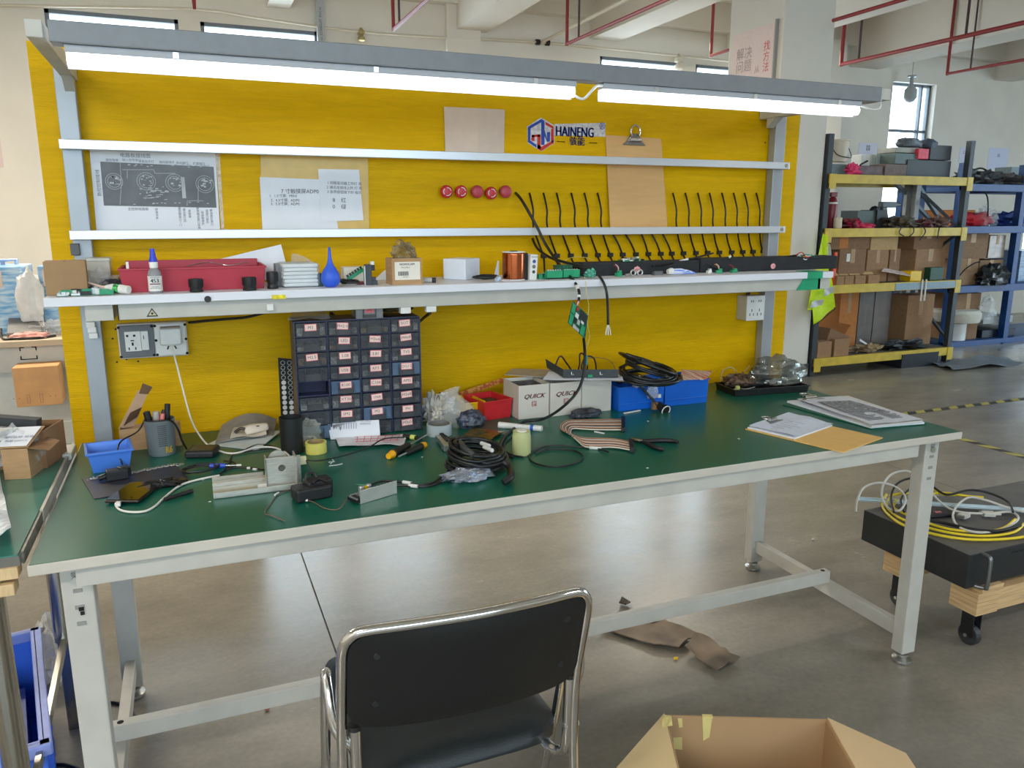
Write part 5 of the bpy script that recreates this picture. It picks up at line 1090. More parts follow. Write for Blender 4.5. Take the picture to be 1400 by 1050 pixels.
# receipt and printed bag
A = Z(452, 601, TZ0); B_ = Z(520, 598, TZ0); zt_ = zat(A, 577)
o = MB().sheet(A, B_, (B_.x+.004, B_.y+.028, TZ0+.046), (A.x-.002, A.y+.028, TZ0+.046), .0008, 6, fn=lambda u, v: .002*math.sin(u*5)).build('receipt', m_paper, smooth=40); tag(o, 'white printed slip leaning on the cabinet base', 'paper')
nmv = (B_-A).cross(Vector((0, .028, .046))).normalized()
Ms = plane_M((A+B_)/2+Vector((0, .018, .032))+nmv*.0045, B_-A, (0, .028, .046))
mb = MB()
for i in range(9): mb.box(-.05+i*.007, -.0485+i*.007, -.008, .010, 0, .0004, Ms)
for i in range(14): mb.box(.018+i*.0022, .0188+i*.0022, .003, .008, 0, .0004, Ms)
T('NO.8602', .008, Ms @ Matrix.Translation((.035, .013, .0004)), mb)
mb.build('slip_print', mat('light_print', (150, 152, 160), .7, var=0), o, world=True)
pts = [Z(464, 614, TZ0), Z(552, 610, TZ0), Z(556, 597, TZ0), Z(458, 601, TZ0)]
o = MB().sheet(pts[0], pts[1], pts[2], pts[3], .001, 10, .008, 5).build('printed_film', mat('white_film_sheet', (222, 220, 222), .3, var=.05), smooth=40); tag(o, 'crumpled white film sheet with red grid print before the cabinet', 'film')
mb = MB()
a_, b_, c_, d_ = [Vector(p) for p in pts]
def onf(u, v): return a_.lerp(b_, u).lerp(d_.lerp(c_, u), v)+Vector((0, 0, .0108))
for i in range(7):
    u = .28+i*.1
    mb.bar(onf(u, .25), onf(u+.03, .85), .0018, .0008)
for v in (.3, .55, .82): mb.bar(onf(.26, v), onf(.92, v), .0018, .0008)
mb.build('red_grid_print', mat('red_print', (214, 64, 80), .5, var=0), o, world=True)
# cable from printed film to left
c_ = cab_tag(pxpts([(395, 627), (430, 630), (452, 627), (480, 620), (505, 611), (525, 600), (553, 598)], TZ0+.014), .0022, 'thin black cable running over the printed film sheet')
t = thing('white_cable_tie', 'tiny white plastic clips on the green mat right of the tape', 'clip', P0(455, 632))
MB().tube(pxpts([(450, 637), (460, 636), (468, 634)], TZ0+.002), .0012, 5).tube(pxpts([(452, 634), (456, 630), (453, 626)], TZ0+.003), .0014, 5).tube(pxpts([(449, 632), (458, 631)], TZ0+.003), .001, 5).build('clips', m_white, t, world=True)
# pair of screwdrivers with yellow
t = rod('screwdriver', 'black and yellow handled screwdriver pointing right on the mat', 'tool', (531, 624), (574, 600), .009, m_black, (('yellow_end_cap', 0, .14, .008, .012, mat('amber_plastic', (244, 176, 20), .35, var=.05)), ('handle', .12, .62, .012, .009, mat('tool_black', (30, 30, 30), .4, var=.1)), ('shaft', .62, 1.3, .0025, .0022, m_solder)))
t = rod('screwdriver', 'second black screwdriver with amber end beside the first', 'tool', (581, 608), (545, 624), .009, m_black, (('amber_end_cap', 0, .14, .0085, .0105, MATS['amber_plastic']), ('handle', .13, .7, .010, .008, MATS['tool_black']), ('shaft', .7, 1, .0025, .0022, m_solder)))
t = rod('pliers', 'black tool with pale yellow tip behind the two screwdrivers', 'tool', (552, 596), (572, 599), .006, m_black, (('dark_grip', 0, .6, .007, .006, MATS['tool_black']), ('yellow_tip', .5, .8, .0075, .0075, mat('pale_lime', (214, 222, 110), .4, var=.03)), ('grip_end', .8, 1.2, .006, .005, MATS['tool_black'])))
# aluminium bracket
A, rz, w_ = base((292, 683), (414, 668))
m_al = mat('milled_aluminium', (196, 194, 184), .32, metal=.55, var=.1, stretch=(4, 30, 30), scale=10)
t = thing('metal_bracket', 'silver L shaped aluminium bracket with round hole lying mid left', 'bracket', (A.x, A.y, TZ0), rz)
k_ = w_/122
MB().box(0, w_, 0, .13, 0, .003).box(0, w_, 0, .003, 0, .014).box(0, w_*.72, .08, .086, .003, .012).box(0, w_*.60, .127, .13, .003, .012).build('base_channel', m_al, t, bevel=.0006)
x0 = w_*.60; hh_ = .078
MB().box(x0, w_*1.0, .016, .020, .003, hh_).box(x0, x0+.0035, .016, .06, .003, hh_*.97).box(w_-.014, w_-.010, .0, .055, .003, hh_*1.02).build('upright_plate', m_al, t, bevel=.0006)
MB().cyl((x0+w_*.18, .0155, hh_*.66), (x0+w_*.18, .0205, hh_*.66), .0085, 20).build('round_hole', mat('bracket_hole_dark', (90, 88, 82), .5, metal=.3, var=.3, scale=60), t)
MB().tube([(x0+w_*.18+.0088*math.cos(a), .0152, hh_*.66+.0088*math.sin(a)) for a in [i*math.pi/10 for i in range(20)]], .0007, 5, closed=True).build('hole_rim', m_solder, t)
MB().lathe([(.022, 0), (.022, .004)], 24, TR(x0+.03, .045, hh_*.85, 0, math.pi/2)).build('rear_disc', m_al, t)
MB().box(w_+.0, w_+.018, .05, .062, hh_*.55, hh_*.8).build('cream_tab', mat('cream_tab', (222, 214, 170), .5, var=.03), t, bevel=.001)
MB().tube([(w_+.016, .052, hh_*.7), (w_+.022, .045, hh_*.5), (w_+.03, .04, hh_*.15), (w_+.024, .042, hh_*.35), (w_+.018, .05, hh_*.62)], .0015, 5, 4).build('black_strap', m_black, t)
MB().box(w_*.45, w_*.53, -.0+.004, .012, .003, .011).box(w_*.5, w_*.6, .03, .036, .003, .012).build('white_pad', m_white, t)
# black transformer
A, rz, w_ = base((406, 690), (458, 680))
t = thing('plug_in_adapter', 'chunky black plug-in power adapter right of the metal bracket', 'adapter', (A.x, A.y, TZ0), rz)
MB().box(0, w_*.95, 0, .05, 0, .032).build('adapter_body', mat('adapter_black', (26, 26, 28), .5, var=.08), t, bevel=.006, seg=3)
MB().box(w_*.35, w_*1.02, .012, .055, .006, .042).build('adapter_back', MATS['adapter_black'], t, bevel=.005, seg=3)
MB().tube([(w_*.4, .04, .04), (w_*.45, .045, .052), (w_*.65, .045, .05), (w_*.68, .04, .04)], .003, 7, 4).build('strain_relief', m_black, t)
c_ = cab_tag(pxpts([(402, 668), (388, 672), (378, 677), (370, 688), (362, 701), (372, 705), (390, 712)], TZ0+.002), .0011, 'thin brown wire trailing left of the plug-in adapter', mat('brown_wire', (120, 92, 74), .5, var=0), 5, name='thin_wire')
MB().tube([Z(376, 677, TZ0+.002), Z(381, 674, TZ0+.002)], .003, 8).build('white_sleeve', m_white, c_, world=True)
c_ = cab_tag([Z(405, 682, TZ0+.012)]+pxpts([(416, 684, TZ0+.004), (428, 686, TZ0+.003), (442, 694, TZ0+.002), (456, 697, TZ0+.002), (466, 694, TZ0+.003), (472, 682, TZ0+.008)]), .0011, 'thin brown wire linking the black adapter to the metal driver', MATS['brown_wire'], 5, name='thin_wire')
MB().tube([Z(414, 684, TZ0+.005), Z(421, 684, TZ0+.005)], .003, 8).build('white_sleeve', m_white, c_, world=True)
cab_tag([Z(428, 662, TZ0+.04), Z(436, 655, TZ0+.046), Z(448, 660, TZ0+.04)], .003, 'short loop of black cable on the plug-in adapter')
# LED driver (open metal supply)
A, rz, w_ = base((493, 690), (543, 675))
t = thing('power_supply', 'open silver metal power supply with terminals, centre front of the bench', 'power supply', (A.x, A.y, TZ0), rz)
MB().box(0, w_, 0, .0015, 0, .032).box(0, w_, 0, .042, 0, .0015).box(0, w_, .0415, .043, 0, .012).build('metal_case', mat('bright_sheet_metal', (206, 206, 202), .28, metal=.7, var=.05), t, bevel=.0004)
MB().box(.0, w_-.003, .003, .04, .0015, .004).build('board', m_pcbd, t)
MB().box(-.008, .012, .004, .04, .003, .010).build('terminal_block', m_black, t)
mb = MB()
for i in range(5): mb.cyl((-.004, .008+i*.007, .010), (-.004, .008+i*.007, .0125), .0022, 8)
mb.build('terminal_screws', m_zinc, t)
MB().box(.02, .045, .006, .03, .004, .020).box(.05, .07, .008, .028, .004, .018).build('black_heatsink', m_black, t)
for u in (.026, .046): MB().lathe([(.007, .004), (.007, .026), (.0055, .0285)], 14, TR(u, .034, 0)).build('capacitor', mat('capacitor_grey', (170, 172, 176), .3, metal=.4, var=.05), t)
MB().box(.032, .04, .028, .036, .02, .027).build('yellow_part', m_yellow, t)
mb = MB()
for i in range(9): mb.box(.03+i*.009, .036+i*.009, -.0005, .0018, .0322, .0328)
mb.build('vent_slots', m_hole, t)
c_ = cab_tag(pxpts([(505, 664), (520, 658), (540, 658), (556, 660), (575, 663), (595, 658), (612, 645), (618, 636)], TZ0+.006), .003, 'pair of black leads from the metal supply to the big cable coil, upper one')
MB().tube([Z(551, 659, TZ0+.006), Z(562, 661, TZ0+.006)], .0045, 8).build('white_sleeve', m_white, c_, world=True)
c_ = cab_tag(pxpts([(512, 668), (530, 664), (550, 664), (572, 665), (592, 663), (610, 654), (622, 642)], TZ0+.004), .003, 'pair of black leads from the metal supply to the big cable coil, lower one')
MB().tube([Z(559, 663.5, TZ0+.005), Z(571, 665, TZ0+.005)], .0045, 8).build('white_sleeve', m_white, c_, world=True)
tag(MB().tube(pxpts([(487, 662), (500, 663)], TZ0+.03), .0008, 5).build('thin_wire', m_term), 'tiny green wire end behind the metal supply', 'wire')
# big cable coil
c0 = Z(652, 640, TZ0)
o = None
t = thing('cable_coil', 'large coil of thick black cable tied with white sleeves, mid bench', 'cable', (c0.x, c0.y, TZ0))
for k_, (R, tz, sd, tl, n_) in enumerate(((.072, .010, 1, (.05, .0), 3.2), (.068, .022, 2, (.12, .05), 3.1), (.064, .036, 3, (.18, -.03), 3.3), (.062, .046, 4, (.2, .04), 2.4))):
    MB().tube(coil(c0+Vector((0, .004*k_, tz)), R, .005, n_, .009, .0035, tl, sd, 1.05, .3*k_), .0046, 7).build('cable_loop', mat('glossy_black_cable', (26, 27, 29), .32, var=.1), t, world=True, smooth=60)
q = Z(633, 622, TZ0+.05); MB().tube([Z(628, 605, TZ0+.055), Z(634, 612, TZ0+.062), Z(648, 624, TZ0+.05)], .009, 9, 4).build('hose_sheath', mat('grey_black_sheath', (58, 60, 62), .4, var=.05), t, world=True, smooth=60)
for u, v_ in (((658, 606), (669, 610)), ((662, 611), (673, 616))): MB().tube([Z(*u, TZ0+.05), Z(*v_, TZ0+.05)], .0055, 9).build('white_sleeve', m_white, t, world=True)
MB().tube(pxpts([(690, 632, TZ0+.03), (697, 640, TZ0+.02), (698, 652, TZ0+.02), (688, 660, TZ0+.012)]), .009, 8, 4).build('cable_end', m_cable, t, world=True, smooth=60)
q = Z(640, 655, TZ0)
o = MB().blob((q.x+.0, q.y-.0, TZ0+.010), (.066, .034, .016), .3, 3.5, 23, 26, 12).build('shiny_film_bag', mat('shiny_silver_film', (186, 196, 212), .08, metal=.6, var=.3, scale=30, alpha=.8, bump=.7, bscale=45), smooth=30); tag(o, 'shiny crumpled silver bag under the front of the big cable coil', 'bag')
# connector hood
A = Z(599, 598, TZ0+.01); B_ = Z(613, 613, TZ0+.01); d = B_-A
t = thing('data_connector', 'silver and black multi-pin plug left of the big cable coil', 'connector', A)
MB().bar(A, A+d*.75, .018, .014).build('metal_shell', m_zinc, t, world=True, bevel=.001); MB().bar(A+d*.7, B_, .024, .016).build('plug_face', m_solder, t, world=True, bevel=.001)
MB().bar(A+Vector((.012, .008, .004)), A+Vector((.012, .008, .004))+d*.7, .012, .014).build('black_hood', m_black, t, world=True, bevel=.002)
cab_tag([A+d*.0+Vector((.01, .0, .01)), Z(622, 604, TZ0+.02), Z(636, 606, TZ0+.04), Z(650, 604, TZ0+.05)], .0035, 'short black cable joining the multi-pin plug to the coil')
# grey tape roll
c0 = P0(602, 595); t = thing('tape_roll', 'wide roll of light grey tape right of the drawer cabinet', 'tape', (c0.x, c0.y+.01, TZ0)); roll(t, .037, .030, .034, mat('light_grey_tape', (176, 186, 190), .35, var=.04), mat('grey_core', (120, 120, 116), .7, var=.05))
# clear bag with white gloves + bag with dark parts
def bag_at(px, py, r, label, m, seed, amp=.3, z=0, name='plastic_bag', fq=3):
    q = P0(px, py); o = MB().blob((q.x, q.y, TZ0+z+r[2]*.62), r, amp, fq, seed, 26, 14).build(name, m, smooth=30); tag(o, label, 'bag'); return o
m_glove = mat('white_cotton', (206, 200, 188), .9, var=.08, scale=40, bump=.5, bscale=60)
for i, (px, py, r, sd) in enumerate(((594, 577, (.028, .022, .05), 3), (610, 574, (.032, .022, .035), 8), (600, 583, (.018, .018, .03), 12))):
    q = P0(px, py); o = MB().blob((q.x, q.y+.02, TZ0+r[2]*.62+(.022 if i == 1 else 0)), r, .45, 3, sd, 22, 14).build('cotton_glove', m_glove, smooth=40); tag(o, ['white cotton glove heap nearest the drawer cabinet', 'upper white cotton glove beside the clear bag', 'small white cloth scrap in front of the gloves'][i], 'glove')
q = P0(634, 583)
o = MB().lathe([(.055, 0), (.06, .02), (.052, .05), (.035, .075), (.022, .10), (.034, .118), (.03, .12)], 18, Matrix.Translation((q.x, q.y+.02, TZ0)) @ Matrix.Rotation(-.32, 4, 'Y') @ Matrix.Diagonal((1, .55, 1, 1)), cap=False).build('clear_bag', m_film, smooth=60); tag(o, 'tall twisted clear plastic bag left of the yellow bin', 'bag')
bag_at(644, 584, (.045, .03, .034), 'clear bag full of small dark blue parts before the yellow bin', mat('dark_blue_parts', (74, 82, 100), .15, var=.8, scale=80, contrast=(.42, .58), bump=.6, bscale=60, rgb2=(40, 44, 56)), 14, .1, name='parts_bag')
# yellow bin and red bin
A, rz, w_ = base((634, 578), (660, 574)); t = thing('yellow_bin', 'yellow plastic bin half hidden by clear bags', 'bin', (A.x+.02, A.y+.03, TZ0), .1)
MB().tray(.055, .10, .055, .002, .006, lip=.003).build('bin_body', m_yellow, t, bevel=.0008)
A, rz, w_ = base((663, 576), (698, 570)); t = thing('red_bin', 'bright red open bin left of the white cartons', 'bin', (A.x, A.y, TZ0), rz)
MB().tray(w_*1.0, .12, .062, .002, .004, lip=.003).build('bin_body', m_red, t, bevel=.0008); MB().box(.006, w_-.006, .006, .11, .003, .045).build('bin_contents', cols_[1], t)
# striped strap
q0, q1 = Y(628, 540, FB-.05), Y(690, 519, FB-.04)
tmb = MB().bar(q0, q1, .02, .0015, up=(0, -.6, .8)); o = tmb.build('striped_strip', mat('striped_orange', (214, 160, 90), .5, var=0, rgb2=(184, 96, 56), stretch=(1, 1, 1), scale=90, contrast=(.47, .53))); tag(o, 'orange and cream striped strip slanting behind the red bin', 'strip')
# gold antistatic bag
o = MB().sheet(Z(630, 600, TZ0), Z(668, 606, TZ0), Z(690, 592, TZ0), Z(648, 586, TZ0), .002, 10, .008, 9).build('amber_film_bag', mat('amber_antistatic_film', (104, 88, 44), .15, metal=.4, var=.35, scale=30, bump=.6, bscale=50), smooth=40); tag(o, 'flat amber antistatic bag behind the big cable coil', 'bag')
# white hose with blue band
t = rod('solder_wick_tube', 'white plastic tube with blue band lying before the white cartons', 'tube', (682, 581), (741, 586), .008, m_white, (('tube_left', 0, .42, .0105, .009, m_white), ('tube_middle', .42, .74, .0085, .0085, m_white), ('blue_band', .74, .81, .0095, .0095, mat('band_blue', (30, 90, 190), .4, var=0)), ('tube_cap', .81, 1, .009, .009, m_white)))
# jar
c0 = P0(713, 621); t = thing('translucent_jar', 'small translucent yellowish jar with white lid, centre of the bench', 'jar', (c0.x, c0.y, TZ0))
r_ = .0255; MB().lathe([(r_*.9, 0), (r_, .004), (r_, .052), (r_*.93, .060), (r_*.93, .066)], 30).build('jar_body', mat('translucent_yellow_plastic', (206, 208, 150), .3, var=.05, alpha=.86), t, smooth=35)
MB().lathe([(r_*.55, .066), (r_*.55, .068), (r_*.5, .0685)], 24).build('lid_label', m_white, t)
# thin cable loop
c_ = cab_tag(pxpts([(700, 597), (690, 606), (690, 615), (700, 622), (716, 625)], TZ0+.003), .0024, 'thin black cable passing behind the yellowish jar')
c_ = cab_tag(pxpts([(832, 618), (815, 613), (790, 611), (765, 609), (742, 611), (727, 618), (724, 626), (733, 634), (755, 638), (778, 636), (794, 629), (796, 622), (785, 616), (765, 614), (745, 615), (732, 620)], TZ0+.003), .0024, 'thin black cable lying in an open loop right of the jar')
MB().tube([Z(806, 612, TZ0+.004), Z(822, 613, TZ0+.004)], .0045, 9).build('white_sleeve', m_white, c_, world=True)
# ribbon cable
mr = [mat('ribbon_tan', (196, 138, 100), .5, var=0), mat('ribbon_dark', (44, 34, 36), .5, var=0), mat('ribbon_cream', (222, 212, 196), .5, var=0), mat('ribbon_grey', (120, 112, 116), .5, var=0)]
top_ = pxpts([(852, 573), (820, 573.5), (790, 574), (776, 575), (768, 579), (766, 585), (772, 590), (785, 595), (796, 598), (815, 599), (840, 600), (862, 604)], TZ0+.006)
bot_ = pxpts([(852, 588), (820, 588), (798, 587), (788, 586), (783, 586.5), (781, 588), (781, 594), (790, 603), (800, 611), (815, 612), (840, 612), (864, 616)], TZ0+.006)
top_ = cat_rom(top_, 4); bot_ = cat_rom(bot_, 4)
t = thing('ribbon_cable', 'multicoloured flat ribbon cable folded in a U on the bench', 'cable', top_[0])
NW = 14
for g_ in range(4):
    mb = MB()
    for i in range(NW):
        if [0, 1, 2, 3, 0, 1, 2, 0, 3, 1, 2, 0, 1, 2][i] != g_: continue
        u = (i+.5)/NW; u2 = u
        Pp = [a.lerp(b_, u) for a, b_ in zip(top_, bot_)]
        mb.tube(Pp, .0021, 5)
    mb.build(['tan_wires', 'dark_wires', 'cream_wires', 'grey_wires'][g_], mr[g_], t, world=True, smooth=60)
for a, b_ in ((top_[0], bot_[0]), (top_[-1], bot_[-1])):
    e = (b_-a)*.04; MB().bar(a-e+Vector((0, 0, .002)), b_+e+Vector((0, 0, .002)), .012, .014).build('ribbon_connector', m_black, t, world=True, bevel=.001)
# white slips
for a, b_, lb in (((832, 580), (855, 577), 'small white strip lying right of the dark bag'), ((813, 590), (826, 592.5), 'tiny white strip between the ribbon cable arms'), ((853, 565), (875, 561), 'small white plastic stick before the blue bins')):
    if lb.startswith('small white strip'): continue
    tag(MB().bar(Z(*a, TZ0+.002), Z(*b_, TZ0+.002), .006, .003).build('white_stick', m_white), lb, 'stick')
# pliers
A = Z(864, 600, TZ0+.006); t = thing('pliers', 'black handled pliers lying open right of the ribbon cable', 'pliers', A)
MB().tube(pxpts([(864, 600), (872, 602.5), (879, 604)], TZ0+.007), .005, 8, 3, rs=[.003, .006]+[.007]*8).build('plier_head', m_steel, t, world=True, smooth=50)
m_gr = mat('black_grip', (24, 24, 26), .45, var=.05)
for pts in ([(876, 602.5), (886, 603), (905, 602), (920, 603), (927, 605)], [(876, 604), (886, 607), (896, 612), (907, 614)]):
    MB().tube(pxpts(pts, TZ0+.007), .006, 8, 4, rs=[.004, .0045, .005, .006, .0065, .007, .007, .007, .007, .007, .007, .007, .0065, .006, .0055, .005, .004]).build('handle', m_gr, t, world=True, smooth=60)
bag_at(800, 570, (.055, .026, .018), 'flat clear bag of dark cable ties before the third white carton', mat('dark_cable_bag', (60, 64, 74), .1, var=.8, scale=40, bump=.6, bscale=40, alpha=.8), 17, .15)
# white cartons
m_wc = mat('white_carton', (206, 200, 190), .65, var=.03, scale=8)
zr = .0
YC = Z(709, 574, TZ0).y
def wcart(pa, pb, label, txt, dy, d=.13):
    A = Vector((Y(pa, 572, YC).x, YC+dy, TZ0)); rz = 0; w_ = Y(pb, 570, YC).x-A.x-.0015; h_ = zat((Z(709, 574, TZ0).x, YC, TZ0), 528)-TZ0
    t = thing('white_carton', label, 'box', (A.x, A.y, TZ0), rz); 
    MB().tray(w_, d, h_, .003).build('box_walls', m_wc, t, bevel=.001)
    if txt:
        mb = T('QUICK', w_*.19, Matrix.Translation((w_*.5, -.0008, h_*.66)) @ Matrix.Rotation(math.pi/2, 4, 'X'), shear=.35, thick=.0004, sx=1.15)
        mb.build('printed_name', mat('carton_red_ink', (168, 26, 42), .5, var=0), t)
        s_ = w_*.075; mb = MB(); c0 = Matrix.Translation((w_*.5, -.0008, h_*.44)) @ Matrix.Rotation(math.pi/2, 4, 'X')
        for k_ in (1, .62):
            for (a, b_, c__, d_) in ((-1, 1, -1, -.84), (-1, 1, .84, 1), (-1, -.84, -1, 1), (.84, 1, -1, 1)): mb.box(a*s_*k_, b_*s_*k_, c__*s_*k_, d_*s_*k_, 0, .0004, c0)
        mb.box(0, s_*1.1, -s_*.2, 0, 0, .0005, c0 @ Matrix.Rotation(-.7, 4, 'Z'))
        mb.build('printed_square_mark', MATS['carton_red_ink'], t)
    return t, w_, h_, A, rz
t1, w1_, h1_, A1, r1 = wcart(709, 751, 'first white carton with red slanted name, next to the red bin', True, 0)
MB().tray(w1_-.01, .11, .02, .002, 0, TR(.005, .01, h1_-.03)).build('inner_tray', mat('grey_inner', (96, 92, 90), .7, var=.3, scale=40), t1)
t2_, w2_, h2_, A2, r2_ = wcart(751.6, 794, 'second white carton with red slanted name, middle of the three', True, -.004)
t3_, w3_, h3_, A3, r3_ = wcart(794.6, 835, 'third white carton with a blank front beside the blue bins', False, -.002)
# sheet pile on cartons
zt_ = TZ0+max(h1_, h2_, h3_)+.003
a_, b_ = Z(745, 524, zt_), Z(857, 520, zt_)
o = MB().sheet(Z(690, 513, zt_+.004), Z(858, 522, zt_), Z(858, 509, zt_+.008), Z(700, 505, zt_+.01), .003, 4).build('cardboard_sheet', mat('greyish_card_sheet', (176, 160, 136), .75, var=.06)); tag(o, 'flat tan cardboard sheet lying across the three white cartons', 'sheet')
o = MB().sheet(Z(742, 520, zt_+.007), Z(852, 520.5, zt_+.007), Z(850, 512, zt_+.012), Z(750, 509, zt_+.012), .001, 6, .003, 4).build('paper_sheets', m_paper, smooth=40); tag(o, 'white crumpled papers on the cardboard sheet', 'paper')
A = Z(770, 516, zt_+.013); B_ = Z(845, 516, zt_+.013)
t = thing('steel_tray', 'dark grey metal tray with two hooks on top of the white cartons', 'tray', A, math.atan2((B_-A).y, (B_-A).x))
w_ = (B_-A).length
MB().box(0, w_, 0, .0015, 0, .026).box(0, w_, 0, .06, 0, .0015).add([(0, 0, 0), (0, .002, .026), (-.055, .06, .05), (-.05, .06, .02)], [(0, 1, 2, 3), (3, 2, 1, 0)]).build('tray_body', mat('dark_grey_steel', (62, 66, 68), .4, metal=.3, var=.08), t)
for u in (.15, .67): MB().tube([(w_*u, -.001, .018), (w_*u, -.003, .010), (w_*u+.008, -.003, .010)], .0014, 5).build('hook', m_solder, t)
MB().box(w_*.45, w_*.53, -.01, -.002, .002, .010).build('green_plug', m_term, t)
cab_tag([Y(758, 503, .80), Y(766, 487, .80), Y(775, 497, .79), Y(786, 511, .78), Y(792, 500, .78), Y(793, 484, .79), Y(799, 486, .78), Y(803, 500, .78), Y(800, 515, .78), Y(795, 502, .78), Y(801, 488, .78), Y(812, 490, .77), Y(815, 505, .77), Y(812, 516, .77)], .003, 'dark cable in tall loops standing in the steel tray', mat('dark_red_cable', (54, 26, 28), .45, var=.1))
cab_tag([Y(800, 490, .82), Y(820, 489, .84), Y(835, 494, .86), Y(842, 506, .85)], .0012, 'thin brown wire arching behind the steel tray', MATS['brown_wire'], 5, name='thin_wire')
# blue bins
m_bl = mat('strong_blue_plastic', (14, 96, 200), .35, var=.04, scale=8)
A, rz, w_ = base((846, 563), (905, 558)); B2 = Z(966, 550, TZ0)
h_ = zat((A.x, A.y, TZ0), 530)-TZ0; full = (B2-Vector((A.x, A.y, TZ0))).length; rz = math.atan2(B2.y-A.y, B2.x-A.x)
t = thing('blue_bin', 'deep blue bin left of its pair, under the black cable coil', 'bin', (A.x, A.y, TZ0), rz)
MB().tray(full*.49, .13, h_, .0025, .002, lip=.003).box(0, full*.49, -.003, 0, h_*.25, h_*.3).build('bin_body', m_bl, t, bevel=.001)
q = PM[t] @ Vector((full*.51, 0, 0))
t = thing('blue_bin', 'deep blue bin right of its pair, below the papers', 'bin', q, rz)
MB().tray(full*.49, .13, h_+.004, .0025, .002, lip=.003).box(0, full*.49, -.003, 0, h_*.25, h_*.3).build('bin_body', m_bl, t, bevel=.001)
MB().box(.01, full*.49-.01, .01, .12, .004, h_-.01).build('bin_contents', m_card_d, t)
zt_ = TZ0+h_
o = MB().sheet(Z(930, 520, zt_+.006), Z(966, 519, zt_+.006), Z(974, 508, zt_+.014), Z(932, 506, zt_+.012), .001, 6, .003, 6).build('striped_paper', mat('red_striped_paper', (222, 204, 190), .6, var=0, rgb2=(196, 110, 96), stretch=(40, 1, 1), scale=3, contrast=(.48, .52))); tag(o, 'red striped paper lying on the right blue bin', 'paper')
# big coil on blue bins
c0 = Z(890, 522, zt_+.02)
t = thing('cable_coil', 'large black cable coil resting on the blue bins', 'cable', (c0.x, c0.y, zt_))
gb = MATS['glossy_black_cable']
for k_, (R, dz_, sd, tl) in enumerate(((.085, .006, 11, (.1, .03)), (.088, .022, 12, (.2, -.05)), (.08, .036, 13, (.3, .06)), (.09, .048, 14, (.36, -.04)))):
    MB().tube(coil(c0+Vector((.0, .012+.006*k_, dz_)), R, .005, 3.1, .010, .003, tl, sd, 1.15, .5*k_), .005, 7).build('cable_loop', gb, t, world=True, smooth=60)
MB().tube([Z(846, 520, zt_+.004), Z(862, 512, zt_+.01), Z(880, 520, zt_+.01)], .014, 9, 4).build('cable_sheath', m_cable, t, world=True, smooth=60)
MB().tube([Y(893, 505, .76), Y(915, 505, .75), Y(925, 518, .73)], .004, 7, 4).build('white_lead', MATS['white_cable'], t, world=True, smooth=60)
o = MB().blob(Z(846, 516, zt_+.02), (.02, .014, .02), .4, 4, 6).build('gold_connector', mat('gold_grey_connector', (160, 140, 96), .3, metal=.5, var=.5, scale=150), smooth=30); tag(o, 'brassy connector at the left of the coil on the blue bins', 'connector')
o = MB().blob(Y(872, 524, .585), (.02, .012, .02), .35, 5, 4).build('clear_plug', m_film, smooth=30); tag(o, 'clear plastic plug hanging on the coil front', 'plug')
# push button with leads
P = [Y(862, 515, .62), Y(872, 524, .585), Y(881, 534, .575), Y(890, 544, .57), Y(897, 552, .565), Y(903, 557, .56)]
t = thing('push_button', 'round black push button with bright metal ring on a cable before the blue bins', 'button', Z(908, 562, TZ0))
for dx_ in (-.004, .002, .007): MB().tube([p+Vector((dx_, dx_, 0)) for p in P], .0022, 6, 4).build('button_lead', m_cable, t, world=True, smooth=60)
A = Y(903, 556, .56); B_ = Y(914, 564, .52); d = (B_-A).normalized()
MB().tube([A-d*.01, A+d*.02], .014, 14).build('button_body', m_black, t, world=True, bevel=.001)
MB().tube([A+d*.02, A+d*.028], .0185, 22).build('button_collar', m_black, t, world=True)
e1 = d.orthogonal().normalized(); e2 = d.cross(e1); cc = A+d*.029
MB().tube([cc+(e1*math.cos(a)+e2*math.sin(a))*.0165 for a in [i*math.pi/12 for i in range(24)]], .0018, 6, closed=True).build('metal_ring', m_white, t, world=True, smooth=60)
MB().box(-.008, .008, -.006, .006, .0, .024, TR(-.03, .012, .006)).build('brown_contact', mat('brown_contact', (150, 110, 66), .5, var=.1), t); MB().box(-.005, .006, -.005, .005, .0, .012, TR(-.004, .03, .04)).build('white_clip', m_white, t)
o = MB().blob(Y(892, 538, .58), (.022, .006, .026), .35, 4, 8).build('film_flap', m_film, smooth=30); tag(o, 'small clear film flap hanging below the upper coil', 'film')
tag(MB().bar(Y(873, 530, .70), Y(880, 536, .69), .004, .003).build('white_stick', m_white), 'tiny white label stick under the upper coil', 'stick')
# right rear tray with bag
A, rz, w_ = base((998, 540), (1068, 549)); 
t = thing('black_parts_tray', 'flat black tray under a silver bag at the right rear of the bench', 'tray', (A.x, A.y, TZ0), -.02)
Wt = (Z(1108, 528, TZ0)-Z(998, 536, TZ0)).length
MB().tray(.30, .13, .025, .003, .004, lip=.003, M=TR(0, -.03, 0, -.10)).build('tray_body', m_black, t, bevel=.001)
q = P0(1062, 532)
o = MB().blob((q.x+.01, q.y+.02, TZ0+.058), (.115, .065, .060), .2, 2.2, 31, 36, 24).build('silver_film_bag', mat('silver_smoke_film', (150, 154, 148), .09, metal=.6, var=.5, scale=7, alpha=.62, bump=.7, bscale=16, spec=1), smooth=30); tag(o, 'large crumpled silver film bag at the right rear of the bench', 'bag')
q = P0(1010, 535)
o = MB().blob((q.x+.015, q.y+.02, TZ0+.035), (.06, .04, .022), .4, 4, 33, 22, 12).build('brown_parts_bag', mat('brown_parts_heap', (104, 80, 62), .45, var=.6, scale=60, bump=1, bscale=50), smooth=30); tag(o, 'heap of brown twisted parts at the left of the black tray', 'parts')
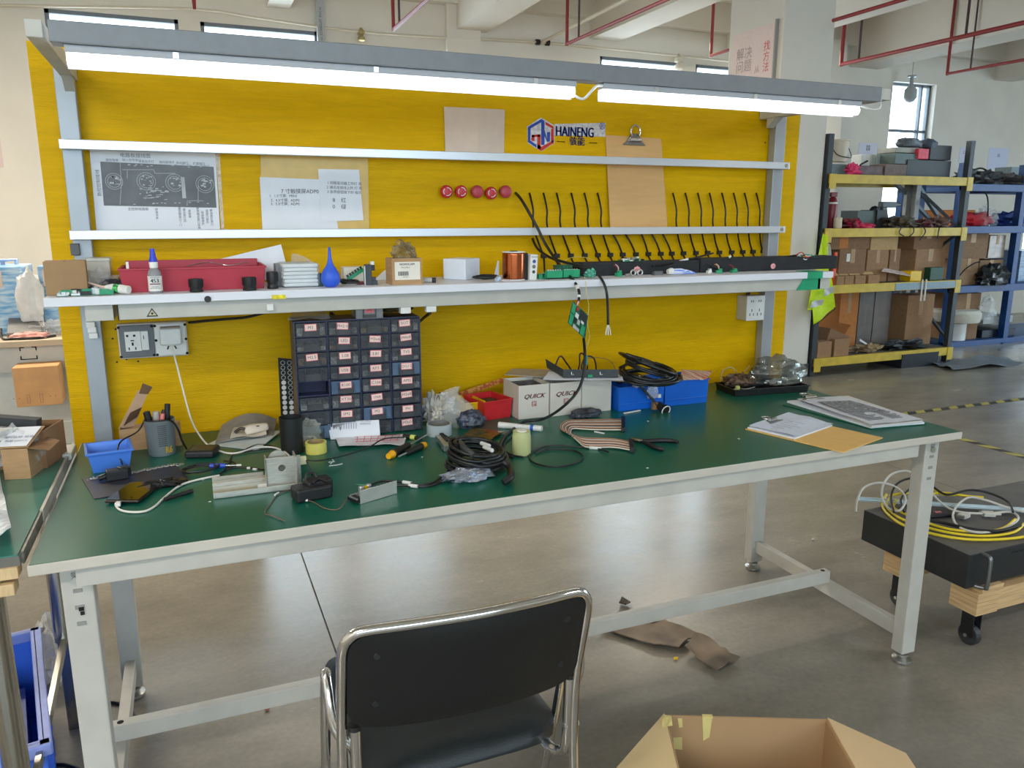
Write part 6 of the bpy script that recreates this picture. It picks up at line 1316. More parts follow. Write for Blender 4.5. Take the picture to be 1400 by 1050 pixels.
cab_tag([Y(985, 524, .80), Y(988, 508, .82), Y(1000, 502, .80), Y(1012, 512, .79), Y(1025, 500, .80)], .002, 'pale twisted string over the brown parts heap', mat('beige_string', (196, 178, 140), .7, var=.05), name='string')
tag(MB().tube(pxpts([(1000, 533), (1010, 531), (1020, 532), (1032, 529)], TZ0+.01), .0016, 5, 4).build('thin_wire', m_ww), 'thin white wire lying before the black tray', 'wire')
tag(MB().box(-.006, .006, -.006, .006, 0, .026, TR(P0(1008, 537).x, P0(1008, 537).y, TZ0)).build('terminal_plug', mat('pale_green_terminal', (206, 216, 130), .4, var=.1), bevel=.001), 'tiny pale yellow green terminal before the black tray', 'connector')
# clipboards at right
def flat_board(pts, z, th, name, m, parent, n=1):
    w__ = [Z(px, py, z+th) for px, py in pts]; return MB().prism([(p.x, p.y) for p in w__], z, z+th).build(name, m, parent, world=True)
t = thing('clipboard', 'clipboard with tan board, white notes and metal clip near the front right', 'clipboard', Z(1100, 590, TZ0))
flat_board([(1019, 586), (1153, 618), (1207, 598), (1090, 572)], TZ0, .003, 'board', mat('manila_board', (232, 186, 108), .55, var=.03), t)
p_ = flat_board([(1022, 584), (1086, 599), (1138, 581), (1078, 567)], TZ0+.0035, .004, 'paper_stack', m_paper, t)
MB().sheet(Z(1024, 583, TZ0+.008), Z(1087, 597.5, TZ0+.008), Z(1139, 580, TZ0+.008), Z(1078, 565, TZ0+.008), .0006, 8, .005, 4).build('top_sheet', mat('bluish_paper', (214, 222, 238), .7, var=.03), t, world=True, smooth=50)
a_, b_, d_ = Z(1030, 584, TZ0+.0135), Z(1090, 596, TZ0+.0135), Z(1080, 570, TZ0+.0135)
mb = MB()
for i in range(5):
    s0 = a_.lerp(d_, .25+i*.12); e0 = s0+(b_-a_)*(.5+.08*(i % 3)); mb.bar(s0+(b_-a_)*.2, e0, .0014, .0006)
mb.build('handwriting', mat('pencil_grey', (150, 156, 172), .7, var=0), t, world=True)
cpos = Z(1062, 577, TZ0+.012); vdir = (Z(1086, 599)-Z(1022, 584)).normalized()
Mc2 = plane_M(cpos, (Z(1078, 567)-Z(1022, 584)), -(Z(1086, 599)-Z(1022, 584)))
clip_part(Mc2, t, 1.0)
t = thing('clipboard', 'clipboard with a dark printed wiring sheet at the far right end', 'clipboard', Z(1170, 565, TZ0))
flat_board([(1070, 553), (1192, 586), (1266, 579), (1120, 546)], TZ0, .003, 'green_folder', mat('dark_green_folder', (18, 92, 66), .5, var=.03), t)
flat_board([(1076, 548), (1190, 583), (1264, 577), (1130, 543)], TZ0+.003, .006, 'paper_stack', m_paper, t)
flat_board([(1098, 544), (1192, 582), (1262, 575), (1160, 541)][0:4], TZ0+.009, .006, 'board', mat('greyish_board', (208, 204, 200), .6, var=.03), t)
pa, pb, pc, pd = [Z(px, py, TZ0+.0165) for px, py in ((1090, 546), (1190, 581), (1262, 574), (1150, 542))]
MB().sheet(pa, pb, pc, pd, .0006, 8, .003, 7).build('printed_sheet', mat('sheet_grey_white', (212, 214, 222), .6, var=.03), t, world=True, smooth=50)
def lp(u, v, z=.004): return pa.lerp(pb, u).lerp(pd.lerp(pc, u), v)+Vector((0, 0, z))
rn = random.Random(9)
MB().add([lp(.18, .18), lp(.62, .12), lp(.66, .86), lp(.22, .84)]+[p+Vector((0, 0, .0005)) for p in (lp(.18, .18), lp(.62, .12), lp(.66, .86), lp(.22, .84))], [(4, 5, 6, 7), (0, 1, 5, 4), (1, 2, 6, 5), (2, 3, 7, 6), (3, 0, 4, 7)]).build('printed_photo', mat('print_grey_noise', (126, 128, 134), .5, var=.5, scale=90, contrast=(.4, .6)), t, world=True)
mb = MB()
for i in range(9):
    u = .66+i*.03; mb.bar(lp(u, .1, .0045), lp(u, rn.uniform(.35, .5), .0045), .003, .0008); mb.bar(lp(u, .56, .0045), lp(u, rn.uniform(.75, .9), .0045), .003, .0008)
mb.build('printed_text', mat('print_text_grey', (110, 112, 120), .6, var=0), t, world=True)
Mc3 = plane_M(Z(1112, 546, TZ0+.019), (pd-pa), -(pb-pa))
clip_part(Mc3, t, 1.25)
# specks on the mat
for i, (px, py) in enumerate(((287, 686), (278, 656), (886, 576), (885, 640), (577, 625), (1010, 600))):
    q = Z(px, py, TZ0); o = MB().box(-.003, .003, -.0015, .0015, 0, .001, TR(q.x, q.y, TZ0, i)).build('paper_fleck', m_white)
    tag(o, ['white fleck on the mat below the bracket corner', 'white fleck left of the bracket', 'white fleck before the blue bins', 'white fleck near the front edge centre', 'white fleck below the yellow screwdrivers', 'white fleck left of the manila clipboard'][i], 'fleck')
# ================================================================ NEIGHBOUR TABLE ON THE LEFT
NZ = .800
t = thing('steel_table', 'green topped table on steel tube legs left of the main bench', 'table', (-.6, .4, 0))
nb = lambda mb, n, m, **k: mb.build(n, m, t, world=True, **k)
m_top2 = mat('teal_esd_mat', (56, 126, 112), .2, var=.08, scale=3, coat=.3)
xe = -.012
nb(MB().box(-1.15, xe-.002, .012, .80, NZ-.003, NZ), 'green_mat', m_top2)
nb(MB().box(-1.15, xe, .012, .80, NZ-.022, NZ-.003), 'tabletop_edge', mat('dark_grey_edge', (112, 110, 104), .5, var=.15, scale=12))
nb(MB().box(xe, xe+.006, .25, .795, NZ-.026, NZ+.002), 'edge_strip', mat('pale_edge_strip', (186, 180, 168), .4, var=.1, scale=20))
nb(MB().box(xe, xe+.004, .03, .25, NZ-.026, NZ-.002), 'edge_strip', mat('worn_edge_strip', (120, 116, 104), .4, var=.5, scale=60))
m_ply = mat('raw_timber_end', (206, 178, 134), .7, var=.12, scale=22, stretch=(6, 1, 1))
nb(MB().box(-1.15, xe-.004, .005, .045, NZ-.045, NZ-.022), 'timber_rail', m_ply, bevel=.002)
nb(MB().box(-1.15, xe-.012, .0, .04, NZ-.075, NZ-.052), 'timber_rail', m_ply, bevel=.002)
nb(MB().box(-1.15, xe-.02, .04, .75, NZ-.06, NZ-.03), 'under_frame', mat('dark_under_frame', (84, 78, 68), .7, var=.1))
for (a, b_) in (((-.075, .70, NZ-.05), (-.075, .70, .27)), ((-.075, .05, NZ-.06), (-.075, .05, .0)), ((-1.05, .70, NZ-.05), (-1.05, .70, 0)), ((-1.05, .05, NZ-.05), (-1.05, .05, 0))):
    nb(MB().tube([a, b_], .024, 20), 'leg', m_steel, smooth=40)
nb(MB().tube([(-.075, .70, .27), (-.075, .70, .0)], .022, 4), 'leg_foot', m_steel)
nb(MB().bar((-.075, .70, .27), (-.065, .06, .235), .012, .03), 'side_brace', m_steel)
cl = MB().box(xe-.010, xe+.014, .66, .76, NZ-.01, NZ+.008).build('white_clamp', mat('dirty_white_clamp', (206, 204, 194), .4, var=.08), bevel=.003); tag(cl, 'off white clamp block straddling the edge of the left table', 'clamp')
# white film sheet on it
fz = NZ+.004; o = MB().sheet(Z(-70, 770, fz), Z(17, 742, fz), Z(-3, 640, fz), Z(-60, 630, fz+.05), .002, 14, .03, 21)
o = o.build('bubble_film', mat('white_bubble_film', (216, 226, 232), .18, var=.08, scale=30, bump=.6, bscale=40, alpha=.9), smooth=50); tag(o, 'white glossy packing film at the left picture edge on the left table', 'film')
# carton with paper label
A, rz, w_ = base((10, 656), (46, 654), NZ); ZN = NZ+.0004
t = thing('open_carton', 'open kraft carton with a white paper on its flap, on the left table', 'box', (A.x-.005, A.y, ZN), rz)
h_ = .075
MB().tray(w_, .10, h_, .002).build('box_walls', m_card, t)
MB().add([(w_, 0, h_), (w_, .10, h_), (w_+.045, .075, h_-.006), (w_+.042, .015, h_-.012), (w_+.002, 0, h_+.002), (w_+.002, .10, h_+.002), (w_+.046, .075, h_-.004), (w_+.043, .015, h_-.010)], [(3, 2, 1, 0), (4, 5, 6, 7), (0, 1, 5, 4), (1, 2, 6, 5), (2, 3, 7, 6), (3, 0, 4, 7)]).build('side_flap', m_card_d, t)
MB().sheet((-.01, -.004, h_+.003), (w_+.004, -.004, h_+.003), (w_+.012, .085, h_+.03), (.002, .085, h_+.03), .002, 3).build('front_flap', m_card, t)
MB().sheet((-.008, -.002, h_+.007), (w_, -.002, h_+.007), (w_+.007, .078, h_+.033), (.003, .078, h_+.033), .0006, 3).build('paper_label', m_paper, t)
Mp_ = plane_M((w_*.5, .036, h_+.0215), (1, 0, 0), (.01, .08, .026)); mb = T('物料名称 规格', .011, Mp_ @ Matrix.Translation((0, -.004, 0))); T('数量 500PCS', .009, Mp_ @ Matrix.Translation((0, -.02, 0)), mb); mb.build('label_print', mat('print_grey', (120, 122, 140), .7, var=0), t)
A = Z(52, 622, NZ); 
t = thing('large_carton', 'larger brown carton with black foam standing behind the kraft carton', 'box', (-.225, .62, ZN), -.25)
MB().tray(.19, .12, .095, .003).build('box_walls', m_card_d, t); MB().box(-.02, .0, .02, .10, .05, .10).build('open_flap', m_card, t)
MB().box(.02, .15, .03, .06, .05, .135, TR(0, 0, 0, 0, 0, .12)).build('foam_insert', mat('dark_foam_insert', (58, 60, 62), .8, var=.1), t)
o = MB().blob((Z(62, 596, NZ).x-.01, .57, NZ+.055), (.05, .045, .05), .4, 3, 5, 26, 16).build('plastic_bag', m_film, smooth=30); tag(o, 'clear crinkled bag spilling from the cartons on the left table', 'bag')
o = MB().blob((Z(20, 600, NZ).x, .56, NZ+.10), (.055, .04, .018), .4, 3, 15, 22, 12).build('plastic_bag', mat('milky_film', (222, 222, 220), .2, var=.1, alpha=.6, bump=1, bscale=50), smooth=30); tag(o, 'milky plastic film behind the kraft carton flap', 'bag')
# blue crate on the floor
cz = .27
A = Vector((-.128, .80, 0))
t = thing('blue_crate', 'tall blue plastic crate on the floor under the left table', 'crate', (-.481, .153, 0), .18)
m_cr = mat('crate_blue', (70, 120, 230), .35, var=.05, scale=6); m_cr2 = mat('crate_rim_blue', (140, 156, 222), .4, var=.05)
W_ = .43; D_ = .575
MB().tray(W_, D_, cz, .004, 0).build('crate_body', m_cr, t, bevel=.001)
MB().box(W_-.012, W_+.014, -.012, D_+.012, cz-.03, cz+.0).box(-.012, W_+.012, -.014, .012, cz-.03, cz).box(-.012, W_+.012, D_-.010, D_+.012, cz-.03, cz).build('crate_rim', m_cr2, t, bevel=.003)
for i in range(4): MB().box(W_, W_+.012, .06+i*.13, .066+i*.13, .02, cz-.03).build('crate_rib', m_cr, t)
MB().box(.08, W_-.04, .2, .5, .01, .14).build('crate_contents', mat('dim_blue_film', (70, 84, 140), .5, var=.3, scale=12), t)
o = MB().sheet((-.40, .52, .17), (-.22, .50, .165), (-.24, .64, .20), (-.40, .66, .19), .001, 6, .01, 3).build('paper_sheet', m_paper, smooth=50); tag(o, 'crumpled white paper inside the tall blue crate', 'paper')
o = MB().blob((Z(74, 905, .05).x, Z(74, 905, .05).y, .07), (.06, .10, .1), .35, 3, 41, 22, 14).build('plastic_bag', mat('bright_film', (224, 226, 226), .15, var=.15, alpha=.6, bump=1, bscale=40), smooth=30); tag(o, 'shiny clear bag on the floor beside the blue crate', 'bag')
cab_tag([Z(66, 1046, .006), Z(90, 1046, .006), Z(112, 1054, .006)], .005, 'black floor cable at the lower left corner'); cab_tag([Z(96, 958, .006), Z(130, 960, .006), Z(162, 962, .006), Z(182, 975, .006), Z(185, 1000, .006)], .005, 'black floor cable passing behind the bench legs')
cab_tag([Z(50, 888, .02), Z(58, 883, .02), Z(66, 884, .03)], .002, 'thin red wire by the blue crate', m_wr, name='thin_wire')
# ================================================================ BENCH BEHIND ON THE LEFT
yb_ = 2.6
eL = Y(0, 468, yb_); eR = Y(82, 463, yb_); bz = eL.z
t = thing('rear_workbench', 'pale rear workbench seen left of the yellow board', 'workbench', (-1.0, yb_, 0))
m_rb = mat('pale_wood_top', (196, 178, 152), .6, var=.06, scale=8)
MB().box(-2.2, .6, yb_, yb_+.75, bz-.028, bz).build('tabletop', m_rb, t, world=True, bevel=.002)
MB().box(-2.2, .6, yb_+.03, yb_+.06, bz-.15, bz-.03).build('front_apron', m_frame, t, world=True)
MB().box(-2.2, .6, yb_+.10, yb_+.72, .0, bz-.16).build('cabinet_front', mat('cabinet_pale_grey', (206, 206, 198), .5, var=.03), t, world=True)
MB().box(-2.2, .6, yb_+.095, yb_+.10, .42, .426).build('cabinet_seam', mat('seam_light', (228, 226, 220), .5, var=0), t, world=True)
q = Y(39, 483, yb_+.028); mb = MB()
for (a, b_, c_, d_) in ((-.035, -.03, -.03, -.012), (-.035, -.03, .012, .03), (.03, .035, -.03, -.012), (.03, .035, .012, .03), (-.035, -.015, .026, .03), (.015, .035, .026, .03), (-.035, .035, -.03, -.026)): mb.box(q.x+a, q.x+b_, q.y, q.y+.003, q.z+c_, q.z+d_)
mb.build('bracket_marks', m_hole, t, world=True)
a, b_ = Y(25, 492, yb_+.05), Y(92, 542, yb_+.05)
t = thing('hanging_carton', 'orange brown cardboard box fixed below the rear workbench edge', 'box', (a.x, yb_-.12, b_.z), 0)
MB().box(0, b_.x-a.x, 0, .14, 0, a.z-b_.z-.01).build('box_body', m_card_o, t, bevel=.003)
T('· · ▯ ▯ · ·', .04, Matrix.Translation(((b_.x-a.x)*.42, -.001, .04)) @ Matrix.Rotation(math.pi/2, 4, 'X')).build('box_print', m_card_d, t)
m_bt = mat('blue_film_tote', (96, 160, 210), .3, var=.25, scale=14, stretch=(1, 1, 5), rgb2=(190, 214, 230))
for k_, (x0, y0, x1, y1, lb) in enumerate(((-40, 366, 38, 432, 'blue film wrapped carton on the rear workbench'), (50, 364, 84, 420, 'second blue wrapped carton on the rear bench beside the board'))):
    a, b_ = Y(x0, y0, yb_+.25), Y(x1, y1, yb_+.25)
    t = thing('wrapped_carton', lb, 'box', (a.x, yb_+.25, bz+.0005)); MB().box(0, b_.x-a.x, 0, .3, 0, a.z-bz).build('carton_body', m_bt, t, bevel=.008)
    MB().box(.02, .12, -.002, .001, (a.z-bz)*.7, (a.z-bz)*.95).build('paper_label', mat('label_peach', (222, 196, 180), .5, var=.05), t)
q = Y(44, 400, yb_+.28); o = MB().blob((q.x, yb_+.22, bz+.16), (.06, .04, .15), .18, 2.4, 3, 22, 16).build('plastic_bag', mat('white_film_bundle', (232, 232, 230), .3, var=.05, alpha=.85, bump=.4, bscale=30), smooth=30); tag(o, 'white crumpled film bundle between the blue wrapped cartons', 'bag')
for k_, (px, nm) in enumerate(((8, 'left'), (22, 'right'))):
    pass
a, b_ = Y(-10, 357, yb_+.45), Y(22, 355, yb_+.45); tag(MB().tube([(a.x, a.y, a.z), (b_.x, b_.y, b_.z), (b_.x, b_.y, bz+.2)], .01, 8).tube([(b_.x-.06, b_.y, bz+.2), (b_.x-.06, b_.y, b_.z)], .01, 8).build('trolley_rail', mat('pale_blue_tube', (150, 170, 210), .3, metal=.5, var=.05)), 'pale blue tube rail standing behind the blue wrapped cartons', 'rail')
t = thing('test_instrument', 'grey bench instrument with sloping top on the rear workbench', 'instrument', (Y(8, 448, yb_+.08).x, yb_+.08, bz+.0005), .1)
w_ = (Y(56, 448, yb_+.08)-Y(8, 448, yb_+.08)).length
MB().add([(0, 0, 0), (w_, 0, 0), (w_, .2, 0), (0, .2, 0), (0, 0, .03), (w_, 0, .03), (w_, .2, .09), (0, .2, .09)], [(0,3,2,1),(4,5,6,7),(0,1,5,4),(1,2,6,5),(2,3,7,6),(3,0,4,7)]).build('case', mat('instrument_grey', (120, 118, 114), .5, var=.08), t, bevel=.004)
MB().box(.02, w_*.6, -.002, 0, .006, .026).build('front_panel', mat('instrument_dark', (70, 70, 72), .4, var=.2), t); MB().box(w_*.62, w_*.95, -.003, 0, .006, .026).build('side_panel', mat('instrument_light', (160, 158, 150), .4, var=.1), t)
q = Y(38, 458, yb_+.05); o = MB().blob((q.x, yb_+.08, bz+.012), (.08, .04, .02), .2, 3, 3).build('pink_bag', mat('pink_film', (214, 150, 140), .4, var=.3, scale=30), smooth=30); tag(o, 'small pink film bag before the grey instrument', 'bag')
cab_tag([(Y(0, 440, yb_+.1).x, yb_+.1, bz+.05), (Y(4, 450, yb_+.1).x, yb_+.06, bz+.01), (Y(20, 458, yb_+.1).x, yb_+.05, bz+.006), (Y(50, 455, yb_).x, yb_+.04, bz+.006), (Y(70, 450, yb_).x, yb_+.1, bz+.006)], .006, 'dark cable winding around the grey instrument')
o = MB().blob((Y(66, 438, yb_+.1).x, yb_+.15, bz+.03), (.07, .05, .035), .5, 3, 13).build('plastic_bag', m_film, smooth=30); tag(o, 'clear film scraps at the right of the grey instrument', 'bag')
# ================================================================ CHAIR
t = thing('visitor_chair', 'black padded chair with chrome tube frame facing the bench', 'chair', (.71, -.25, 0))
ch = lambda mb, n, m, **k: mb.build(n, m, t, world=True, **k)
L0, R0 = Vector((.492, -.500, 0)), Vector((.912, -.512, 0))
def cp(u, z):   # point of the back frame plane; leans back with height
    p = L0.lerp(R0, u); p.y += (.80-z)*.24-.030*math.sin(max(0, min(1, u))*math.pi)+.008; p.z = z; return p
loop = [cp(0, .47), cp(0, .60), cp(0, .72), cp(.005, .765), cp(.03, .787), cp(.08, .798), cp(.25, .803), cp(.5, .805), cp(.75, .803), cp(.92, .798), cp(.97, .787), cp(.995, .765), cp(1, .72), cp(1, .60), cp(1, .47)]
for p, u in ((loop[0], 0), (loop[-1], 1)): p.y = (L0 if u == 0 else R0).y+.062
fl_ = Vector((.496, -.455, .011)); fr_ = Vector((.926, -.465, .011))
ch(MB().tube([fl_, Vector((.494, -.440, .3))]+loop+[Vector((.918, -.452, .3)), fr_], .0088, 12, 4), 'back_frame', m_chrome, smooth=60)
# back cushion
mb = MB(); n_u, n_v = 22, 12; vs = []
def rr_(u, v):  # rounded-rectangle mapping of unit square
    x, y = 2*u-1, 2*v-1; e = 7
    k = max(abs(x), abs(y)) / ((abs(x)**e+abs(y)**e)**(1/e)) if (x or y) else 1
    return (x*k+1)/2, (y*k+1)/2
for side in (0, 1):
    for i in range(n_v+1):
        for j_ in range(n_u+1):
            u, v = rr_(j_/n_u, i/n_v); x, y = 2*u-1, 2*v-1
            d = max(0, 1-abs(x)**6)*max(0, 1-abs(y)**6); zz = .600+v*.198
            zz -= 0
            p = cp(.018+.964*u, zz); off = .004+.006*d**.4 if side == 0 else .004+.022*d**.35
            nv_ = Vector((0, -1, .0)) if side == 0 else Vector((0, 1, 0))
            vs.append(p+nv_*off)
fs = []; q_ = (n_u+1)*(n_v+1)
for i in range(n_v):
    for j_ in range(n_u):
        e = i*(n_u+1)+j_; fs.append((e, e+1, e+n_u+2, e+n_u+1)); e += q_; fs.append((e, e+n_u+1, e+n_u+2, e+1))
rim = [j_ for j_ in range(n_u+1)]+[i*(n_u+1)+n_u for i in range(1, n_v+1)]+[n_v*(n_u+1)+j_ for j_ in range(n_u-1, -1, -1)]+[i*(n_u+1) for i in range(n_v-1, 0, -1)]
for i in range(len(rim)): a, b_ = rim[i], rim[(i+1) % len(rim)]; fs.append((a, a+q_, b_+q_, b_))
mb.add(vs, fs)
m_lea = mat('black_leatherette', (9, 11, 12), .55, var=.06, bump=.15, bscale=400)
bk = ch(mb, 'backrest', m_lea, smooth=60)
for u, z in ((.12, .752), (.12, .655), (.885, .752), (.885, .655)):
    p = cp(u, z)+Vector((0, -.0105, 0)); MB().cyl(p, p+Vector((0, .004, 0)), .006, 12, r2=.006).build('screw_cap', m_black, bk, world=True, bevel=.001)
# seat
mb = MB(); vs = []; fs = []; x0, x1, y0, y1 = .520, .94, -.385, .03
for side in (0, 1):
    for i in range(17):
        for j_ in range(17):
            u, v = rr_(j_/16, i/16); x, y = 2*u-1, 2*v-1; d = max(0, 1-abs(x)**5)*max(0, 1-abs(y)**5)
            wf = 1-.06*(1-v)
            vs.append(Vector(((x0+x1)/2+x*(x1-x0)/2*wf, y0+v*(y1-y0), (.462-.03*(1-d**.3) if side else .425)+(-.004+.010*v))))
q_ = 17*17
for i in range(16):
    for j_ in range(16):
        e = i*17+j_; fs.append((e, e+17, e+18, e+1)); e += q_; fs.append((e, e+1, e+18, e+17))
rim = list(range(17))+[i*17+16 for i in range(1, 17)]+[16*17+j_ for j_ in range(15, -1, -1)]+[i*17 for i in range(15, 0, -1)]
for i in range(len(rim)): a, b_ = rim[i], rim[(i+1) % len(rim)]; fs.append((a, b_, b_+q_, a+q_))
mb.add(vs, fs); ch(mb, 'seat', mat('black_leatherette_seat', (24, 31, 34), .38, var=.05, bump=.15, bscale=400), smooth=60)
# seat side supports curving up to the frame, and crossing front legs
for s_, x, xi in ((0, .513, .54), (1, .902, .89)):
    yb0 = -.448
    ch(MB().tube([(x, yb0, .60), (x, yb0+.002, .52), (x, yb0+.008, .455), (x+.0*(1-2*s_), yb0+.03, .425), (xi, yb0+.075, .416), (xi, -.2, .416), (xi, .0, .42)], .010, 10, 5), 'seat_support', m_chrome, smooth=60)
    ch(MB().cyl((x, yb0, .598), (x, yb0, .606), .0115, 14), 'tube_plug', m_black)
    xo = .478 if s_ == 0 else .934
    ch(MB().tube([(x-.004+.008*s_, -.440, .56), (xo+.004*(1-2*s_), -.435, .60), (xo, -.41, .665), (xo, -.385, .66), (xo, -.33, .45), (xo, -.20, .011)], .0085, 10, 4), 'leg', m_chrome, smooth=60)
    ch(MB().cyl((x-.01, yb0, .50), (x+.02, yb0, .50), .006, 10), 'pivot_bolt', m_zinc)
ch(MB().tube([(.55, .0, .41), (.90, -.22, .11), (.915, -.25, .05)], .008, 8), 'cross_brace', m_chrome, smooth=60)
ch(MB().tube([(.496, -.45, .12), (.922, -.46, .12)], .0085, 8), 'stretcher', m_chrome, smooth=60)
ch(MB().tube([(.60, -.46, .119), (.60, -.40, .30), (.60, -.36, .42)], .008, 8), 'stretcher', m_black)
for p in (fl_, fr_, Vector((.478, -.20, .011)), Vector((.934, -.20, .011))): ch(MB().cyl((p.x, p.y, 0), (p.x, p.y, .02), .0135, 14), 'foot_cap', m_black)
# ================================================================ CARTON ON THE FLOOR, RIGHT OF THE CHAIR
zc = .30
A = Z(908, 977, zc); B_ = Z(1131, 983, zc); rz = math.atan2(B_.y-A.y, B_.x-A.x); w_ = (B_-A).length
t = thing('open_floor_carton', 'large open empty cardboard box with tape scraps on the floor, lower right', 'box', (A.x, A.y, 0), rz)
D_ = .36; m_in = mat('carton_inside', (178, 144, 104), .75, var=.05, scale=5)
MB().tray(w_, D_, zc, .005, M=TR(0, -D_, 0)).build('box_walls', m_in, t)
MB().add([(w_, 0, zc), (w_, -D_, zc), (w_+.145, -D_+.02, zc-.03), (w_+.145, -.075, zc-.03)]+[(w_, 0, zc+.004), (w_, -D_, zc+.004), (w_+.145, -D_+.02, zc-.026), (w_+.145, -.075, zc-.026)], [(0, 1, 2, 3), (7, 6, 5, 4), (0, 4, 5, 1), (1, 5, 6, 2), (2, 6, 7, 3), (3, 7, 4, 0)]).build('side_flap', mat('carton_flap', (214, 182, 138), .75, var=.04, scale=5), t)
MB().add([(0, 0, zc), (0, -D_, zc), (-.16, -D_, zc-.07), (-.13, -.13, zc-.06), (0, 0, zc+.004), (0, -D_, zc+.004), (-.16, -D_, zc-.066), (-.13, -.13, zc-.056)], [(3, 2, 1, 0), (4, 5, 6, 7), (1, 0, 4, 5), (2, 1, 5, 6), (3, 2, 6, 7), (0, 3, 7, 4)]).build('side_flap', mat('carton_flap_light', (222, 196, 148), .75, var=.04, scale=5), t)
m_mt = mat('masking_tape', (216, 200, 130), .6, var=.05)
for pts in ([(.085, -.0055, zc+.001), (.108, -.0055, zc+.001), (.104, -.0062, zc-.05), (.09, -.0062, zc-.06)], [(.03, -.0055, zc-.005), (.04, -.0055, zc-.004), (.042, -.006, zc-.026), (.034, -.006, zc-.028)], [(.022, -.0055, zc-.055), (.042, -.0055, zc-.053), (.044, -.006, zc-.085), (.024, -.006, zc-.083)]):
    mb = MB().add(pts+[(x, y-.001, z) for x, y, z in pts], [(3, 2, 1, 0), (4, 5, 6, 7), (0, 1, 5, 4), (1, 2, 6, 5), (2, 3, 7, 6), (3, 0, 4, 7)]); mb.build('tape_scrap', m_mt, t)
MB().box(.086, .109, -.008, .002, zc-.001, zc+.0025).build('tape_scrap', m_mt, t)
MB().sheet((-.012, -.05, zc+.002), (.012, -.045, zc+.003), (.014, -.015, zc+.005), (-.006, -.008, zc+.002), .001, 4, .004, 2).build('tape_scrap', m_mt, t)
MB().box(w_-.03, w_-.0245, -D_+.01, -.006, .005, zc-.004).build('inner_fold', m_card_d, t) if False else None
# ================================================================ CARDBOARD PIECES ON THE FLOOR
m_dirt = mat('dirty_cardboard', (150, 132, 112), .8, var=0, rgb2=(96, 84, 72), scale=7, contrast=(.35, .7))
def floorpiece(pts, label, seed, lift, m=m_dirt):
    P = [Z(px, py, .004) for px, py in pts]
    c0 = sum((p for p in P), Vector())/len(P); mb = MB(); n = len(P); rings = 6; vs = []
    for side in (0, 1):
        for r_ in range(rings+1):
            for p in P:
                for s_ in range(4):
                    nx = P[(P.index(p)+1) % n]; e = p.lerp(nx, s_/4); q = c0.lerp(e, r_/rings)
                    h = .004+lift*(r_/rings)**2*abs(noise.noise(Vector((q.x*9, q.y*9, seed))))*2+.006*noise.noise(Vector((q.x*14, q.y*14, seed+3)))+.005
                    vs.append((q.x, q.y, max(.001, h)+(.004 if side else 0)))
    m_ = n*4; fs = []; Q = (rings+1)*m_
    for side in (0, 1):
        for r_ in range(rings):
            for i in range(m_):
                a, b_ = side*Q+r_*m_+i, side*Q+r_*m_+(i+1) % m_; f = (a, b_, b_+m_, a+m_); fs.append(f if side == 0 else f[::-1])
    for i in range(m_): a, b_ = rings*m_+i, rings*m_+(i+1) % m_; fs.append((a, a+Q, b_+Q, b_))
    o = mb.add(vs, fs).build('cardboard_piece', m, smooth=40); tag(o, label, 'cardboard'); return o
o = floorpiece([(820, 861), (893, 886), (928, 890), (953, 872), (880, 838), (838, 848)], 'dirty flat cardboard piece with two ring stains under the bench stretcher', 1, .02)
mb = MB()
for px, py in ((879, 843), (890, 846)):
    q = Z(px, py, .02); mb.tube([(q.x+.022*math.cos(a), q.y+.022*math.sin(a), .0205+.002*math.sin(a)) for a in [i*math.pi/8 for i in range(16)]], .0018, 5, closed=True)
mb.build('ring_stain', mat('ring_stain_dark', (84, 78, 70), .5, var=0), o, world=True)
floorpiece([(936, 893), (980, 921), (1011, 905), (985, 888), (952, 878)], 'second dirty cardboard piece curling up right of the first', 5, .05)
floorpiece([(846, 828), (856, 832), (862, 826), (850, 820)], 'small dark scrap behind the bench stretcher', 8, .02, mat('dark_scrap', (70, 60, 52), .8, var=.2))
for i, (px, py, c_) in enumerate(((924, 902, m_yellow), (365, 972, mat('rust_scrap', (150, 96, 80), .6, var=.2)), (1111, 739, m_white))):
    q = Z(px, py, 0); o = MB().blob((q.x, q.y, .005), (.008, .005, .005), .3, 4, i, 10, 6).build('floor_scrap', c_); tag(o, ['tiny yellow scrap beside the dirty cardboard', 'tiny rusty scrap on the floor left of the chair', 'tiny white scrap on the floor near the rear leg'][i], 'scrap')
# ================================================================ DOLLY AND BLACK BOX AT THE RIGHT
bx_a = Vector((2.571, .448, 0)); bx_b = Vector((2.565, .016, 0))
t = thing('wooden_dolly', 'low timber dolly on black casters under the black metal box', 'dolly', (2.9, .23, 0))
wd = lambda mb, n, m, **k: mb.build(n, m, t, world=True, **k)
m_pl = mat('laminated_timber', (204, 170, 124), .7, var=.14, scale=9, stretch=(1, 1, 14))
z0, z1 = .135, .232
for y0 in (.335, .05):
    wd(MB().box(2.615, 3.6, y0-.045, y0+.045, z0+.0, z1-.02), 'timber_beam', m_pl, bevel=.002)
for i in range(5): wd(MB().box(2.612+0, 2.712, .0, .10, z0+i*.0155, z0+.0145+i*.0155), 'laminated_layer', m_pl)
for x in (2.63, 3.35): wd(MB().box(x, x+.10, .0, .42, z1-.02, z1), 'deck_slat', m_pl, bevel=.002)
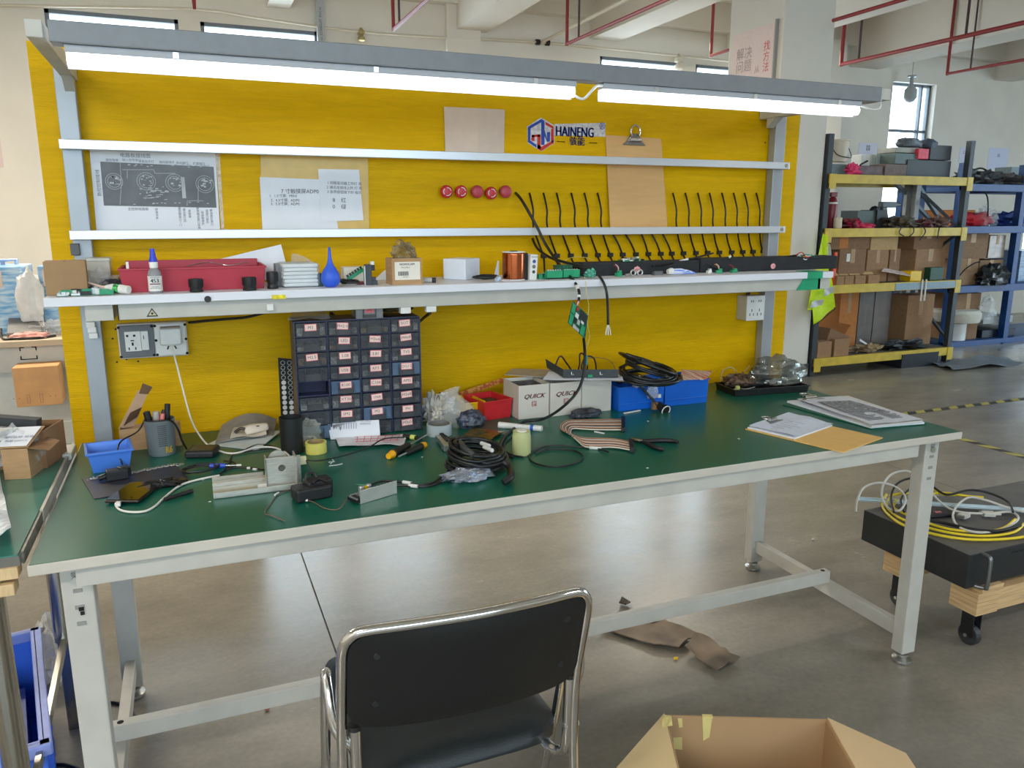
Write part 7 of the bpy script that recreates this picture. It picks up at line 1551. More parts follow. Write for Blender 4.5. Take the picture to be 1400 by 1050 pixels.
def caster(x, y):
    wd(MB().box(x-.03, x+.03, y-.03, y+.03, .125, .1355), 'caster_plate', m_black)
    wd(MB().box(x-.020, x-.016, y-.022, y+.022, .035, .127).box(x+.016, x+.020, y-.022, y+.022, .035, .127), 'caster_fork', m_black)
    w0 = wd(MB().cyl((x-.012, y, .036), (x+.012, y, .036), .036, 20), 'caster_wheel', mat('wheel_dark', (52, 54, 56), .5, var=.1), bevel=.003)
    MB().cyl((x-.023, y, .036), (x-.018, y, .036), .006, 10).cyl((x+.018, y, .036), (x+.023, y, .036), .006, 10).build('axle_bolt', m_zinc, w0, world=True)
caster(2.665, .05); caster(2.665, .335); caster(3.45, .05); caster(3.45, .335)
t = thing('black_metal_box', 'wide black metal box with a chrome corner handle lying on the dolly', 'metal box', (2.568, .016, z1+.0005))
BH = .35-z1-.0005
MB().box(0, .95, 0, .432, 0, BH).build('box_body', mat('black_steel', (34, 37, 40), .4, var=.1, scale=30), t, bevel=.003)
MB().box(.002, .948, .002, .430, BH, BH+.0006).build('grey_top', mat('box_top_grey', (92, 90, 88), .55, var=.12, scale=10), t)  # thin top sheet in a paler grey than the box sides
MB().tube([(.06, .004, BH-.004), (.06, -.02, BH-.006), (.06, -.028, BH-.018), (.06, -.028, .012), (.06, -.02, .003), (.045, .004, .003)], .007, 10, 3).build('corner_handle', mat('dull_handle_metal', (120, 122, 122), .3, metal=.7, var=.05), t, smooth=60)
mb = MB()
for i in range(12): mb.box(.2+i*.012, .208+i*.012, -.0008, 0, BH*.78, BH*.82)
mb.build('vent_slots', m_hole, t)
ZT = .351
# DIN rail
A = Z(1175, 681, ZT+.02); B_ = Z(1400, 696, ZT+.02); B_ = A+(B_-A)*1.1; d = (B_-A).normalized(); sd_ = Vector((-d.y, d.x, 0)); L = (B_-A).length
t = thing('slotted_rail', 'shiny slotted mounting rail lying across the black metal box', 'rail', (A.x, A.y, ZT+.012), math.atan2(d.y, d.x))
m_din = mat('galvanised_blue_white', (214, 230, 238), .2, metal=.35, var=.04)
MB().box(0, L, -.017, -.0125, .007, .008).box(0, L, .0125, .017, .007, .008).box(0, L, -.0125, -.0115, 0, .008).box(0, L, .0115, .0125, 0, .008).box(0, L, -.0125, .0125, 0, .001).build('rail_profile', m_din, t)
mb = MB()
for i in range(int(L/.025)): mb.box(.006+i*.025, .019+i*.025, -.003, .003, .001, .0014)
mb.build('rail_slots', m_hole, t)
m_yc = mat('yellow_cable', (236, 208, 34), .4, var=.04); m_gc = mat('light_grey_cable', (206, 204, 196), .4, var=.03)
def zpts(L_): return [Z(a, b_, c_) for a, b_, c_ in L_]
for k_, (pts, lb) in enumerate((
    ([(1212, 676, .37), (1206, 690, .36), (1216, 705, .357), (1240, 720, .357), (1290, 733, .357), (1340, 738, .357), (1400, 734, .357), (1430, 722, .357)], 'outermost yellow cable curve on the black metal box'),
    ([(1218, 680, .37), (1212, 692, .36), (1226, 706, .357), (1250, 716, .357), (1296, 728, .357), (1345, 733, .357), (1385, 728, .357), (1400, 716, .36)], 'middle yellow cable curve on the black metal box'),
    ([(1226, 684, .37), (1222, 694, .36), (1240, 704, .357), (1262, 713, .357), (1300, 724, .357), (1345, 727, .357), (1372, 722, .36), (1388, 710, .365)], 'inner yellow cable curve on the black metal box'),
    ([(1216, 678, .38), (1238, 674, .39), (1262, 676, .39), (1290, 674, .39), (1320, 678, .385), (1344, 680, .38)], 'yellow cable crossing behind the slotted rail'),
    ([(1262, 664, .39), (1276, 668, .40), (1290, 676, .39), (1310, 676, .39)], 'short yellow cable end behind the bench leg'))):
    cab_tag(zpts(pts), .0048, lb, m_yc, n=7)
for pts, r_, m, lb in (
    ([(1170, 700, .37), (1172, 684, .40), (1182, 666, .42), (1205, 660, .43), (1228, 668, .41), (1238, 682, .39), (1230, 698, .375), (1214, 694, .37), (1206, 680, .39), (1208, 662, .42), (1220, 648, .44), (1240, 644, .45), (1252, 652, .44), (1268, 668, .41), (1290, 690, .375), (1312, 700, .37), (1350, 702, .368), (1382, 700, .368), (1392, 710, .362), (1370, 724, .36), (1340, 728, .362), (1314, 722, .362), (1303, 708, .365), (1308, 692, .375), (1325, 680, .385), (1348, 684, .385), (1372, 692, .38), (1400, 700, .375)], .0042, m_gc, 'light grey network cable looping over the rail and black box'),
    ([(1222, 700, .37), (1218, 680, .39), (1226, 662, .42), (1246, 654, .43), (1270, 662, .42), (1288, 674, .40), (1300, 676, .40), (1325, 670, .41), (1352, 674, .405), (1378, 686, .39), (1385, 700, .375)], .0042, m_cable, 'black cable arching over the slotted rail'),
    ([(1236, 700, .37), (1232, 682, .39), (1246, 668, .40), (1262, 672, .40)], .004, m_cable, 'second small black cable arch behind the bench leg'),
    ([(1256, 708, .362), (1275, 712, .362), (1295, 716, .362), (1330, 724, .364), (1365, 726, .364), (1395, 718, .366)], .006, m_cable, 'thick black cable on the box inside the yellow curves')):
    cab_tag(zpts(pts), r_, lb, m, n=7)
for px, py, rz_, lb in ((1318, 708, .2, 'pale grey cable plug on the black box, left of two'), (1352, 706, -.5, 'pale grey cable plug on the black box, right of two')):
    q = Z(px, py, ZT+.004); t = thing('cable_plug', lb, 'plug', (q.x, q.y, ZT+.002), rz_)
    MB().box(-.022, .018, -.014, .014, .004, .020).build('plug_hood', mat('plug_pale_grey', (198, 196, 188), .45, var=.04), t, bevel=.003); MB().box(-.03, -.022, -.012, .012, .006, .018).build('plug_face', m_zinc, t); MB().tube([(.018, 0, .012), (.04, 0, .012)], .005, 8, rs=[.006, .004]).build('strain_relief', MATS['plug_pale_grey'], t)
q = Z(1282, 703, ZT+.004); t = thing('black_sleeve_bag', 'black bag with a small red and white label on the metal box', 'bag', (q.x, q.y, ZT+.001), -.2)
MB().box(-.05, .05, -.03, .03, 0, .012).build('bag_body', mat('black_bag', (30, 30, 40), .3, var=.1), t, bevel=.005); MB().box(-.012, .012, -.008, .006, .012, .0126).build('bag_label', mat('red_white_label', (190, 110, 110), .5, var=.6, scale=200), t)
# ================================================================ RACKS AT THE RIGHT REAR
RY = 3.76
m_rk = mat('rack_dark_post', (44, 52, 58), .5, var=.08); m_ry = mat('rack_yellow_beam', (206, 176, 52), .45, var=.1, scale=12); m_rb_ = mat('rack_blue', (12, 62, 120), .45, var=.1, scale=12)
rx0 = Y(1119, 430, RY).x-.04; rx1 = Y(1304, 400, RY).x
t = thing('yellow_storage_rack', 'warehouse rack with dark posts and yellow beams, left of the blue rack', 'rack', ((rx0+rx1)/2, RY, 0))
RD = .62
for x in (rx0, rx1):
    for y in (RY, RY+RD):
        MB().box(x, x+.055, y, y+.055, 0, 2.09).build('upright_post', m_rk, t, world=True, bevel=.002)
    for a, b_ in (((RY+.05, .25), (RY+RD, .75)), ((RY+RD, .82), (RY+.05, 1.25)), ((RY+.05, 1.3), (RY+RD, 1.72))):
        MB().bar((x+.027, a[0], a[1]), (x+.027, b_[0], b_[1]), .03, .02).build('frame_brace', m_rk, t, world=True)
lev = [.165, .815, 1.305, 1.76]
for k_, z in enumerate(lev):
    for y in (RY-.02, RY+RD+.01):
        b0 = MB().box(rx0+.03, rx1+.03, y, y+.035, z-.075, z-.0).build('shelf_beam', m_ry, t, world=True, bevel=.002)
    if k_ == 1: MB().box(rx0+.9, rx1+.0, RY-.024, RY-.019, z-.07, z-.008).build('beam_label_strip', mat('grey_blue_strip', (138, 160, 172), .5, var=.05), t, world=True)
    for x in (rx0+.02, rx1-.02): MB().box(x, x+.07, RY-.026, RY-.018, z-.12, z+.002).build('beam_bracket', m_ry, t, world=True)
    MB().box(rx0+.03, rx1+.03, RY+.012, RY+RD+.01, z-.022, z-.002).build('shelf_panel', mat('rack_deck_grey', (92, 92, 88), .6, var=.1), t, world=True)
MB().box(rx0+.0, rx0+.055, RY-.001, RY, 0, .001).build('post_foot', m_rk, t, world=True)
def rb(x0, y0, x1, y1, yp, d, m, label, name='storage_carton', cat='box', lv=None, tape=True, M=None, group=None):
    a, b_ = Y(x0, y0, yp), Y(x1, y1, yp); ym = (y0+y1)/2; a.x = Y(x0, ym, yp).x; b_.x = Y(x1, ym, yp).x; zb = b_.z if lv is None else lv+.0005
    t = thing(name, label, cat, (a.x, yp, zb), 0, group)
    w_, h = b_.x-a.x, a.z-zb
    MB().box(0, w_, 0, d, 0, h).build('box_body', m, t, bevel=.004)
    if tape: MB().box(w_*.42, w_*.58, -.001, d*.5, h*.6, h+.001).build('packing_tape', MATS['packing_tape'], t)
    return t
mc = [mat('carton_brown_1', (140, 106, 76), .8, var=.08), mat('carton_brown_2', (156, 120, 86), .8, var=.08), mat('carton_light', (196, 164, 116), .8, var=.05), mat('carton_orange', (196, 126, 66), .8, var=.06), mat('carton_grey_wrap', (106, 98, 90), .45, var=.12, scale=14)]
yF = RY+.08
l1, l2, l3, l4 = lev
# between the third and second beams (two layers)
rb(1147, 341, 1183, 380, yF, .4, mc[0], 'brown carton with white label, lower row left on the yellow rack', lv=l2)
q = Y(1160, 350, yF-.002); tag(MB().box(q.x-.02, q.x+.02, yF-.003, yF-.001, q.z-.05, q.z+.02).build('paper_label', m_white), 'white paper label on the lower left brown carton of the rack', 'label')
rb(1185, 342, 1214, 380, yF+.01, .4, mc[1], 'middle brown carton of the lower row on the yellow rack', lv=l2)
rb(1216, 340, 1230, 380, yF+.02, .4, mc[0], 'narrow brown carton beside the inner blue post on the rack', lv=l2)
za = Y(1160, 341, yF).z
t_ = rb(1136, 318, 1189, 341, yF, .4, mc[0], 'wide brown carton on the upper row under the second beam', tape=False, lv=za); MB().box(.1, .2, -.002, .0, .01, .14).build('orange_patch', mc[3], t_)
rb(1191, 318, 1228, 341, yF+.01, .4, mc[2], 'light tan carton on the upper row under the second beam', tape=False, lv=Y(1200, 342, yF+.01).z)
rb(1251, 341, 1291, 382, yF+.02, .4, mc[1], 'brown carton at the lower row right end of the yellow rack', lv=l2)
rb(1250, 317, 1290, 340.5, yF+.02, .4, mc[0], 'brown carton at the upper row right end of the yellow rack', lv=Y(1270, 341, yF+.02).z)
t_ = None
o = MB().box(*(lambda a: (a.x-.015, a.x+.015))(Y(1143, 350, RY+.03)), RY+.03, RY+.05, l2, Y(1143, 345, RY+.03).z).build('orange_marker', mat('neon_orange', (240, 86, 40), .4, var=.03)); tag(o, 'neon orange stick standing at the left of the rack', 'marker')
# small open boxes on second level front
for i, (x0, x1) in enumerate(((1143, 1153), (1154, 1166), (1168, 1182), (1186, 1201))):
    a = Y(x0, 372, RY+.02); w_ = Y(x1, 372, RY+.02).x-a.x
    t_ = thing('small_open_carton', ['first', 'second', 'third', 'fourth'][i]+' small open carton from the left along the middle yellow beam', 'box', (a.x, RY+.0, l2+.0005)); MB().tray(w_, .07, .075, .003).build('box_walls', mc[1], t_)
    MB().sheet((0, .07, .075), (w_, .07, .075), (w_*.9, .11, .11), (w_*.1, .11, .11), .002, 2).build('open_flap', mc[2], t_)
o = MB().sheet(Y(1205, 371, RY+.02)+Vector((0, 0, 0)), Y(1245, 378, RY)+Vector((0, 0, 0)), Y(1243, 374, RY+.1), Y(1208, 367, RY+.1), .006, 4).build('red_white_strip', mat('red_white_strip', (214, 196, 190), .5, var=.3, scale=40)); tag(o, 'pale strips lying on the middle beam of the yellow rack', 'strip')
rb(1245, 371, 1260, 381, RY+.02, .12, m_yellow, 'small yellow block on the middle rack shelf', name='yellow_block', cat='block', lv=l2, tape=False)
rb(1272, 366, 1290, 382, RY+.03, .2, mat('dark_green_plastic', (20, 72, 52), .5, var=.1), 'dark green box at the right of the middle rack shelf', name='green_box', lv=l2, tape=False)
for px, ln in ((1263, .16), (1268, .20)):
    q = Y(px, 370, RY-.03); tag(MB().tube([(q.x, RY-.03, l2+.02), (q.x, RY-.032, l2-.18)], .008, 6).build('white_tie', m_white), 'white strap hanging over the middle rack beam, %s one' % ('left' if px == 1263 else 'right'), 'strap')
# bottom level
rb(1147, 396, 1172, 478, yF+.22, .3, mc[3], 'tall orange brown carton on the bottom of the yellow rack', lv=l1)
rb(1173, 396, 1193, 478, yF+.22, .3, mc[4], 'left tall grey film wrapped stack on the bottom rack shelf', name='wrapped_stack', lv=l1, tape=False)
rb(1194, 396, 1216, 478, yF+.22, .3, mat('carton_grey_wrap_2', (116, 106, 98), .45, var=.12, scale=10), 'right tall grey film wrapped stack on the bottom rack shelf', name='wrapped_stack', lv=l1, tape=False)
rb(1240, 404, 1276, 450, yF+.12, .2, mc[1], 'brown carton behind the brace on the bottom rack shelf', lv=l1)
a = Y(1122, 470, RY+.03)
t_ = thing('tilted_carton', 'tilted open carton dumped on the bottom left of the yellow rack', 'box', (a.x+.08, RY+.055, l1+.11), .05); MB().tray(.24, .2, .15, .004, .01, M=Matrix.Rotation(.35, 4, 'Y')).build('box_walls', mc[0], t_); MB().sheet((.22, 0, .06), (.22, .2, .06), (.30, .2, .16), (.30, 0, .16), .003, 2).build('open_flap', mc[3], t_)
rb(1118, 468, 1137, 484, RY+.0, .1, mc[1], 'small carton left on the lowest yellow beam', lv=l1, tape=False); rb(1141, 464, 1161, 482, RY+.0, .1, mc[1], 'small open top carton right on the lowest yellow beam', lv=l1, tape=False)
o = MB().blob((Y(1185, 470, RY+.1).x, RY+.12, l1+.025), (.16, .08, .04), .5, 4, 3, 24, 12).build('wood_scraps', mat('wood_scraps', (150, 128, 96), .8, var=.5, scale=14)); tag(o, 'heap of wood scraps on the bottom rack shelf', 'scraps')
o = MB().blob((Y(1235, 470, RY+.1).x, RY+.10, l1+.03), (.24, .09, .05), .45, 4, 8, 24, 12).build('black_cable_heap', mat('cable_heap_black', (30, 31, 33), .5, var=.5, scale=40, bump=1, bscale=40)); tag(o, 'heap of black cables on the bottom rack shelf', 'cables')
o = MB().add([Y(1176, 463, RY-.01), Y(1186, 470, RY-.01), Y(1184, 471, RY-.01), Y(1175, 466, RY-.01), Y(1176, 463, RY), Y(1186, 470, RY), Y(1184, 471, RY), Y(1175, 466, RY)], [(0, 1, 2, 3), (7, 6, 5, 4), (0, 4, 5, 1), (1, 5, 6, 2), (2, 6, 7, 3), (3, 7, 4, 0)]).build('white_scrap', m_white); tag(o, 'white paper scrap on the bottom rack shelf', 'scrap')
# black bin under the right end
A, rz, w_ = base((1246, 507), (1298, 503), 0)
t_ = thing('black_floor_bin', 'dark bin with yellow rim on the floor under the yellow rack', 'bin', (A.x, RY-.02, 0)); MB().tray(w_, .4, .135, .006, .01).build('bin_body', mat('dark_navy_bin', (28, 34, 44), .5, var=.1), t_); 
# third level items
def rbl(px, py, yp, r, m, label, name, cat, seed, lv, amp=.35, nu=20, nv=12):
    q = Y(px, py, yp); o = MB().blob((q.x, yp, lv+r[2]*.62), r, amp, 3, seed, nu, nv).build(name, m, smooth=35); return tag(o, label, cat)
t_ = thing('fire_extinguisher', 'red bottle standing behind the left rack post', 'extinguisher', (Y(1137, 290, RY+.15).x, RY+.15, l3))
MB().lathe([(.04, 0), (.045, .01), (.045, .22), (.03, .26), (.02, .27)], 18).build('bottle_body', mat('dark_red_paint', (130, 34, 44), .35, var=.1), t_, smooth=50); MB().lathe([(.046, .21), (.046, .225)], 18, cap=False).build('white_band', m_white, t_); MB().box(-.03, .04, -.012, .012, .27, .31).build('valve_handle', mat('dark_red_paint', (130, 34, 44)), t_, bevel=.004)
t_ = thing('wire_spool', 'small white roll standing by the extinguisher on the rack', 'roll', (Y(1146, 298, RY+.05).x, RY+.05, l3)); MB().lathe([(.032, 0), (.035, .005), (.035, .09), (.03, .095)], 18).build('roll_body', m_cream, t_, smooth=40)
rbl(1163, 298, RY+.1, (.11, .08, .05), mat('red_black_bag', (150, 30, 60), .5, var=.7, scale=14, contrast=(.45, .55)), 'red and black cloth heap on the third rack shelf', 'cloth_heap', 'cloth', 4, l3)
rbl(1182, 300, RY+.05, (.10, .05, .028), mat('pink_red_cloth', (206, 50, 90), .5, var=.2), 'pink red cloth strip before the green tool bag', 'cloth', 'cloth', 6, l3)
t_ = rb(1172, 288, 1200, 304, RY+.15, .2, mat('slate_green_case', (84, 100, 96), .5, var=.08), 'slate green tool case on the third rack shelf', name='tool_case', cat='case', lv=l3, tape=False)
rb(1199, 287, 1212, 304, RY+.13, .2, mat('dark_case', (46, 52, 52), .5, var=.1), 'dark box right of the slate green tool case', name='dark_case', cat='case', lv=l3, tape=False)
rbl(1196, 286, RY+.2, (.05, .04, .04), m_black, 'black knob shaped cover on the tool case', 'black_cover', 'cover', 3, l3+.13, .1)
# cordless drill
q = Y(1215, 273, RY+.2)
t_ = thing('cordless_drill', 'cordless drill standing against the bright window on the rack', 'drill', (q.x, RY+.2, l3))
m_dl = mat('drill_grey', (92, 100, 102), .45, var=.1)
MB().box(-.10, .08, -.03, .03, .18, .235).build('motor_body', m_dl, t_, bevel=.01); MB().tube([(.08, 0, .208), (.15, 0, .208)], .022, 12, rs=[.026, .012]).build('chuck', m_dl, t_)
MB().add([(-.08, -.02, .18), (-.03, -.02, .18), (-.03, .02, .18), (-.08, .02, .18), (-.045, -.02, .05), (.01, -.02, .05), (.01, .02, .05), (-.045, .02, .05)], [(0, 1, 2, 3), (7, 6, 5, 4), (0, 4, 5, 1), (1, 5, 6, 2), (2, 6, 7, 3), (3, 7, 4, 0)]).build('grip', m_dl, t_); MB().box(-.08, .05, -.035, .035, .0, .055).build('battery', m_black, t_, bevel=.006)
rbl(1228, 298, RY+.1, (.16, .1, .06), mat('brown_tool_heap', (82, 74, 58), .6, var=.7, scale=20, bump=1, bscale=30), 'heap of brown cables and tools, middle of the third rack shelf', 'tool_heap', 'tools', 9, l3, .45, 28, 14)
rbl(1262, 300, RY+.1, (.10, .08, .045), mat('dark_red_heap', (96, 44, 50), .6, var=.6, scale=20), 'dark reddish cable heap on the third rack shelf', 'cable_heap', 'cables', 12, l3, .45)
rbl(1283, 296, RY+.12, (.10, .08, .06), mat('brown_grey_heap', (110, 84, 76), .6, var=.6, scale=24), 'brownish wire heap at the right end of the third shelf', 'wire_heap', 'wires', 15, l3, .5)
rng = random.Random(8)
for i, px in enumerate((1232, 1248, 1262, 1284)):
    q = Y(px, 300, RY-.03); tag(MB().tube([(q.x, RY+.03, l3+.03), (q.x+.01, RY-.03, l3+.01), (q.x+rng.uniform(-.03, .04), RY-.035, l3-.04), (q.x+rng.uniform(-.04, .05), RY-.035, l3-rng.uniform(.06, .14))], .005, 6, 4).build('loose_cable', m_cable), ['first', 'second', 'third', 'fourth'][i]+' loose cable from the left drooping over the third yellow beam', 'cable')
# inner posts seen between the shelves (a second frame of the same rack behind)
for px, nm in ((1252, 'grey'),):
    q = Y(px, 270, RY+RD); 
t_ = thing('inner_rack_frame', 'grey rack frame with slanting braces seen inside the yellow rack', 'frame', (Y(1252, 300, RY+.45).x, RY+.45, 0))
x = Y(1252, 300, RY+.45).x
MB().box(x-.028, x+.028, RY+.45, RY+.5, l1+.003, 1.735).build('grey_post', mat('pale_post', (140, 140, 136), .45, var=.1), t_, world=True)
MB().bar((x-.2, RY+.55, 1.72), (Y(1278, 300, RY+.55).x, RY+.55, 1.33), .04, .03).build('slanted_brace', mat('slate_brace', (92, 110, 120), .5, var=.1), t_, world=True)
MB().bar((x+.02, RY+.5, 1.72), (Y(1290, 300, RY+.5).x, RY+.5, 1.33), .04, .03).build('slanted_brace', MATS['slate_brace'], t_, world=True)
MB().bar((x+.02, RY+.5, l1+.05), (rx1-.02, RY+.5, .76), .04, .03).build('slanted_brace', m_rk, t_, world=True)
# perforated black post next to it
q = Y(1243, 270, RY+.52); MB().box(q.x-.03, q.x+.03, RY+.52, RY+.56, 1.31, 1.735).build('perforated_post', mat('pale_post', (0, 0, 0)), t_, world=True)
# top level items
rb(1137, 224, 1158, 240, RY+.1, .2, mat('slate_teal_box', (104, 122, 124), .5, var=.08), 'grey teal box on the top shelf behind the left post', name='grey_box', lv=l4, tape=False)
q = Y(1147, 215, RY+.15); t_ = thing('white_bucket', 'cream plastic bucket with wire handle on the grey teal box', 'bucket', (q.x, RY+.17, l4+.115)); 
MB().lathe([(.08, 0), (.092, .17), (.098, .172), (.098, .185), (.088, .185), (.076, .01)], 22, cap=False).build('bucket_body', m_cream, t_, smooth=40); MB().tube([(-.098, 0, .16), (-.09, -.08, .06), (.0, -.12, .03), (.08, -.08, .045), (.098, 0, .16)], .004, 6, 4).build('bucket_handle', m_black, t_)
rbl(1166, 229, RY+.08, (.075, .06, .06), mat('hot_pink_cloth', (226, 66, 120), .5, var=.15), 'hot pink cloth on the top left of the rack', 'pink_cloth', 'cloth', 5, l4, .3)
cab_tag([Y(1172, 236, RY+.05), Y(1176, 226, RY+.05), Y(1182, 222, RY+.05), Y(1186, 220, RY+.05)], .008, 'black strap end beside the hot pink cloth')
rb(1178, 211, 1190, 224, RY+.25, .12, m_white, 'small white box behind the flat tools on the top shelf', name='white_box', lv=l4, tape=False)
for i in range(4): rb(1191+i*7.5, 211, 1197+i*7.5, 226, RY+.28, .1, mat('pale_frosted', (196, 204, 200), .3, var=.1, alpha=.8), ['first', 'second', 'third', 'fourth'][i]+' frosted clear bottle box from the left on the top rack shelf', name='frosted_bottle', cat='bottle', lv=l4, tape=False)
rb(1170, 226, 1212, 238, RY+.05, .2, mat('maroon_grey_tools', (88, 66, 66), .5, var=.5, scale=12), 'flat maroon grey tool roll on the top rack shelf', name='tool_roll', cat='tools', lv=l4, tape=False)
rb(1210, 224, 1240, 238, RY+.04, .18, mat('dusty_brown_case', (110, 92, 84), .6, var=.2), 'dusty brown case in the middle of the top rack shelf', name='tool_case', cat='case', lv=l4, tape=False)
tb = rb(1240, 218, 1300, 238.5, RY+.1, .3, mat('charcoal_case', (52, 56, 60), .5, var=.08), 'large charcoal power tool case, lower of the stack on the rack top', name='power_tool_case', cat='case', lv=l4, tape=False)
zt = Y(1270, 218, RY+.1).z
rb(1272, 198, 1301, 218, RY+.12, .28, mat('charcoal_case', (0, 0, 0)), 'charcoal tool case stacked at the right on the rack top', name='power_tool_case', cat='case', lv=zt, tape=False)
rb(1224, 209, 1256, 223, RY+.11, .25, mat('grey_green_case', (96, 112, 110), .5, var=.1), 'grey green tool case in the middle of the stack', name='power_tool_case', cat='case', lv=l4+.11, tape=False)
rb(1225, 201, 1262, 209, RY+.13, .22, mat('pale_lid_case', (160, 158, 148), .5, var=.2, scale=10), 'pale flat case lying on the grey green tool case', name='flat_case', cat='case', lv=Y(1240, 209, RY+.13).z, tape=False)
rb(1256, 203, 1270, 213, RY+.09, .1, mat('hot_red_patch', (230, 70, 90), .5, var=.1), 'small hot red pouch in the stack of tool cases', name='red_pouch', cat='pouch', lv=zt, tape=False)
rbl(1242, 196, RY+.18, (.14, .08, .05), mat('grey_roll_bag', (104, 112, 122), .5, var=.2), 'long grey rolled bag on top of the tool cases', 'rolled_bag', 'bag', 9, Y(1240, 201, RY+.18).z, .15)
rbl(1269, 193, RY+.18, (.09, .07, .055), mat('navy_roll_bag', (64, 74, 92), .5, var=.1), 'navy rolled bag beside the long grey one on top', 'rolled_bag', 'bag', 11, Y(1268, 203, RY+.18).z, .1)
# hi-vis vest hanging on the rack post
m_vest = mat('hi_vis_yellow', (206, 236, 30), .7, var=.05); m_refl = mat('reflective_band', (196, 200, 204), .4, var=.05)
t_ = thing('safety_vest', 'neon yellow safety vest with grey reflective bands hanging on the rack post', 'vest', Y(1127, 440, RY-.06))
yv = RY-.06
def vq(pts, nm, m, off=0, parent=None, th=.004, wob=.012):
    P = [Y(px, py, yv-off) for px, py in pts]; mb = MB()
    mb.sheet(P[0], P[1], P[2], P[3], th, 10, fn=lambda u, v: wob*math.sin(u*6+v*2)); return mb.build(nm, m, parent or t_, world=True, smooth=60)
vq([(1104, 424), (1142, 420), (1134, 372), (1110, 378)], 'vest_lower_panel', m_vest)
vq([(1111, 380), (1133, 374), (1130, 322), (1124, 318)], 'vest_upper_panel', m_vest)
vq([(1112, 444), (1140, 422), (1136, 404), (1108, 410)], 'vest_tail', m_vest, .012)
vq([(1107, 421), (1124, 417), (1124, 409), (1108, 413)], 'reflective_band', m_refl, .04); vq([(1126, 405), (1139, 400), (1138, 391), (1125, 397)], 'reflective_band', m_refl, .04)
vq([(1131, 368), (1137, 352), (1133, 334), (1129, 330)], 'white_lining', m_refl, .0)
MB().tube([Y(1113, 444, yv-.035), Y(1123, 438, yv-.04), Y(1132, 430, yv-.04), Y(1142, 422, yv-.04)], .004, 6, 3).build('dark_piping', m_black, t_, world=True)
# ------------------------------------------------ blue rack
BY = 4.42
t = thing('blue_storage_rack', 'blue warehouse rack loaded with cartons at the right edge', 'rack', (8.6, BY, 0))
xp = [Y(1297, 440, BY).x-.03, Y(1389, 330, BY).x]
zs = [Y(1330, 468, BY).z, Y(1330, 393, BY).z, Y(1330, 312, BY).z, Y(1330, 254, BY).z]
ztop = Y(1315, 222, BY).z
xm_ = 10.6
for x in xp+[xm_]:
    for y in (BY, BY+.75): MB().box(x, x+.075, y, y+.075, 0, ztop).build('upright_post', m_rb_, t, world=True, bevel=.003)
    MB().box(x-.03, x+.11, BY-.03, BY+.10, 0, .01).build('foot_plate', m_rb_, t, world=True)
    for z in zs: MB().bar((x+.037, BY+.05, z-.03), (x+.037, BY+.76, z-.03), .05, .05).build('side_beam', m_rb_, t, world=True)
for z in zs:
    for y in (BY-.01, BY+.76): MB().box(xp[0], xm_+.05, y, y+.05, z-.055, z+.02).build('shelf_beam', m_rb_, t, world=True, bevel=.003)
    MB().box(xp[0], xm_, BY+.04, BY+.78, z, z+.018).build('shelf_panel', mat('blue_rack_deck', (44, 74, 110), .6, var=.1), t, world=True)
# a shorter blue frame standing behind the yellow rack
yS = RY+.95
q0 = Y(1232, 400, yS); t = thing('blue_rack_frame', 'dark blue rack frame seen behind the boxes of the yellow rack', 'rack', (q0.x, yS, 0))
m_db = mat('deep_blue_post', (24, 62, 112), .5, var=.1)
MB().box(q0.x-.05, q0.x+.05, yS, yS+.06, 0, 1.30).build('upright_post', m_db, t, world=True)
xx1 = 7.70
MB().box(q0.x, xx1, yS-.03, yS+.0, .12, .2).build('shelf_beam', m_rb_, t, world=True); MB().box(q0.x, xx1, yS, yS+.7, .20, .215).build('shelf_panel', m_rb_, t, world=True)
MB().box(q0.x, xx1, yS+.0, yS+.03, 1.60, 1.68).build('shelf_beam', m_db, t, world=True)
MB().box(xx1-.06, xx1, yS, yS+.06, 0, 1.75).build('upright_post', m_db, t, world=True)
z1_, z2_, z3_, z4_ = [z+.0185 for z in zs]
def bb(x0, y0, x1, lv, m, label, yp=BY+.08, **k): return rb(x0, y0, x1, 0, yp, .5, m, label, lv=lv, **k)
def bb2(x0, y0, x1, lv, m, label, yp=BY+.08, name='storage_carton', cat='box', tape=True):
    a, b_ = Y(x0, y0, yp), Y(x1, y0, yp); t = thing(name, label, cat, (a.x, yp, lv+.0005)); w_, h = b_.x-a.x, a.z-lv
    MB().box(0, w_, 0, .5, 0, h).build('box_body', m, t, bevel=.005)
    if tape: MB().box(w_*.42, w_*.58, -.002, .3, h*.6, h+.001).build('packing_tape', MATS['packing_tape'], t)
bb2(1312, 354, 1339, z2_, mc[1], 'brown carton at the lower left of the middle blue rack bay')
bb2(1340, 356, 1372, z2_, mc[0], 'brown carton behind the black bag on the blue rack')
zc_ = Y(1330, 354, BY+.08).z
bb2(1311, 317, 1353, zc_, mc[0], 'upper brown carton under the red cloth on the blue rack'); bb2(1354, 322, 1376, zc_, mat('wrapped_brown', (150, 128, 108), .25, var=.2, scale=14), 'film wrapped carton right of the upper brown carton')
bb2(1308, 402, 1342, z1_+.0, mc[0], 'brown carton on the bottom of the blue rack behind the white reels')
rbl(1357, 380, BY-.0, (.2, .1, .14), mat('black_shiny_bag', (26, 30, 32), .2, var=.3, bump=1, bscale=16), 'shiny black plastic bag on the second level of the blue rack', 'black_bag', 'bag', 6, z2_, .25, 26, 16)
rbl(1352, 410, BY+.0, (.1, .06, .16), m_film, 'clear film hanging below the black bag on the blue rack', 'film_bundle', 'film', 3, z1_+.22, .3)
q = Y(1318, 445, BY+.03)
t = thing('cable_reel', 'white cable reel on the bottom shelf of the blue rack', 'reel', (Y(1320, 460, BY).x, BY+.15, z1_))
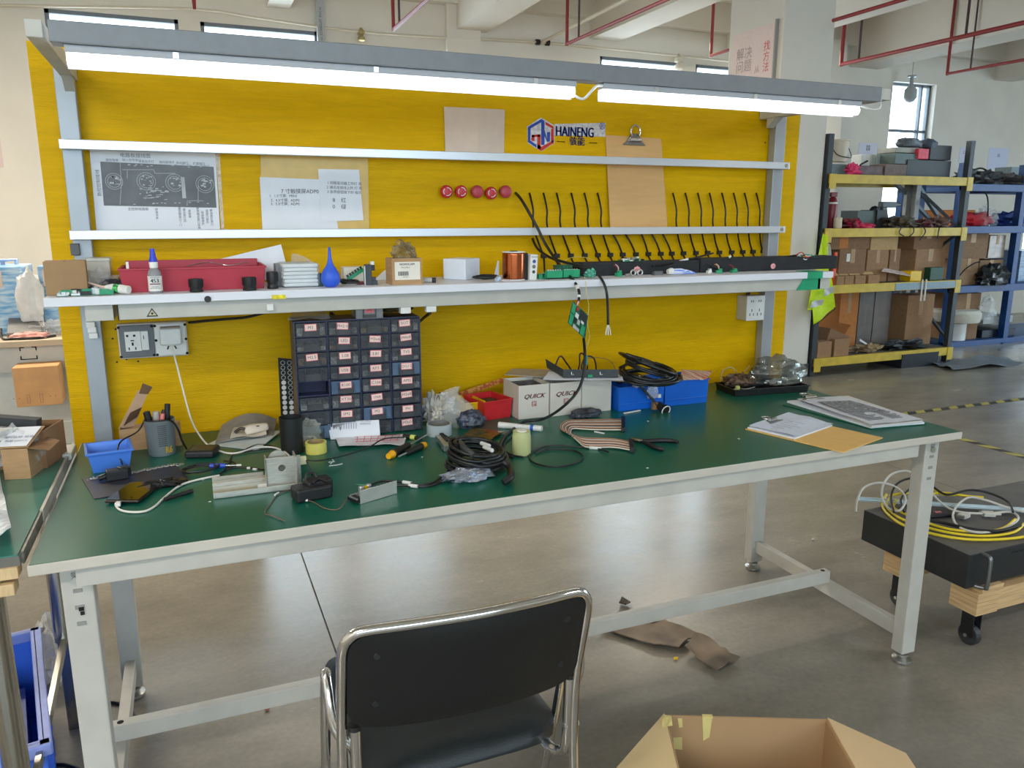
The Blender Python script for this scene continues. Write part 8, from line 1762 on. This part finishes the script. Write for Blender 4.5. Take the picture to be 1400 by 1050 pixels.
MB().lathe([(.12, 0), (.12, .19), (.06, .20)], 24).build('reel_core', m_white, t, smooth=40); MB().lathe([(.10, .20), (.24, .21), (.25, .25), (.25, .31), (.22, .34), (.08, .345)], 28).build('white_cable_winding', mat('off_white_cable', (206, 200, 184), .6, var=.06), t, smooth=40)
bb2(1345, 434, 1385, z1_+.16, mat('grey_white_sheets', (170, 172, 170), .6, var=.1, stretch=(1, 1, 30)), 'stack of grey white sheets on the bottom of the blue rack', name='sheet_stack', cat='sheets', tape=False)
bb2(1343, 452, 1388, z1_, mat('dark_navy_crate', (22, 32, 48), .5, var=.1), 'dark navy crate under the grey white sheets', name='dark_crate', cat='crate', tape=False)
rbl(1328, 302, BY+.22, (.3, .12, .09), mat('red_cloth', (190, 20, 36), .7, var=.12), 'bright red cloth heap on the blue rack', 'red_cloth', 'cloth', 4, z3_, .25, 26, 14)
rbl(1349, 296, BY+.12, (.12, .1, .12), m_film, 'clear film bag on the red cloth of the blue rack', 'film_bag', 'bag', 14, z3_, .4)
rbl(1375, 300, BY+.24, (.26, .12, .09), mat('navy_cloth', (24, 52, 120), .7, var=.2), 'navy blue cloth heap right of the red one', 'navy_cloth', 'cloth', 24, z3_, .3, 26, 14)
bb2(1306, 287, 1334, z3_, mc[3], 'orange brown carton behind the red cloth on the blue rack', yp=BY+.3)
rbl(1337, 243, BY+.15, (.3, .15, .09), mat('cable_heap_dark', (44, 44, 46), .5, var=.7, scale=18, bump=1, bscale=30), 'tangled dark cable heap left on top of the blue rack', 'cable_heap', 'cables', 34, z4_, .4, 28, 14)
rbl(1370, 246, BY+.15, (.3, .15, .08), mat('cable_heap_brown', (66, 60, 56), .5, var=.7, scale=18, bump=1, bscale=30), 'second tangled cable heap right on top of the blue rack', 'cable_heap', 'cables', 35, z4_, .4, 28, 14)
cab_tag([Y(1316, 248, BY+.1), Y(1322, 238, BY+.1), Y(1340, 230, BY+.1), Y(1352, 236, BY+.1), Y(1358, 246, BY+.1)], .01, 'black cable arching above the tangled heap on the blue rack')
cab_tag([Y(1346, 262, BY-.02), Y(1350, 270, BY-.02), Y(1351, 285, BY-.02), Y(1350, 296, BY-.0)], .008, 'dark cable dangling between the top blue shelves')
cab_tag([Y(1311, 378, BY-.02), Y(1320, 368, BY-.02), Y(1332, 360, BY-.02), Y(1340, 358, BY-.02)], .007, 'thin dark cable lying over the lower cartons of the blue rack')
rb(1382, 228, 1400, 248, BY+.2, .2, mat('slate_teal_box', (0, 0, 0)), 'grey box at the far right on top of the blue rack', name='grey_box', lv=z4_, tape=False)
o = MB().box(Y(1385, 340, BY+.2).x+.15, Y(1420, 340, BY+.2).x, BY+.2, BY+.6, z2_, z2_+.35).build('blue_film_stack', mat('grey_blue_film', (110, 140, 168), .3, var=.3, stretch=(1, 1, 12), scale=6)); tag(o, 'blue grey film wrapped stack at the far right edge', 'stack')
q = Z(1340, 500, 0); o = MB().sheet((q.x-.5, q.y-.1, .002), (q.x+.4, q.y-.15, .002), (q.x+.5, q.y+.25, .002), (q.x-.4, q.y+.25, .002), .004, 8, .04, 3).build('floor_film', mat('grey_floor_film', (110, 116, 122), .3, var=.2), smooth=40); tag(o, 'grey plastic film lying on the floor by the blue rack', 'film')
# ================================================================ ordinary checks of labels
for k_, v in LBL.items():
    if len(v) > 1: print('DUP LABEL', k_, v)
    n_ = len(k_.split())
    if not 4 <= n_ <= 16: print('LABEL LEN', n_, k_)
